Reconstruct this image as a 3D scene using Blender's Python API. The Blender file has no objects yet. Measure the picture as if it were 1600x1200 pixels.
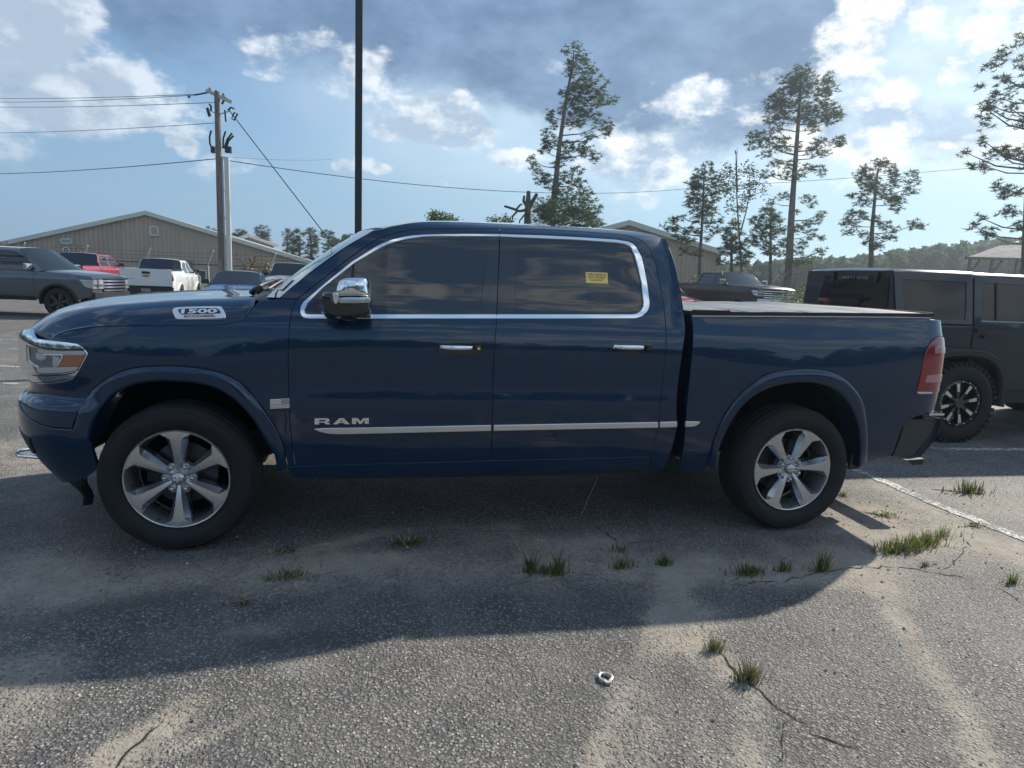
import bpy, bmesh, math, random
import numpy as np
from mathutils import Vector, Matrix, noise

random.seed(7); np.random.seed(7)
scene = bpy.context.scene
COL = scene.collection

# ------------------------------------------------------------------ camera
CAM = np.array([-0.739074, -3.653918, 1.544783])
YAW, PITCH, ROLL, FPX = 0.193007, -0.159831, 0.04203, 1020.0
_f = np.array([math.sin(YAW)*math.cos(PITCH), math.cos(YAW)*math.cos(PITCH), math.sin(PITCH)])
_r = np.array([math.cos(YAW), -math.sin(YAW), 0.0])
_u = np.cross(_r, _f)
CR = math.cos(ROLL)*_r + math.sin(ROLL)*_u
CU = -math.sin(ROLL)*_r + math.cos(ROLL)*_u
CF = _f
cam_data = bpy.data.cameras.new('camera')
cam_data.sensor_width = 36.0
cam_data.lens = 36.0*FPX/1600.0
cam_data.clip_start = 0.05
cam_data.clip_end = 6000.0
cam = bpy.data.objects.new('camera', cam_data)
COL.objects.link(cam)
cam.matrix_world = Matrix(((CR[0], CU[0], -CF[0], CAM[0]), (CR[1], CU[1], -CF[1], CAM[1]),
                           (CR[2], CU[2], -CF[2], CAM[2]), (0, 0, 0, 1)))
scene.camera = cam

def project(P):
    d = np.asarray(P, float)-CAM
    z = d@CF
    return np.stack([800+FPX*(d@CR)/z, 600-FPX*(d@CU)/z], -1)
def ray(px, py):
    return CF+(px-800)/FPX*CR-(py-600)/FPX*CU
def at(px, py, y=None, z=None, x=None):
    d = ray(px, py)
    if y is not None: t = (y-CAM[1])/d[1]
    elif z is not None: t = (z-CAM[2])/d[2]
    else: t = (x-CAM[0])/d[0]
    return CAM+t*d
def at_depth(px, py, D):
    return CAM+D*ray(px, py)

# ------------------------------------------------------------------ sun, sky, exposure
SUN = np.array([1.26, 0.79, 1.0]); SUN = SUN/np.linalg.norm(SUN)
SUN_EL = math.asin(SUN[2]); SUN_AZ = math.atan2(SUN[0], SUN[1])
sd = bpy.data.lights.new('sun', 'SUN')
sd.energy = 4.6; sd.angle = math.radians(0.9); sd.color = (1.0, 0.93, 0.82)
sun = bpy.data.objects.new('sun', sd); COL.objects.link(sun)
sun.rotation_euler = Vector(SUN).to_track_quat('Z', 'Y').to_euler()
sun.location = (20, 14, 18)

scene.view_settings.view_transform = 'Standard'
scene.view_settings.look = 'None'
scene.view_settings.exposure = 0.58
scene.view_settings.gamma = 1.0
scene.view_settings.use_curve_mapping = False
scene.render.engine = 'CYCLES'
scene.cycles.use_denoising = True
scene.cycles.max_bounces = 6
scene.cycles.diffuse_bounces = 3
scene.cycles.glossy_bounces = 4
scene.cycles.transparent_max_bounces = 8
scene.cycles.sample_clamp_indirect = 6

world = bpy.data.worlds.new('World'); scene.world = world
world.use_nodes = True
world.cycles.sampling_method = 'NONE'
wt = world.node_tree; wt.nodes.clear()

class NG:
    """small node-graph helper"""
    def __init__(s, tree): s.t = tree
    def n(s, typ, **kw):
        nd = s.t.nodes.new(typ)
        for k, v in kw.items():
            if k.startswith('i_'):
                key = k[2:]
                nd.inputs[int(key) if key.isdigit() else key.replace('_', ' ')].default_value = v
            else: setattr(nd, k, v)
        return nd
    def put(s, sock, v):
        if isinstance(v, bpy.types.NodeSocket): s.t.links.new(v, sock)
        elif v is not None: sock.default_value = v
    def m(s, op, a, b=None, c=None, clamp=False):
        nd = s.t.nodes.new('ShaderNodeMath'); nd.operation = op; nd.use_clamp = clamp
        s.put(nd.inputs[0], a)
        if b is not None: s.put(nd.inputs[1], b)
        if c is not None: s.put(nd.inputs[2], c)
        return nd.outputs[0]
    def v(s, op, a, b=None, c=None):
        nd = s.t.nodes.new('ShaderNodeVectorMath'); nd.operation = op
        s.put(nd.inputs[0], a)
        if b is not None: s.put(nd.inputs[1], b)
        if c is not None: s.put(nd.inputs[2], c)
        return nd.outputs['Value'] if op in ('LENGTH', 'DOT_PRODUCT', 'DISTANCE') else nd.outputs[0]
    def mix(s, f, a, b, blend='MIX'):
        nd = s.t.nodes.new('ShaderNodeMix'); nd.data_type = 'RGBA'; nd.blend_type = blend
        s.put(nd.inputs[0], f)
        s.put(nd.inputs[6], a if isinstance(a, bpy.types.NodeSocket) else (*a, 1)[:4])
        s.put(nd.inputs[7], b if isinstance(b, bpy.types.NodeSocket) else (*b, 1)[:4])
        return nd.outputs[2]
    def ramp(s, x, lo, hi, a=0.0, b=1.0, smooth=True):
        nd = s.t.nodes.new('ShaderNodeMapRange'); nd.clamp = True
        nd.interpolation_type = 'SMOOTHSTEP' if smooth else 'LINEAR'
        s.put(nd.inputs['Value'], x)
        for k, vv in (('From Min', lo), ('From Max', hi), ('To Min', a), ('To Max', b)): s.put(nd.inputs[k], vv)
        return nd.outputs['Result']
    def noise(s, vec, scale, detail=4, rough=.55, dist=0.0, dim='3D', w=None):
        nd = s.t.nodes.new('ShaderNodeTexNoise'); nd.noise_dimensions = dim
        s.put(nd.inputs['Vector'], vec)
        s.put(nd.inputs['Scale'], scale)
        nd.inputs['Detail'].default_value = detail
        nd.inputs['Roughness'].default_value = rough; nd.inputs['Distortion'].default_value = dist
        return nd.outputs[0]
    def voro(s, vec, scale, feature='F1', rnd=1.0):
        nd = s.t.nodes.new('ShaderNodeTexVoronoi'); nd.feature = feature
        s.put(nd.inputs['Vector'], vec); nd.inputs['Scale'].default_value = scale
        nd.inputs['Randomness'].default_value = rnd
        return nd
    def comb(s, x, y, z):
        nd = s.t.nodes.new('ShaderNodeCombineXYZ')
        s.put(nd.inputs[0], x); s.put(nd.inputs[1], y); s.put(nd.inputs[2], z)
        return nd.outputs[0]

W = NG(wt)
sky = wt.nodes.new('ShaderNodeTexSky')
sky.sky_type = 'NISHITA'; sky.sun_disc = False
sky.sun_elevation = SUN_EL; sky.sun_rotation = SUN_AZ
sky.air_density = 1.2; sky.dust_density = .5; sky.ozone_density = 2.0
tc = wt.nodes.new('ShaderNodeTexCoord')
dirv = W.v('NORMALIZE', tc.outputs['Generated'])
sep = wt.nodes.new('ShaderNodeSeparateXYZ'); wt.links.new(dirv, sep.inputs[0])
DX, DY, DZ = sep.outputs
# azimuth / elevation in degrees, azimuth 0 at +Y
AZ = W.m('MULTIPLY', W.m('ARCTAN2', DX, DY), 57.29578)
EL = W.m('MULTIPLY', W.m('ARCSINE', W.m('MINIMUM', W.m('MAXIMUM', DZ, -1.0), 1.0)), 57.29578)
azel = W.comb(AZ, EL, 0.0)
wx = W.noise(W.v('MULTIPLY', azel, (1, 1.35, 1)), 0.09, 5, .55)
wy = W.noise(W.v('ADD', W.v('MULTIPLY', azel, (1, 1.35, 1)), (53., 17., 9.)), 0.09, 5, .55)
warp = W.comb(W.m('MULTIPLY', W.m('SUBTRACT', wx, .5), 9.0), W.m('MULTIPLY', W.m('SUBTRACT', wy, .5), 6.5), 0.0)
pos = W.v('ADD', azel, warp)
fine = W.noise(W.v('MULTIPLY', azel, (1, 1.5, 1)), 0.30, 9, .62)
fine2 = W.noise(W.v('ADD', W.v('MULTIPLY', azel, (1, 1.7, 1)), (11., 5., 3.)), 0.16, 8, .6)

def azel_of(px, py):
    d = ray(px, py); d = d/np.linalg.norm(d)
    return math.degrees(math.atan2(d[0], d[1])), math.degrees(math.asin(d[2]))
def blobs(lst, warped=True):
    tot = None
    for (px, py, rx, ry, wgt) in lst:
        a, e = azel_of(px, py)
        rx = rx/17.0; ry = ry/17.0       # photograph pixels to degrees, near enough
        q = W.v('MULTIPLY', W.v('SUBTRACT', pos if warped else azel, (a, e, 0.0)), (1/rx, 1/ry, 0.0))
        g = W.m('MULTIPLY', W.ramp(W.v('LENGTH', q), 0.25, 1.25, 1.0, 0.0), wgt)
        tot = g if tot is None else W.m('MAXIMUM', tot, g)
    return tot
CLOUDS_HERE = True
# cloud banks, each set where it stands in the sky (azimuth, elevation)
grey = blobs([(330, -60, 420, 130, .95), (620, -90, 600, 170, 1.0), (1010, -10, 430, 150, 1.05), (820, 60, 330, 105, 1.0), (1060, 150, 190, 85, 1.0),
              (1200, 50, 190, 100, 1.0), (560, 60, 300, 70, .8), (1010, 260, 100, 60, .4), (900, 120, 230, 75, .95), (1240, 190, 150, 55, .6), (1430, 205, 130, 50, .6), (1500, 100, 160, 40, .4), (1300, 330, 260, 30, .25), (700, 225, 70, 26, .45)])
white = blobs([(20, 30, 150, 120, 1.0), (110, 130, 180, 70, 1.0), (190, 160, 90, 40, .95), (240, 195, 90, 22, .8), (-60, 200, 140, 90, .8), (-200, 30, 260, 160, 1.0), (140, 195, 120, 30, .75),
               (690, 185, 85, 58, 1.1), (610, 200, 55, 32, .95), (745, 205, 50, 32, .95), (560, 125, 90, 60, .85), (460, 75, 120, 40, .7), (400, 95, 70, 22, .65), (640, 120, 90, 30, .6),
               (370, 262, 70, 26, .7), (430, 240, 60, 14, .6), (283, 222, 32, 14, .9), (800, 255, 90, 15, .7), (680, 300, 110, 14, .6), (560, 262, 60, 20, .75), (780, 276, 50, 12, .6), (105, 68, 40, 20, .7),
               (1000, 240, 115, 75, 1.1), (940, 250, 80, 50, .95), (1070, 215, 90, 42, .85), (1090, 160, 120, 40, .85), (980, 300, 150, 26, .8), (1350, 50, 70, 110, 1.0), (1300, 110, 60, 50, .8), (1440, 250, 190, 34, .8), (1040, 130, 60, 20, .6),
               (1380, 170, 110, 40, .8), (1240, 240, 130, 60, .85), (1600, 0, 200, 90, .9), (880, 150, 80, 100, .5), (1530, 190, 140, 34, .7), (1450, 130, 120, 30, .6), (1330, 290, 160, 20, .6), (1170, 130, 70, 26, .6)])
veil = blobs([(800, 200, 300, 130, .8), (1350, 130, 430, 190, 1.1), (1650, 100, 460, 280, 1.1), (600, 150, 180, 80, .5), (1000, 260, 300, 80, .7)], warped=False)
crisp = blobs([(655, 195, 64, 36, 1.05), (700, 176, 66, 46, 1.1), (745, 200, 44, 30, 1.0), (600, 200, 40, 24, .9), (690, 216, 110, 24, .85), (283, 222, 30, 13, .95), (592, 263, 26, 13, .85), (538, 258, 26, 17, .85),
               (150, 132, 80, 50, 1.0), (80, 165, 130, 52, 1.0), (20, 50, 120, 120, 1.05), (205, 182, 60, 28, .95), (560, 105, 60, 44, .8), (430, 75, 90, 26, .7), (365, 258, 60, 24, .7), (795, 256, 50, 9, .7),
               (1000, 236, 90, 54, 1.0), (1050, 215, 50, 34, .95), (1095, 150, 80, 36, .9), (960, 290, 110, 20, .75), (1350, 50, 46, 90, .9), (1400, 190, 90, 40, .8)], warped=False)
white = W.m('MAXIMUM', W.m('MULTIPLY', white, .86), crisp)
puffv = W.voro(W.v('ADD', W.v('MULTIPLY', azel, (1, 1.25, 1)), W.v('MULTIPLY', W.comb(wx, wy, 0.0), (7., 7., 0))), .30, 'SMOOTH_F1')
puff = W.m('SUBTRACT', .42, puffv.outputs['Distance'])
lit_a = W.noise(W.v('ADD', W.v('MULTIPLY', azel, (1, 1.5, 1)), (1.1, 1.6, 0)), 0.30, 6, .6)
# the same sky goes on outside the frame: scattered fair-weather cloud everywhere else
outside = W.ramp(W.m('ABSOLUTE', W.m('SUBTRACT', AZ, 11.0)), 42., 66.)
far3 = W.noise(W.v('MULTIPLY', dirv, (1, 1, 3.0)), 2.6, 8, .62, .4)
rnd_cloud = W.ramp(far3, .49, .60)
edge = W.m('ADD', W.m('MULTIPLY', W.m('SUBTRACT', fine, .5), 1.5), W.m('MULTIPLY', puff, .42))
cov_w = W.ramp(W.m('ADD', white, edge), .44, .86)
cov_g = W.ramp(W.m('ADD', grey, W.m('MULTIPLY', edge, .40)), .22, .85)
cov_v = W.m('MULTIPLY', veil, W.ramp(fine2, .30, .62, .6, 1.0))
inside = W.m('SUBTRACT', 1.0, outside)
thick0 = W.m('ADD', W.m('MULTIPLY', white, .75), W.m('MULTIPLY', fine2, .9))
thick = W.m('ADD', W.m('MULTIPLY', W.ramp(thick0, .70, 1.38), inside), W.m('MULTIPLY', W.ramp(far3, .56, .72), outside))
cov_w = W.m('ADD', W.m('MULTIPLY', cov_w, inside), W.m('MULTIPLY', rnd_cloud, outside), clamp=True)
cov_g = W.m('MULTIPLY', cov_g, W.m('SUBTRACT', 1.0, W.ramp(W.m('ABSOLUTE', W.m('SUBTRACT', AZ, 11.0)), 45., 80.)))
# backlit cloud: thin rims glow, thick hearts are grey; brighter toward the sun
side = W.ramp(AZ, -30., 45.)
hi_col = W.mix(side, (6.0, 6.7, 7.4), (9.0, 9.0, 8.8))
lo_col = W.mix(side, (3.6, 4.4, 5.4), (3.2, 4.3, 5.6))
relief = W.m('MULTIPLY', W.m('ADD', W.m('SUBTRACT', fine, lit_a), W.m('MULTIPLY', puff, .45)), 3.6)
thick = W.m('SUBTRACT', thick, relief, clamp=True)
w_col = W.mix(thick, hi_col, lo_col)
g_tex = W.ramp(W.m('ADD', W.m('MULTIPLY', fine2, .7), W.m('MULTIPLY', wx, .3)), .34, .66)
g_col = W.mix(g_tex, (1.05, 1.8, 3.0), (2.0, 3.0, 4.6))
grad = W.mix(W.ramp(EL, 0., 30.), W.mix(side, (2.2, 3.5, 5.0), (3.2, 5.1, 6.4)), W.mix(side, (1.15, 2.1, 3.8), (2.2, 3.8, 5.8)))
skyb = W.mix(.72, W.mix(1.0, sky.outputs[0], (0.85, 1.0, 1.15), 'MULTIPLY'), grad)
base = W.mix(W.m('MULTIPLY', cov_v, .62), skyb, (6.0, 7.0, 7.7))
c1 = W.mix(W.m('MULTIPLY', cov_g, .95), base, g_col)
c2 = W.mix(W.m('MULTIPLY', cov_w, .9), c1, w_col)
low = W.ramp(EL, 2., 11.)            # clear pale band above the horizon
c3 = W.mix(low, W.mix(.85, skyb, grad), c2)
bg = wt.nodes.new('ShaderNodeBackground'); wt.links.new(c3, bg.inputs[0])
bg.inputs[1].default_value = 0.09
wo = wt.nodes.new('ShaderNodeOutputWorld'); wt.links.new(bg.outputs[0], wo.inputs[0])

# ------------------------------------------------------------------ materials
MATS = {}
def mat(name, color=(.5, .5, .5), rough=.5, metal=0.0, spec=.5, coat=0.0, coat_rough=.03, fn=None, bump=None, **kw):
    if name in MATS: return MATS[name]
    m = bpy.data.materials.new(name); m.use_nodes = True
    t = m.node_tree; t.nodes.clear()
    g = NG(t)
    out = t.nodes.new('ShaderNodeOutputMaterial'); b = t.nodes.new('ShaderNodeBsdfPrincipled')
    t.links.new(b.outputs[0], out.inputs[0])
    b.inputs['Base Color'].default_value = (*color, 1); b.inputs['Roughness'].default_value = rough
    b.inputs['Metallic'].default_value = metal; b.inputs['Specular IOR Level'].default_value = spec
    b.inputs['Coat Weight'].default_value = coat; b.inputs['Coat Roughness'].default_value = coat_rough
    for k, v in kw.items(): b.inputs[k.replace('_', ' ')].default_value = v
    if fn: fn(g, b)
    MATS[name] = m
    return m
def coords(g, kind='Object'):
    t = g.t.nodes.new('ShaderNodeTexCoord'); return t.outputs[kind]
def set_bump(g, b, h, strength=.3, dist=.01):
    n = g.t.nodes.new('ShaderNodeBump'); n.inputs['Strength'].default_value = strength; n.inputs['Distance'].default_value = dist
    g.put(n.inputs['Height'], h); g.t.links.new(n.outputs[0], b.inputs['Normal'])
def mottle(c1, c2, scale=3., rough=(None, None), bump=None, detail=5, kind='Object', lo=.35, hi=.65, stretch=(1, 1, 1)):
    def fn(g, b):
        co = g.v('MULTIPLY', coords(g, kind), stretch)
        n = g.noise(co, scale, detail, .6)
        g.put(b.inputs['Base Color'], g.mix(g.ramp(n, lo, hi), c1, c2))
        if rough[0] is not None: g.put(b.inputs['Roughness'], g.ramp(n, lo, hi, rough[0], rough[1]))
        if bump: set_bump(g, b, g.noise(co, bump[0], 4, .6), bump[1], bump[2])
    return fn
def dusty(col, dust=(.16, .14, .12), low=.35, high=.9, amount=.35, r=(.18, .5)):
    """paint with a film of road dust that thickens toward the sills"""
    def fn(g, b):
        co = coords(g)
        s = g.t.nodes.new('ShaderNodeSeparateXYZ'); g.t.links.new(co, s.inputs[0])
        n = g.noise(co, 5., 6, .65)
        hgt = g.ramp(s.outputs[2], low, high, 1.0, 0.12)
        d = g.m('MULTIPLY', g.m('MULTIPLY', hgt, g.ramp(n, .3, .75)), amount)
        g.put(b.inputs['Base Color'], g.mix(d, col, dust))
        g.put(b.inputs['Coat Weight'], g.m('SUBTRACT', 1.0, g.m('MULTIPLY', d, 1.6), clamp=True))
        g.put(b.inputs['Coat Roughness'], g.ramp(n, .3, .8, .004, .03))
    return fn
M = {}
M['paint'] = mat('blue_paint', (.0015, .030, .088), .30, .30, .2, 1.0, fn=dusty((.0012, .0235, .060), amount=.04), Coat_IOR=1.5)
M['chrome'] = mat('chrome', (.90, .91, .92), .08, 1.0)
M['satin'] = mat('satin_chrome', (.80, .81, .82), .30, 1.0)
M['plate'] = mat('bright_badge', (.74, .76, .78), .35, .4)
M['wind2'] = mat('car_windscreen_glass', (.014, .018, .022), .05, 0, .30, 0)
M['rim'] = mat('wheel_silver', (.6, .6, .6), .28, .85, fn=mottle((.585, .58, .58), (.62, .615, .61), 8., (.25, .30)))
M['rim_dark'] = mat('wheel_grey', (.46, .48, .51), .24, .9)
M['black'] = mat('black_plastic', (.018, .019, .021), .5, 0, .4)
M['gloss'] = mat('gloss_black', (.009, .010, .012), .10, 0, .6, .8)
M['void'] = mat('dark_cavity', (.006, .006, .007), .9, 0, .1)
M['rubber'] = mat('tyre_rubber', (.017, .018, .019), .72, 0, .35, fn=mottle((.011, .012, .014), (.022, .021, .020), 6., (.65, .85), (60., .25, .004)))
M['glass'] = mat('tinted_glass', (.010, .013, .018), .02, 0, .8, .25, .02)
M['wind'] = mat('windscreen_glass', (.09, .13, .13), .04, 0, .9, .5)
M['amber'] = mat('amber_lens', (.34, .13, .06), .18, 0, .5, .8)
M['red'] = mat('red_lens', (.24, .006, .012), .12, 0, .5, 1.0)
M['redpale'] = mat('pale_red_lens', (.42, .20, .20), .15, 0, .5, 1.0)
M['lens'] = mat('clear_lens', (.52, .54, .56), .14, .6, .5, 1.0)
M['lensdark'] = mat('lamp_cavity', (.15, .16, .18), .15, .4, .5, 1.0)
M['whitep'] = mat('white_enamel', (.75, .76, .77), .4)
M['bumper'] = mat('dark_bumper', (.030, .036, .045), .22, .3, .5, .7)
M['disc'] = mat('brake_steel', (.07, .07, .075), .4, .8)
M['glass_dark'] = mat('dark_window', (.010, .012, .015), .05, 0, .35, 0)
M['yellow'] = mat('yellow_paper', (.92, .68, .20), .5)
M['ink'] = mat('red_ink', (.30, .07, .02), .6)
M['steel'] = mat('galvanised_steel', (.35, .36, .37), .45, .8)
M['vinyl'] = mat('bed_cover_vinyl', (.10, .105, .11), .36, 0, .6, .25, .3, fn=mottle((.09, .095, .10), (.15, .15, .15), 2.5, (.3, .5), (400., .1, .002)))

# ------------------------------------------------------------------ object helpers
ORG = [np.zeros(3)]
def link(o, parent=None):
    COL.objects.link(o)
    if parent is not None: o.parent = parent
    return o
def tag(o, label=None, cat=None, group=None, kind=None):
    if label: o['label'] = label
    if cat: o['category'] = cat
    if group: o['group'] = group
    if kind: o['kind'] = kind
    return o
def thing(name, loc=(0, 0, 0), rz=0.0, label=None, cat=None, group=None):
    o = bpy.data.objects.new(name, None); COL.objects.link(o)
    o.location = loc; o.rotation_euler = (0, 0, rz); o.empty_display_size = .2
    return tag(o, label, cat, group)
def mk(name, V, F, m, parent=None, smooth=True, normals=None, mats=None, fmat=None, auto=None):
    V = np.asarray(V, float).reshape(-1, 3)-ORG[0]
    me = bpy.data.meshes.new(name)
    me.from_pydata(V.tolist(), [], [tuple(int(i) for i in f) for f in F])
    for mm in (mats or [m]): me.materials.append(mm)
    if fmat is not None:
        me.polygons.foreach_set('material_index', np.asarray(fmat, dtype=np.int32))
    me.polygons.foreach_set('use_smooth', [smooth]*len(me.polygons))
    me.validate(clean_customdata=False)
    if normals is not None and len(normals) == len(me.vertices):
        me.normals_split_custom_set_from_vertices([tuple(n) for n in normals])
    elif auto is not None and smooth:
        me.set_sharp_from_angle(angle=math.radians(auto))
    me.update()
    o = bpy.data.objects.new(name, me)
    return link(o, parent)
class MB:
    """collects simple solids into one mesh"""
    def __init__(s): s.V = []; s.F = []
    def add(s, V, F):
        n = len(s.V); s.V += [tuple(v) for v in V]; s.F += [tuple(i+n for i in f) for f in F]
    def box(s, c, d, rz=0.0, M3=None):
        c = np.array(c, float); h = np.array(d, float)/2
        vs = [np.array([sx*h[0], sy*h[1], sz*h[2]]) for sx in (-1, 1) for sy in (-1, 1) for sz in (-1, 1)]
        if rz:
            cz, sz_ = math.cos(rz), math.sin(rz)
            vs = [np.array([v[0]*cz-v[1]*sz_, v[0]*sz_+v[1]*cz, v[2]]) for v in vs]
        if M3 is not None: vs = [M3@v for v in vs]
        s.add([c+v for v in vs], [(0, 1, 3, 2), (4, 6, 7, 5), (0, 4, 5, 1), (2, 3, 7, 6), (0, 2, 6, 4), (1, 5, 7, 3)])
    def bar(s, a, b, w, h=None, seg=4, w2=None):
        a = np.array(a, float); b = np.array(b, float); d = b-a; L = np.linalg.norm(d)
        if L < 1e-6: return
        d /= L; up = np.array([0, 0, 1.]) if abs(d[2]) < .9 else np.array([1., 0, 0])
        r = np.cross(d, up); r /= np.linalg.norm(r); u = np.cross(r, d)
        h = h or w; V = []
        for p, k in ((a, 1.0), (b, (w2 or w)/w)):
            for i in range(seg):
                t = 2*math.pi*(i+.5)/seg
                q = 1.0/math.cos(math.pi/seg) if seg == 4 else 1.0
                V.append(p+r*math.cos(t)*w*.5*k*q+u*math.sin(t)*h*.5*k*q)
        F = [(i, (i+1) % seg, seg+(i+1) % seg, seg+i) for i in range(seg)]
        F += [tuple(range(seg))[::-1], tuple(range(seg, 2*seg))]
        s.add(V, F)
    def tube(s, pts, rad, seg=8, caps=True):
        pts = [np.array(p, float) for p in pts]; n = len(pts)
        rad = rad if hasattr(rad, '__len__') else [rad]*n
        V = []; prev = None
        for i, p in enumerate(pts):
            d = pts[min(i+1, n-1)]-pts[max(i-1, 0)]; d = d/(np.linalg.norm(d)+1e-9)
            if prev is None:
                up = np.array([0, 0, 1.]) if abs(d[2]) < .9 else np.array([1., 0, 0])
                r = np.cross(d, up)
            else: r = prev-d*np.dot(prev, d)
            r = r/(np.linalg.norm(r)+1e-9); prev = r; u = np.cross(r, d)
            for k in range(seg):
                t = 2*math.pi*k/seg; V.append(p+(r*math.cos(t)+u*math.sin(t))*rad[i])
        F = [(i*seg+k, i*seg+(k+1) % seg, (i+1)*seg+(k+1) % seg, (i+1)*seg+k) for i in range(n-1) for k in range(seg)]
        if caps: F += [tuple(range(seg))[::-1], tuple(range((n-1)*seg, n*seg))]
        s.add(V, F)
    def prism(s, poly, a, b, frame=None):
        """poly in local (p,q); frame(p,q,d) -> xyz; extruded from depth a to b"""
        n = len(poly)
        V = [frame(p, q, a) for p, q in poly]+[frame(p, q, b) for p, q in poly]
        F = [tuple(range(n)), tuple(range(n, 2*n))[::-1]]+[(i, i+n, (i+1) % n+n, (i+1) % n) for i in range(n)]
        s.add(V, F)
    def lathe(s, prof, c=(0, 0, 0), axis='y', seg=32, closed=False):
        """prof: list of (radius, along)"""
        V = []
        for (r, h) in prof:
            for k in range(seg):
                t = 2*math.pi*k/seg; a, b = r*math.cos(t), r*math.sin(t)
                v = (a, h, b) if axis == 'y' else ((a, b, h) if axis == 'z' else (h, a, b))
                V.append(np.array(c)+np.array(v))
        m = len(prof)
        F = [(i*seg+k, i*seg+(k+1) % seg, ((i+1) % m)*seg+(k+1) % seg, ((i+1) % m)*seg+k) for i in range(m if closed else m-1) for k in range(seg)]
        s.add(V, F)
    def build(s, name, m, parent=None, smooth=False, auto=None, recalc=True):
        o = mk(name, s.V, s.F, m, parent, smooth)
        if recalc:
            b = bmesh.new(); b.from_mesh(o.data); bmesh.ops.recalc_face_normals(b, faces=b.faces); b.to_mesh(o.data); b.free()
        if smooth:
            o.data.polygons.foreach_set('use_smooth', [True]*len(o.data.polygons))
            o.data.set_sharp_from_angle(angle=math.radians(auto or 40))
        return o
def grid(name, P, m, parent=None, closed_u=False, smooth=True, auto=50, solid=0.0):
    P = np.asarray(P, float); n, k = P.shape[:2]
    F = [(i*k+j, ((i+1) % n)*k+j, ((i+1) % n)*k+j+1, i*k+j+1) for i in range(n if closed_u else n-1) for j in range(k-1)]
    o = mk(name, P.reshape(-1, 3), F, m, parent, smooth, auto=auto)
    if solid:
        md = o.modifiers.new('solid', 'SOLIDIFY'); md.thickness = solid; md.offset = -1
    return o
def spline(xs, ys):
    """natural cubic spline, returned as a vectorised function with flat ends"""
    xs = np.asarray(xs, float); ys = np.asarray(ys, float); n = len(xs); h = np.diff(xs)
    A = np.zeros((n, n)); r = np.zeros(n); A[0, 0] = A[-1, -1] = 1
    for i in range(1, n-1):
        A[i, i-1] = h[i-1]; A[i, i] = 2*(h[i-1]+h[i]); A[i, i+1] = h[i]
        r[i] = 6*((ys[i+1]-ys[i])/h[i]-(ys[i]-ys[i-1])/h[i-1])
    m2 = np.linalg.solve(A, r)
    def f(x):
        x = np.clip(x, xs[0], xs[-1]); i = np.clip(np.searchsorted(xs, x)-1, 0, n-2)
        hh = h[i]; a = (xs[i+1]-x)/hh; b = (x-xs[i])/hh
        return a*ys[i]+b*ys[i+1]+((a**3-a)*m2[i]+(b**3-b)*m2[i+1])*hh*hh/6
    return f
def smooth01(x, a, b):
    t = np.clip((x-a)/(b-a), 0, 1); return t*t*(3-2*t)
def resample(pts, n):
    pts = np.asarray(pts, float); d = np.r_[0, np.cumsum(np.linalg.norm(np.diff(pts, axis=0), axis=1))]
    t = np.linspace(0, d[-1], n)
    return np.stack([np.interp(t, d, pts[:, k]) for k in range(pts.shape[1])], -1)
def rounded(pts, n_per=6, closed=False):
    """Catmull-Rom through points"""
    p = [np.asarray(q, float) for q in pts]; out = []; n = len(p)
    for i in range(n if closed else n-1):
        a, b, c, d = p[(i-1) % n if closed else max(i-1, 0)], p[i], p[(i+1) % n], p[(i+2) % n if closed else min(i+2, n-1)]
        for k in range(n_per):
            t = k/n_per
            out.append(.5*((2*b)+(-a+c)*t+(2*a-5*b+4*c-d)*t*t+(-a+3*b-3*c+d)*t**3))
    if not closed: out.append(p[-1])
    return out
def inset(poly, d):
    p = np.asarray(poly, float); n = len(p)
    area = .5*sum(p[i, 0]*p[(i+1) % n, 1]-p[(i+1) % n, 0]*p[i, 1] for i in range(n))
    sg = 1 if area > 0 else -1; out = []
    for i in range(n):
        a = p[i]-p[i-1]; b = p[(i+1) % n]-p[i]
        na = np.array([-a[1], a[0]])/(np.linalg.norm(a)+1e-9)*sg; nb = np.array([-b[1], b[0]])/(np.linalg.norm(b)+1e-9)*sg
        m = na+nb; L = np.linalg.norm(m)
        if L < .3: out.append(p[i]+na*d); continue
        m /= L; out.append(p[i]+m*d/max(.5, np.dot(m, na)))
    return np.array(out)
class Surf:
    """side surface of a vehicle: S(s, z, k) -> xyz, k metres proud of the skin"""
    def __init__(s, fn): s.fn = fn
    def P(s, a, z, k=0.0): return s.fn(np.asarray(a, float), np.asarray(z, float), k)
    def N(s, a, z):
        e = 1.5e-3
        du = s.P(a+e, z)-s.P(a-e, z); dv = s.P(a, z+e)-s.P(a, z-e)
        n = np.cross(du, dv); n /= (np.linalg.norm(n, axis=-1, keepdims=True)+1e-12)
        return n
    def pix(s, px, py, k=0.0):
        q = at(px, py, y=.05); a, z = q[0], q[2]
        for _ in range(14):
            f0 = project(s.P(a, z, k))-np.array([px, py]); e = 1e-4
            fa = (project(s.P(a+e, z, k))-np.array([px, py])-f0)/e; fz = (project(s.P(a, z+e, k))-np.array([px, py])-f0)/e
            J = np.array([[fa[0], fz[0]], [fa[1], fz[1]]])
            try: st = np.linalg.solve(J, -f0)
            except Exception: break
            L = np.linalg.norm(st)
            if L > .08: st *= .08/L
            a += st[0]; z += st[1]
            if L < 1e-5: break
        return (a, z)
    def path(s, pts, k=0.0):
        """points: (px, py) photograph pixels, or ('s', s, z) on the surface itself"""
        return [(p[1], p[2]) if p[0] == 's' else s.pix(p[0], p[1], k) for p in pts]
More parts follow.
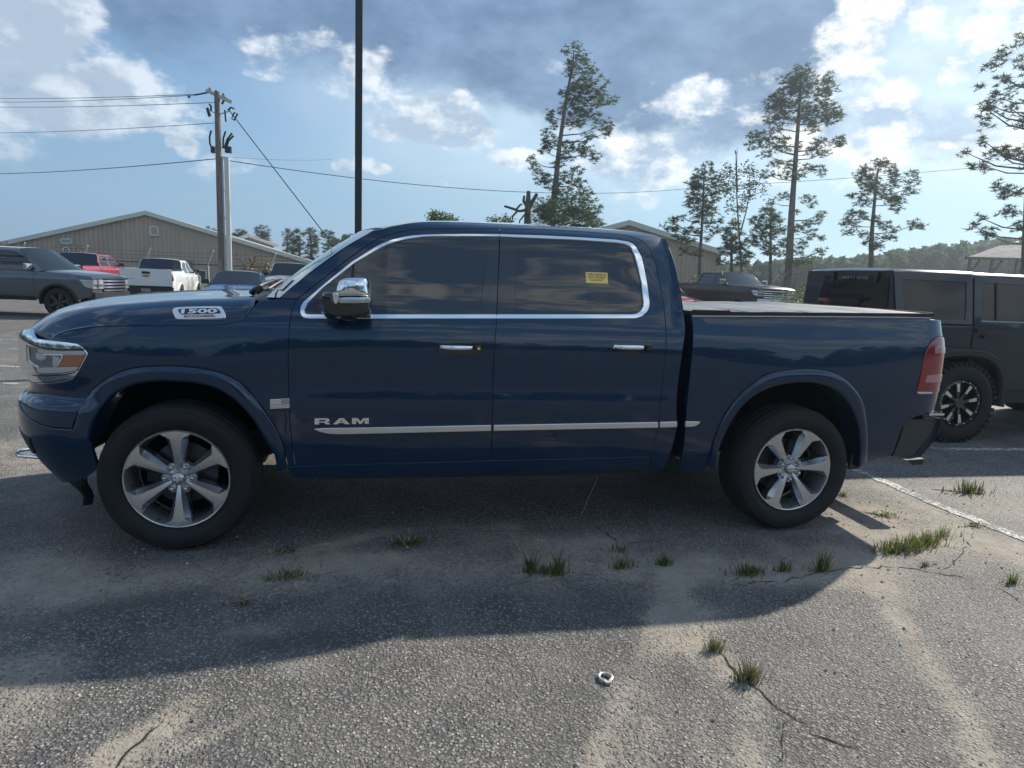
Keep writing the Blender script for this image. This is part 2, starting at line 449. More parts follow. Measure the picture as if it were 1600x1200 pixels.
def panel(name, poly, surf, m, parent, k=0.0, gap=.003, step=.045, depth=.02, holes=()):
    """skin panel with an outline in (s, z) laid on the surface, edges turned in"""
    poly = inset(poly, gap) if gap else np.asarray(poly, float)
    bm = bmesh.new()
    def loop(pp):
        vs = [bm.verts.new((q[0], q[1], 0)) for q in pp]
        for i in range(len(vs)): bm.edges.new((vs[i], vs[(i+1) % len(vs)]))
    loop(poly)
    for h in holes: loop(h)
    bmesh.ops.triangle_fill(bm, edges=bm.edges[:], use_beauty=False)
    x0, z0 = poly.min(0); x1, z1 = poly.max(0)
    for c in np.arange(math.ceil(x0/step)*step, x1, step):
        bmesh.ops.bisect_plane(bm, geom=bm.verts[:]+bm.edges[:]+bm.faces[:], plane_co=(c, 0, 0), plane_no=(1, 0, 0), dist=1e-6)
    for c in np.arange(math.ceil(z0/step)*step, z1, step):
        bmesh.ops.bisect_plane(bm, geom=bm.verts[:]+bm.edges[:]+bm.faces[:], plane_co=(0, c, 0), plane_no=(0, 1, 0), dist=1e-6)
    bmesh.ops.remove_doubles(bm, verts=bm.verts[:], dist=1e-5)
    bm.verts.ensure_lookup_table(); bm.verts.index_update()
    A = np.array([v.co[:2] for v in bm.verts]); F = [[v.index for v in f.verts] for f in bm.faces]
    rim = [(e.verts[0].index, e.verts[1].index, e.link_faces[0]) for e in bm.edges if len(e.link_faces) == 1]
    P = surf.P(A[:, 0], A[:, 1], k); N = surf.N(A[:, 0], A[:, 1])
    # face orientation outward
    f = F[0]; fn = np.cross(P[f[1]]-P[f[0]], P[f[2]]-P[f[0]])
    G = []
    for f in F:
        fn = np.cross(P[f[1]]-P[f[0]], P[f[2]]-P[f[0]])
        G.append(f if np.dot(fn, N[f[0]]) > 0 else f[::-1])
    V = list(P); NN = list(N)
    for (i, j, fc) in rim:
        ctr = P[[v.index for v in fc.verts]].mean(0)
        nn = (N[i]+N[j])/2; t = P[j]-P[i]; o = np.cross(t, nn); o /= np.linalg.norm(o)+1e-9
        if np.dot(o, (P[i]+P[j])/2-ctr) < 0: o = -o
        b = len(V)
        rr = min(.0025, depth*.4)
        q = [P[i], P[j], P[j]-N[j]*rr+o*rr*.8, P[i]-N[i]*rr+o*rr*.8, P[j]-N[j]*depth, P[i]-N[i]*depth]
        V += q; o2 = (o*.8+nn*.6)
        NN += [N[i]*.8+o*.2, N[j]*.8+o*.2, o2, o2, o, o]
        f1 = (b, b+1, b+2, b+3); f2 = (b+3, b+2, b+4, b+5)
        if np.dot(np.cross(V[b+1]-V[b], V[b+2]-V[b]), o2) < 0: f1 = f1[::-1]; f2 = f2[::-1]
        G += [f1, f2]
    bm.free()
    NN = np.array(NN); NN /= np.linalg.norm(NN, axis=1, keepdims=True)
    return mk(name, V, G, m, parent, True, NN)
def mirror_of(o, parent, name=None):
    """the same part on the other flank of the vehicle (local y -> -y)"""
    c = o.copy(); COL.objects.link(c); c.parent = parent; c.scale.y = -1
    for ch in list(o.children):
        d = ch.copy(); COL.objects.link(d); d.parent = c
    return c
def text_mesh(txt, size=1.0, extrude=.0, offset=0.0, xscale=1.0):
    cu = bpy.data.curves.new('text', 'FONT'); cu.body = txt; cu.size = size; cu.extrude = extrude; cu.offset = offset
    cu.align_x = 'CENTER'; cu.align_y = 'CENTER'; cu.resolution_u = 3
    ob = bpy.data.objects.new('text', cu); COL.objects.link(ob)
    me = bpy.data.meshes.new_from_object(ob)
    V = np.array([v.co[:] for v in me.vertices]); F = [list(p.vertices) for p in me.polygons]
    bpy.data.objects.remove(ob); bpy.data.curves.remove(cu); bpy.data.meshes.remove(me)
    if len(V): V[:, 0] *= xscale
    return V, F
def text_on(name, txt, c, ex, ey, m, parent, height, width=None, thick=.002, offset=0.0):
    """lettering centred at c, reading along ex, up along ey, fitted to a height and width"""
    V, F = text_mesh(txt, 1.0, .5, offset)
    w = V[:, 0].max()-V[:, 0].min(); h = V[:, 1].max()-V[:, 1].min()
    cx = (V[:, 0].max()+V[:, 0].min())/2; cy = (V[:, 1].max()+V[:, 1].min())/2
    sy = height/h; sx = (width/w) if width else sy
    ex = np.array(ex, float); ex /= np.linalg.norm(ex); ey = np.array(ey, float); ey -= ex*np.dot(ex, ey); ey /= np.linalg.norm(ey)
    ez = np.cross(ex, ey)
    P = np.array(c)+np.outer((V[:, 0]-cx)*sx, ex)+np.outer((V[:, 1]-cy)*sy, ey)+np.outer(V[:, 2]*thick, ez)
    return mk(name, P, F, m, parent, False)
# ================================================================== the blue pickup
ORG[0] = np.array([0.0, 1.0, 0.0])
truck = thing('pickup_truck', (0, 1, 0), 0, 'dark blue crew cab pickup parked side-on in front, chrome window trim and orange window sticker', 'pickup truck')
# plan curve of the flank: x along, y across; s is arc length and equals x on the straight part
_cf = [(-2.85, 1.0), (-2.842, .82), (-2.815, .64), (-2.770, .48), (-2.716, .35), (-2.655, .24), (-2.58, .155), (-2.48, .085), (-2.35, .035), (-2.2, .01), (-2.0, 0)]
_cr = [(2.2, 0), (2.45, .004), (2.65, .010), (2.80, .022), (2.88, .045), (2.935, .085), (2.963, .15), (2.975, .25), (2.985, .5), (2.99, 1.0)]
_pf = np.array(rounded(_cf, 16)); _pr = np.array(rounded(_cr, 16))
_mid = np.stack([np.linspace(-2.0, 2.2, 60)[1:-1], np.zeros(58)], -1)
PLAN = np.concatenate([_pf, _mid, _pr])
_sl = np.r_[0, np.cumsum(np.linalg.norm(np.diff(PLAN, axis=0), axis=1))]
_sl = _sl-np.interp(0.0, PLAN[len(_pf):-len(_pr), 0], _sl[len(_pf):-len(_pr)])
_sg = np.linspace(_sl[0], _sl[-1], 2400)
_px = np.interp(_sg, _sl, PLAN[:, 0]); _py = np.interp(_sg, _sl, PLAN[:, 1])
def _sm(a, n=25):
    k = np.ones(n)/n; b = np.convolve(np.pad(a, n//2, mode='edge'), k, 'valid'); b[:n] = a[:n]; b[-n:] = a[-n:]; return b
_px, _py = _sm(_px), _sm(_py)
_tx, _ty = np.gradient(_px, _sg), np.gradient(_py, _sg)
_tn = np.hypot(_tx, _ty); _nx, _ny = _ty/_tn, -_tx/_tn
_nx, _ny = _sm(_nx, 41), _sm(_ny, 41)
S0, S1 = _sg[0], _sg[-1]
cab_off = spline([.20, .25, .40, .47, .55, .62, .69, .76, .80, .85, .92, 1.0, 1.08, 1.15, 1.20, 1.26, 1.31, 1.36, 1.5, 1.65, 1.76, 1.81, 1.845, 1.868, 1.88],
                 [.12, .10, .045, .034, .024, .016, .010, .002, -.002, .000, .006, .004, .001, .002, .007, .022, .044, .066, .112, .163, .205, .236, .276, .34, .40])
bed_off = spline([.25, .40, .52, .62, .72, .85, 1.0, 1.12, 1.2, 1.26, 1.30, 1.36, 1.40, 1.42],
                 [.12, .060, .034, .020, .010, .003, .0, .0, .004, .014, .026, .040, .052, .066])
nose_off = spline([.20, .28, .36, .45, .55, .64, .74, .79, .82, .88, .92, .95, 1.05, 1.12, 1.16, 1.2, 1.25, 1.32],
                  [.22, .16, .10, .045, .000, -.022, -.024, -.012, .022, .030, .016, .000, -.005, -.003, .010, .04, .085, .16])
def truck_fn(s, z, k):
    x = np.interp(s, _sg, _px); y = np.interp(s, _sg, _py); nx = np.interp(s, _sg, _nx); ny = np.interp(s, _sg, _ny)
    o = cab_off(z)
    o = o+(bed_off(z)-cab_off(z))*smooth01(s, .95, 1.06)
    o = o+(nose_off(z)-o)*smooth01(-s, 2.05, 2.5)
    # sculpture: gentle barrel along the doors, haunch over the rear wheel, fender swell
    o = o+.006*np.sin((s+1.3)*1.25)*smooth01(z, .5, .9)*(1-smooth01(z, 1.2, 1.35))*smooth01(s, -1.9, -1.3)*(1-smooth01(s, .9, 1.4))
    o = o-.016*np.exp(-((s-1.85)/.62)**2)*np.exp(-((z-1.03)/.15)**2)
    o = o-.016*np.exp(-((s+1.85)/.55)**2)*np.exp(-((z-1.02)/.13)**2)
    # roof and rear pillar turn in toward the back of the cab
    o = o+.10*np.clip((s-.25)/.83, 0, 1)**4*smooth01(z, 1.30, 1.85)*(1-smooth01(s, 1.08, 1.2))
    k2 = k-o
    return np.stack([x+nx*k2, y+ny*k2, z+0*x], -1)
TS = Surf(truck_fn)
SC = S0+.02      # grille centre
SE = float(np.interp(.16, _pr[:, 1], _pr[:, 0])); SE = float(np.interp(SE, _px[1500:], _sg[1500:]))

BMAT = M['paint']
def side(name, pts, m=None, k=0.0, both=True, parent=truck, **kw):
    o = panel(name, TS.path(pts, k), TS, m or BMAT, parent, k, **kw)
    if both: mirror_of(o, parent)
    return o
S = 's'
flare_out_f = [(115.5, 668), (128, 634), (141, 613), (158, 598), (174, 587), (191, 579.5), (209, 575), (227, 572.5), (260, 571.5), (293, 573), (312, 575), (330, 578), (345, 582), (359, 587.5), (375, 597), (389, 609), (414, 642), (433, 671), (444, 697), (449, 728)]
flare_in_f = [(137, 690), (140, 668), (147, 653), (155, 639), (165, 627), (179, 615.5), (194, 607), (210, 601.5), (227, 598.5), (256, 596.5), (286, 598), (308, 600.5), (330, 605.5), (349, 614.5), (367, 627), (382, 642), (396, 660), (414, 689), (428, 712), (434, 738)]
flare_out_r = [(1104, 727), (1113, 691), (1122, 668), (1132, 647), (1146, 627), (1161, 611), (1178, 596.5), (1194, 586), (1212, 580.5), (1231, 577.5), (1257, 576), (1282, 577.5), (1297, 580.5), (1311, 586), (1323, 594), (1333, 604), (1342, 616), (1349, 630), (1353, 655), (1355, 690), (1353, 722)]
flare_in_r = [(1118, 735), (1124, 706), (1131, 687), (1139, 669), (1150, 651), (1161, 636), (1174, 624), (1187, 614.5), (1205, 606.5), (1223, 601.5), (1250, 598), (1275, 598.5), (1290, 602), (1304, 607.5), (1318, 618.5), (1330, 633), (1338, 650), (1344, 669), (1346, 690), (1346, 706), (1343, 730)]

fender_pts = [(398, 477), (381, 499), (352, 507.5), (300, 508.5), (250, 508.2), (200, 509), (160, 510), (130, 513), (108, 517), (92, 522), (80, 531),
  (100, 534), (121, 537), (132, 545), (138, 553), (123, 581.5), (115, 593), (106, 596.5), (80, 600), (60, 601), (S, -2.78, .905), (S, SC, .905), (S, SC, .80), (S, -2.75, .79), (48, 655), (64, 663), (84, 668), (112, 669.5)]+flare_out_f[1:]+[(461, 728), (457, 700), (453, 660), (451, 620), (450, 570), (451, 523), (455, 487), (464, 467.5), (436, 466.5), (407, 470)]
side('front_fender', fender_pts)
door_top = [(464, 467), (496, 442.5), (537, 409.5), (582, 377.5), (597, 370.5), (613, 365), (629, 361.2), (645, 358.8), (661, 357.6), (677, 357), (730, 356.8), (781, 357.5)]
chr_out_f = [(776, 497.4), (600, 497.4), (482, 497.4), (475.6, 496.5), (471, 493), (469, 487), (470, 479), (474, 472), (502.5, 447), (550, 408.5), (588, 385), (600, 379), (613, 374), (629, 370), (645, 367.5), (661, 366.3), (677, 365.8), (730, 365.2), (780.6, 365.3)]
side('front_door', door_top[::-1]+[(455, 487), (451, 523), (450, 570), (451, 620), (453, 660), (457, 700), (461, 728), (600, 724), (768, 719.5), (768.5, 690), (769, 665), (770, 605), (771.5, 565), (773, 535)]+chr_out_f)
chr_out_r = [(781, 365.3), (850, 367.5), (900, 370), (962, 374), (981, 377), (988, 380), (994, 385.5), (1003, 402), (1007, 420), (1011, 440), (1015, 472), (1014.5, 480), (1011, 487), (1003, 494), (993, 497.2), (900, 497.4), (776, 497.4)]
rear_door_rear = [(962, 366), (980, 368.5), (993, 372), (1002, 376), (1009, 382), (1015, 389), (1019, 397), (1024, 411), (1028, 428), (1034, 460), (1038.5, 487), (1041, 523), (1039.5, 561), (1035, 600), (1031, 637), (1028, 668), (1023, 692), (1017, 713.5)]
side('rear_door', [(781, 357.5), (850, 359), (900, 361.5)]+rear_door_rear+[(900, 716.5), (768, 719.5), (769, 665), (770, 605), (773, 535)]+chr_out_r[::-1])
side('cab_side', [(436, 466)]+door_top+[(850, 359), (900, 361.5)]+rear_door_rear+[(1015, 734.5), (1030, 735), (1038, 731), (1047, 712), (1053, 690), (1058, 668), (1057, 637), (1059, 605), (1063, 573), (1068, 540), (1071, 513), (1069, 491), (1063, 455), (1057, 424), (1050, 400), (1044, 383), (1039, 373.5),
  (S, .955, 1.845), (S, .91, 1.857), (S, .84, 1.866), (S, .72, 1.872), (S, .5, 1.874), (S, 0, 1.870), (S, -.35, 1.862), (S, -.55, 1.848), (S, -.68, 1.822), (582, 361), (560, 374.5), (537, 388.5), (512, 406), (487, 424.5), (460, 446)])
side('rocker_panel', [(449, 730), (461, 728), (600, 724), (768, 719.5), (1017, 713.5), (1015, 734.5), (767, 741), (600, 745), (476, 748.5), (457, 747)])
bed_pts = [(1081, 496.5), (1083, 510), (1081, 560), (1077, 600), (1074.5, 620), (1072, 655), (1069, 690), (1061, 737.5), (1100, 737.5)]+flare_out_r+[(1394, 712), (1402, 690), (1408, 672), (1416, 659), (1432, 651), (1449, 646),
  (S, SE, .775), (S, SE, .915), (1456, 614), (1431.5, 614), (1432, 608), (1436, 592), (1441, 570), (1446, 550), (1449, 542), (1454, 533.5), (1461, 528), (1467, 525), (S, SE, 1.275), (S, SE, 1.385), (1452, 498.6), (1300, 497.2), (1180, 496.2)]
bed_side = side('bed_side', bed_pts)
# fuel door: a thin raised leaf on the bed flank
fp = rounded([(1117, 561.5), (1138, 560.5), (1158, 562), (1165, 569), (1167, 581), (1164, 595), (1158, 601), (1138, 601.5), (1119, 600), (1112, 593), (1110.5, 581), (1112, 568)], 2, True)
side('fuel_door', [tuple(p) for p in fp], k=.0022, both=False, depth=.004, gap=0)

# window glass, pillar cover plates and bright trim
gl_in_f = [(750, 491), (481, 491), (476.5, 489.5), (475.5, 485), (480, 474), (505.7, 448.5), (553, 411), (591, 388.5), (603, 382.3), (616.6, 377.5), (632, 373.5), (646.7, 371), (662, 369.2), (677, 368.3), (762, 368.8)]
side('front_side_window', gl_in_f, M['glass'], k=-.012, gap=0)
side('pillar_cover', [(750.6, 491), (762.5, 368.8), (779.5, 368.5), (778, 430), (775.7, 491)], M['gloss'], k=-.007, gap=.001)
side('pillar_cover', [(781.5, 368.5), (803, 369), (805, 430), (806, 491), (777, 491), (779, 430)], M['gloss'], k=-.007, gap=.001)
gl_in_r = [(803.6, 369), (900, 373.5), (962, 377.8), (977, 380.2), (984, 383.5), (988, 388), (993.5, 402), (998.5, 420), (1003, 440), (1006, 470), (1005.5, 478), (1002, 485), (996, 489.5), (989, 491), (806.6, 491), (805.6, 430)]
rw = side('rear_side_window', gl_in_r, M['glass'], k=-.012, gap=0)
side('window_trim', chr_out_f+[(780.3, 368.4), (677, 368.2), (662, 369), (646.7, 371), (632, 373.5), (616.6, 377.5), (603, 382.3), (591, 388.5), (553, 411), (505.7, 448.5), (480, 474), (475.5, 485), (476.5, 489.5), (481, 491), (775.6, 491)], M['chrome'], k=.005, gap=.0015, step=.06)
side('window_trim', chr_out_r+[(776.6, 491), (989, 491), (996, 489.5), (1002, 485), (1005.5, 478), (1006, 470), (1003, 440), (998.5, 420), (993.5, 402), (988, 388), (984, 383.5), (977, 380.2), (962, 377.8), (900, 373.5), (781.5, 368.6)], M['chrome'], k=.005, gap=.0015, step=.06)
# door guard strips
side('door_guard', [(491.5, 671), (505, 670), (600, 668.6), (767, 665.2), (767, 673), (600, 676.8), (530, 678.3), (513, 677.5), (500, 674.5)], M['satin'], k=.016, gap=.0, depth=.018)
side('door_guard', [(772, 665.2), (1028, 660.6), (1028, 668), (772, 672.9)], M['satin'], k=.016, gap=.0, depth=.018)
side('door_guard', [(1032, 660.5), (1058, 659.6), (1057.5, 667), (1032, 667.8)], M['satin'], k=.016, gap=.0, depth=.018)
side('door_guard', [(1072, 659.3), (1094, 659.8), (1091, 663), (1085, 666), (1071.5, 667)], M['satin'], k=.016, gap=.0, depth=.018)

# wheel-arch flares: rolled lip swept round each opening
def flare(out_px, in_px, n=44, lip=.05):
    a = resample(TS.path(out_px), n); b = resample(TS.path(in_px, .03), n)
    rows = []
    for t, k in ((0.0, .001), (.03, .008), (.10, .014), (.40, .019), (.80, .022), (.94, .020), (1.0, .013), (1.02, .0), (1.03, -.05), (1.03, -.16)):
        q = a+(b-a)*t
        rows.append(TS.P(q[:, 0], q[:, 1], k))
    P = np.stack(rows, 1)
    return grid('wheel_flare', P, BMAT, truck, auto=70), b
fl, arch_f = flare(flare_out_f, flare_in_f); mirror_of(fl, truck)
fl, arch_r = flare(flare_out_r, flare_in_r); mirror_of(fl, truck)
# inner wheel housings
def liner(arch):
    P = []
    for d in (.05, .40, .60, .62):
        q = TS.P(arch[:, 0], arch[:, 1]).copy(); q[:, 1] = d
        if d > .61: q[:, 0] = q[:, 0].mean(); q[:, 2] = .62
        P.append(q)
    return grid('wheel_housing', np.stack(P, 1), M['void'], truck, smooth=False)
o = liner(arch_f); mirror_of(o, truck)
o = liner(arch_r); mirror_of(o, truck)

# ---- hood: grid from the fender shut line to the centre line
def curve_fn(pts):
    pts = np.asarray(pts, float); d = np.r_[0, np.cumsum(np.linalg.norm(np.diff(pts, axis=0), axis=1))]; d /= d[-1]
    return lambda t: np.array([np.interp(t, d, pts[:, k]) for k in range(pts.shape[1])])
shut = TS.path([(81, 530), (93, 521), (109, 516), (131, 512), (160, 509), (200, 508), (250, 507.2), (300, 507.4), (351, 506.4), (365, 503.5), (379.5, 498.5), (390, 487), (396.5, 477)])
shut = resample(rounded([TS.P(a, z) for a, z in shut], 4), 70)
def xnose(y):
    return np.interp(y, [p[1] for p in _cf[::-1]], [p[0] for p in _cf[::-1]])
zt_f = spline([0, .03, .07, .14, .26, .5, .8, 1.1, 1.4], [1.098, 1.146, 1.186, 1.240, 1.294, 1.342, 1.374, 1.392, 1.402])
NT = 44
ts = np.linspace(0, 1, NT)
yf = spline([0, .08, .2, .4, .7, 1.0], [0, .035, .13, .36, .70, 1.0])
gf = spline([0, .06, .14, .20, .235, .27, .34, .45, .55, .75, 1.0], [0, .36, .69, .855, .895, .908, .918, .935, .972, .99, 1.0])
cowl_x = lambda y: -1.43-.16*math.sin(min(1, (y-.05)/.95)*math.pi/2)
HP = np.zeros((len(shut), NT, 3))
for j, sh in enumerate(shut):
    v = j/(len(shut)-1)
    for i, t in enumerate(ts):
        y = sh[1]+(1.0-sh[1])*float(yf(t))
        # longitudinal position: front row follows the nose, last row the cowl
        xf = xnose(y)+.014; xb = cowl_x(y)
        w = (sh[0]-shut[0][0])/(shut[-1][0]-shut[0][0]); w = min(max(w, 0), 1)
        xs_ = xf+(xb-xf)*w
        x = sh[0]+(xs_-sh[0])*smooth01(t, 0, .30)
        d = max(0.0, x-xnose(y)-.010)
        zt = float(zt_f(d))
        e = min(1.0, d/.10)
        z = sh[2]+(zt-sh[2])*float(gf(t))
        z += .006*math.exp(-((y-1.0)/.36)**4)*smooth01(d, .15, .6)
        HP[j, i] = (x, y, z)
HP2 = np.concatenate([HP, HP[:, ::-1][:, 1:]*np.array([1, -1, 1])+np.array([0, 2, 0])], 1)
# rim turned down all round
def turn_down(P, d=.03):
    Q = np.zeros((P.shape[0]+2, P.shape[1]+2, 3)); Q[1:-1, 1:-1] = P
    Q[0, 1:-1] = P[0]+np.array([.004, 0, -.05]); Q[-1, 1:-1] = P[-1]+np.array([-.004, 0, -d])
    Q[1:-1, 0] = P[:, 0]+np.array([0, .012, -d]); Q[1:-1, -1] = P[:, -1]+np.array([0, -.012, -d])
    Q[0, 0], Q[0, -1], Q[-1, 0], Q[-1, -1] = Q[0, 1], Q[0, -2], Q[-1, 1], Q[-1, -2]
    return Q
hood = grid('hood', turn_down(HP2), BMAT, truck, auto=60)

# ---- windscreen, roof, rear of cab
wl = [TS.P(*TS.pix(px, py)) for px, py in [(437, 465), (460, 445.2), (487, 423.6), (512, 405), (537, 387.5), (560, 373.5), (581, 360.5)]]
wl = resample(rounded(wl, 6), 22)
TT = np.linspace(-1, 1, 41)
WP = np.zeros((len(wl), 41, 3))
for j, p in enumerate(wl):
    v = j/(len(wl)-1)
    for i, t in enumerate(TT):
        hw = 1.0-p[1]
        bul = 1-abs(t)**2.3
        WP[j, i] = (p[0]-(.19*(1-v)+.10*v)*bul, 1.0+hw*t, p[2]+(-.02*(1-v)+.022*v)*bul)
grid('windscreen', WP, M['wind'], truck)
# bottom corner of glass to the cowl
roof_side = [TS.P(s_, z_) for s_, z_ in [(-.78, 1.79), (-.68, 1.822), (-.55, 1.848), (-.35, 1.862), (0, 1.870), (.5, 1.874), (.72, 1.872), (.84, 1.866), (.91, 1.857), (.955, 1.845), (.977, 1.831)]]
roof_side[0] = wl[-1]
rs = resample(rounded(roof_side, 6), 50)
RP = np.zeros((50, 31, 3)); T3 = np.linspace(-1, 1, 31)
for j, p in enumerate(rs):
    u = j/49
    crown = .030+.012*math.sin(u*math.pi)
    for i, t in enumerate(T3):
        hw = 1.0-p[1]
        b = 1-abs(t)**2.4
        RP[j, i] = (p[0]-.10*(1-smooth01(u, 0, .25))*(1-abs(t)**2.3)+.03*smooth01(u, .8, 1)*b, 1.0+hw*t, p[2]+crown*b*(1 if u > .06 else .73+u*4.5))
grid('roof', RP, BMAT, truck)
rb = [TS.P(*TS.pix(px, py)) for px, py in [(1039.5, 373.5), (1044, 383), (1050, 400), (1057, 424), (1063, 455), (1069, 491), (1071, 513), (1068, 540), (1063, 573), (1059, 605), (1057, 637), (1058, 668), (1047, 712)]]
BP = np.zeros((len(rb)+1, 21, 3)); T4 = np.linspace(-1, 1, 21)
rb = [rs[-1]]+rb
for j, p in enumerate(rb):
    for i, t in enumerate(T4):
        BP[j, i] = (p[0]+.045*(1-abs(t)**2.2), 1.0+(1.0-p[1])*t, p[2])
grid('cab_back', BP, BMAT, truck)
mb = MB(); mb.add([(1.03, .35, 1.40), (1.03, 1.65, 1.40), (.955, 1.60, 1.76), (.955, .40, 1.76)], [(0, 1, 2, 3)])
mb.V = [(x+.045, y, z) for x, y, z in mb.V]
mb.build('rear_window', M['glass'], truck)
# antenna fin
mb = MB(); fr = lambda p, q, d: np.array([p, 1.0+d, q])
for w_, sc in ((.045, 1.0),):
    mb.prism([(.50, 1.895), (.51, 1.925), (.545, 1.948), (.60, 1.952), (.66, 1.935), (.71, 1.90)], -w_, w_, fr)
mb.build('roof_antenna', M['gloss'], truck)

# cowl and wiper gear at the windscreen foot
mb = MB()
cp = [(-1.38, .20, 1.345), (-1.44, .30, 1.358), (-1.50, .50, 1.365), (-1.55, .75, 1.37), (-1.57, 1.0, 1.37), (-1.55, 1.25, 1.37), (-1.50, 1.5, 1.365), (-1.44, 1.7, 1.358), (-1.38, 1.80, 1.345)]
for a, b in zip(cp[:-1], cp[1:]): mb.bar(a, b, .10, .03)
mb.build('cowl', M['black'], truck)
mb = MB(); mb.tube([(-1.50, .30, 1.405), (-1.46, .42, 1.45), (-1.44, .75, 1.475), (-1.45, 1.1, 1.48)], [.012, .012, .009, .005], 6)
mb.tube([(-1.49, .28, 1.40), (-1.47, .27, 1.425), (-1.43, .20, 1.435)], .016, 8)
mb.tube([(-1.44, .16, 1.41), (-1.41, .15, 1.435), (-1.39, .20, 1.44)], .012, 6)
mb.build('wiper', M['black'], truck, True)
mb = MB(); mb.tube([(-1.52, .95, 1.41), (-1.47, 1.08, 1.455), (-1.44, 1.4, 1.475), (-1.45, 1.72, 1.47)], [.012, .012, .009, .005], 6); mb.build('wiper', M['black'], truck, True)
sp = [WP[2, 2], WP[2, 5], WP[5, 6], WP[5, 3]]
nrm = np.array([-.75, -.35, .55]); mb = MB(); mb.add([q+nrm*.006 for q in sp], [(0, 1, 2, 3)])
mb.build('windscreen_sticker', M['whitep'], truck)

# ---- nose
hl = panel('headlight', TS.path([(47, 513), (53, 528.5), (66, 530.5), (79, 532), (100, 534.5), (121, 537.5), (131.5, 545.5), (137, 553), (122.5, 581), (114.5, 592.5), (105.5, 596), (80, 599.5), (60, 600.5), (S, -2.79, .912), (S, -2.93, .915), (S, -2.95, 1.125), (S, -2.86, 1.14), (S, -2.78, 1.155)]), TS, M['chrome'], truck, k=.002, gap=.001, depth=.03, step=.03)
def lamp(name, pts, m, k, depth=.004): return panel(name, TS.path(pts, k), TS, m, hl, k=k, gap=0, depth=depth, step=.03)
lamp('shadow_gap', [(43, 533.5), (56, 539.5), (72, 543.2), (90, 545), (131, 545.4), (131, 547), (90, 547), (72, 545.5), (56, 542.0), (43, 536)], M['gloss'], .004, .006)
lamp('lamp_lens', [(40, 538.5), (56, 543.5), (72, 546.5), (90, 548), (130.5, 548), (134.5, 552.5), (121.5, 579.5), (100, 583.5), (75, 585), (58, 584.5), (50.5, 571.5), (41.5, 563.5)], M['lensdark'], .004)
lamp('reflector_bar', [(58, 545.5), (72, 548.2), (90, 549.5), (130, 549.2), (131.5, 553), (131, 554.6), (97, 554.8), (78, 554.2), (60, 551)], M['lens'], .007)
lamp('reflector_bar', [(57, 575.2), (92, 574.2), (122, 573.5), (119.5, 578.5), (100, 582), (75, 583.3), (58.5, 583)], M['lens'], .007)
lamp('turn_lamp', [(100.5, 556.3), (130.5, 556), (127, 565), (122.5, 572.4), (91.5, 572.4), (95, 565)], M['amber'], .008)
lamp('projector', [(56, 551.5), (71, 555), (71, 561), (63, 563.5), (56, 560)], M['lens'], .008)
lamp('projector', [(82, 556.5), (93, 559.5), (91, 567.5), (86, 571), (82.5, 572)], M['lens'], .008)
lamp('chrome_edge', [(42.5, 544), (44, 544), (45.3, 563), (51, 568.5), (58.5, 571.8), (60.5, 574.3), (57, 574.5), (49.5, 570.5), (43.7, 565)], M['chrome'], .010)
lamp('chrome_edge', [(66, 553.5), (95, 554.3), (98, 556.8), (93.5, 566), (89.5, 572.6), (84, 575), (84, 573.6), (89, 571.3), (92.3, 565), (96.2, 557.2), (94, 555.6), (66, 554.8)], M['chrome'], .010)
lamp('shadow_gap', [(38, 597), (57, 597.6), (80, 596.2), (105, 592.4), (105, 593.6), (80, 597.6), (57, 599), (38, 598.4)], M['gloss'], .004)
lamp('shadow_gap', [(50, 585.6), (75, 586.6), (100, 585), (118, 581.8), (117, 583), (100, 586.4), (75, 588), (50, 587.2)], M['gloss'], .004)
mirror_of(hl, truck)
# grille between the lamps, slats in a chrome surround
gp = panel('grille', [(-2.955, .915), (SC, .915), (SC, 1.10), (-2.955, 1.11)], TS, M['void'], truck, k=-.03, gap=0)
mirror_of(gp, truck)
for zc in (.95, .985, 1.02, 1.055, 1.09):
    o = panel('grille_slat', [(-2.955, zc-.008), (SC, zc-.008), (SC, zc+.008), (-2.955, zc+.008)], TS, M['satin'], gp, k=-.008, gap=0)
    c = o.copy(); COL.objects.link(c); c.parent = gp; c.scale.y = -1
for z0, z1 in ((.905, .93), (1.095, 1.125)):
    o = panel('grille_surround', [(-2.952, z0), (SC, z0), (SC, z1), (-2.952, z1)], TS, M['chrome'], gp, k=.004, gap=0)
    c = o.copy(); COL.objects.link(c); c.parent = gp; c.scale.y = -1
# bumper
bpts = [(139, 670.5), (141, 690), (147, 713), (153, 733), (137, 745), (120, 753), (100, 755), (83, 751), (66, 742), (S, -2.70, .455), (S, -2.9, .43), (S, SC, .42), (S, SC, .79), (S, -2.78, .785), (48, 656.5), (64, 664.5), (84, 669.3), (112, 670.8)]
side('front_bumper', bpts, k=.006, depth=.03)
side('bumper_lower_trim', [(S, -2.62, .60), (S, -2.9, .615), (S, SC, .615), (S, SC, .47), (S, -2.9, .475), (S, -2.66, .50)], M['black'], k=.012, depth=.01, gap=0)
side('bumper_step_line', [(46, 657), (64, 666), (84, 671), (112, 672.6), (138, 672.2), (138, 674.6), (112, 675), (84, 673.6), (64, 668.8), (44, 659.5)], M['paint'], k=.014, depth=.012, gap=0)
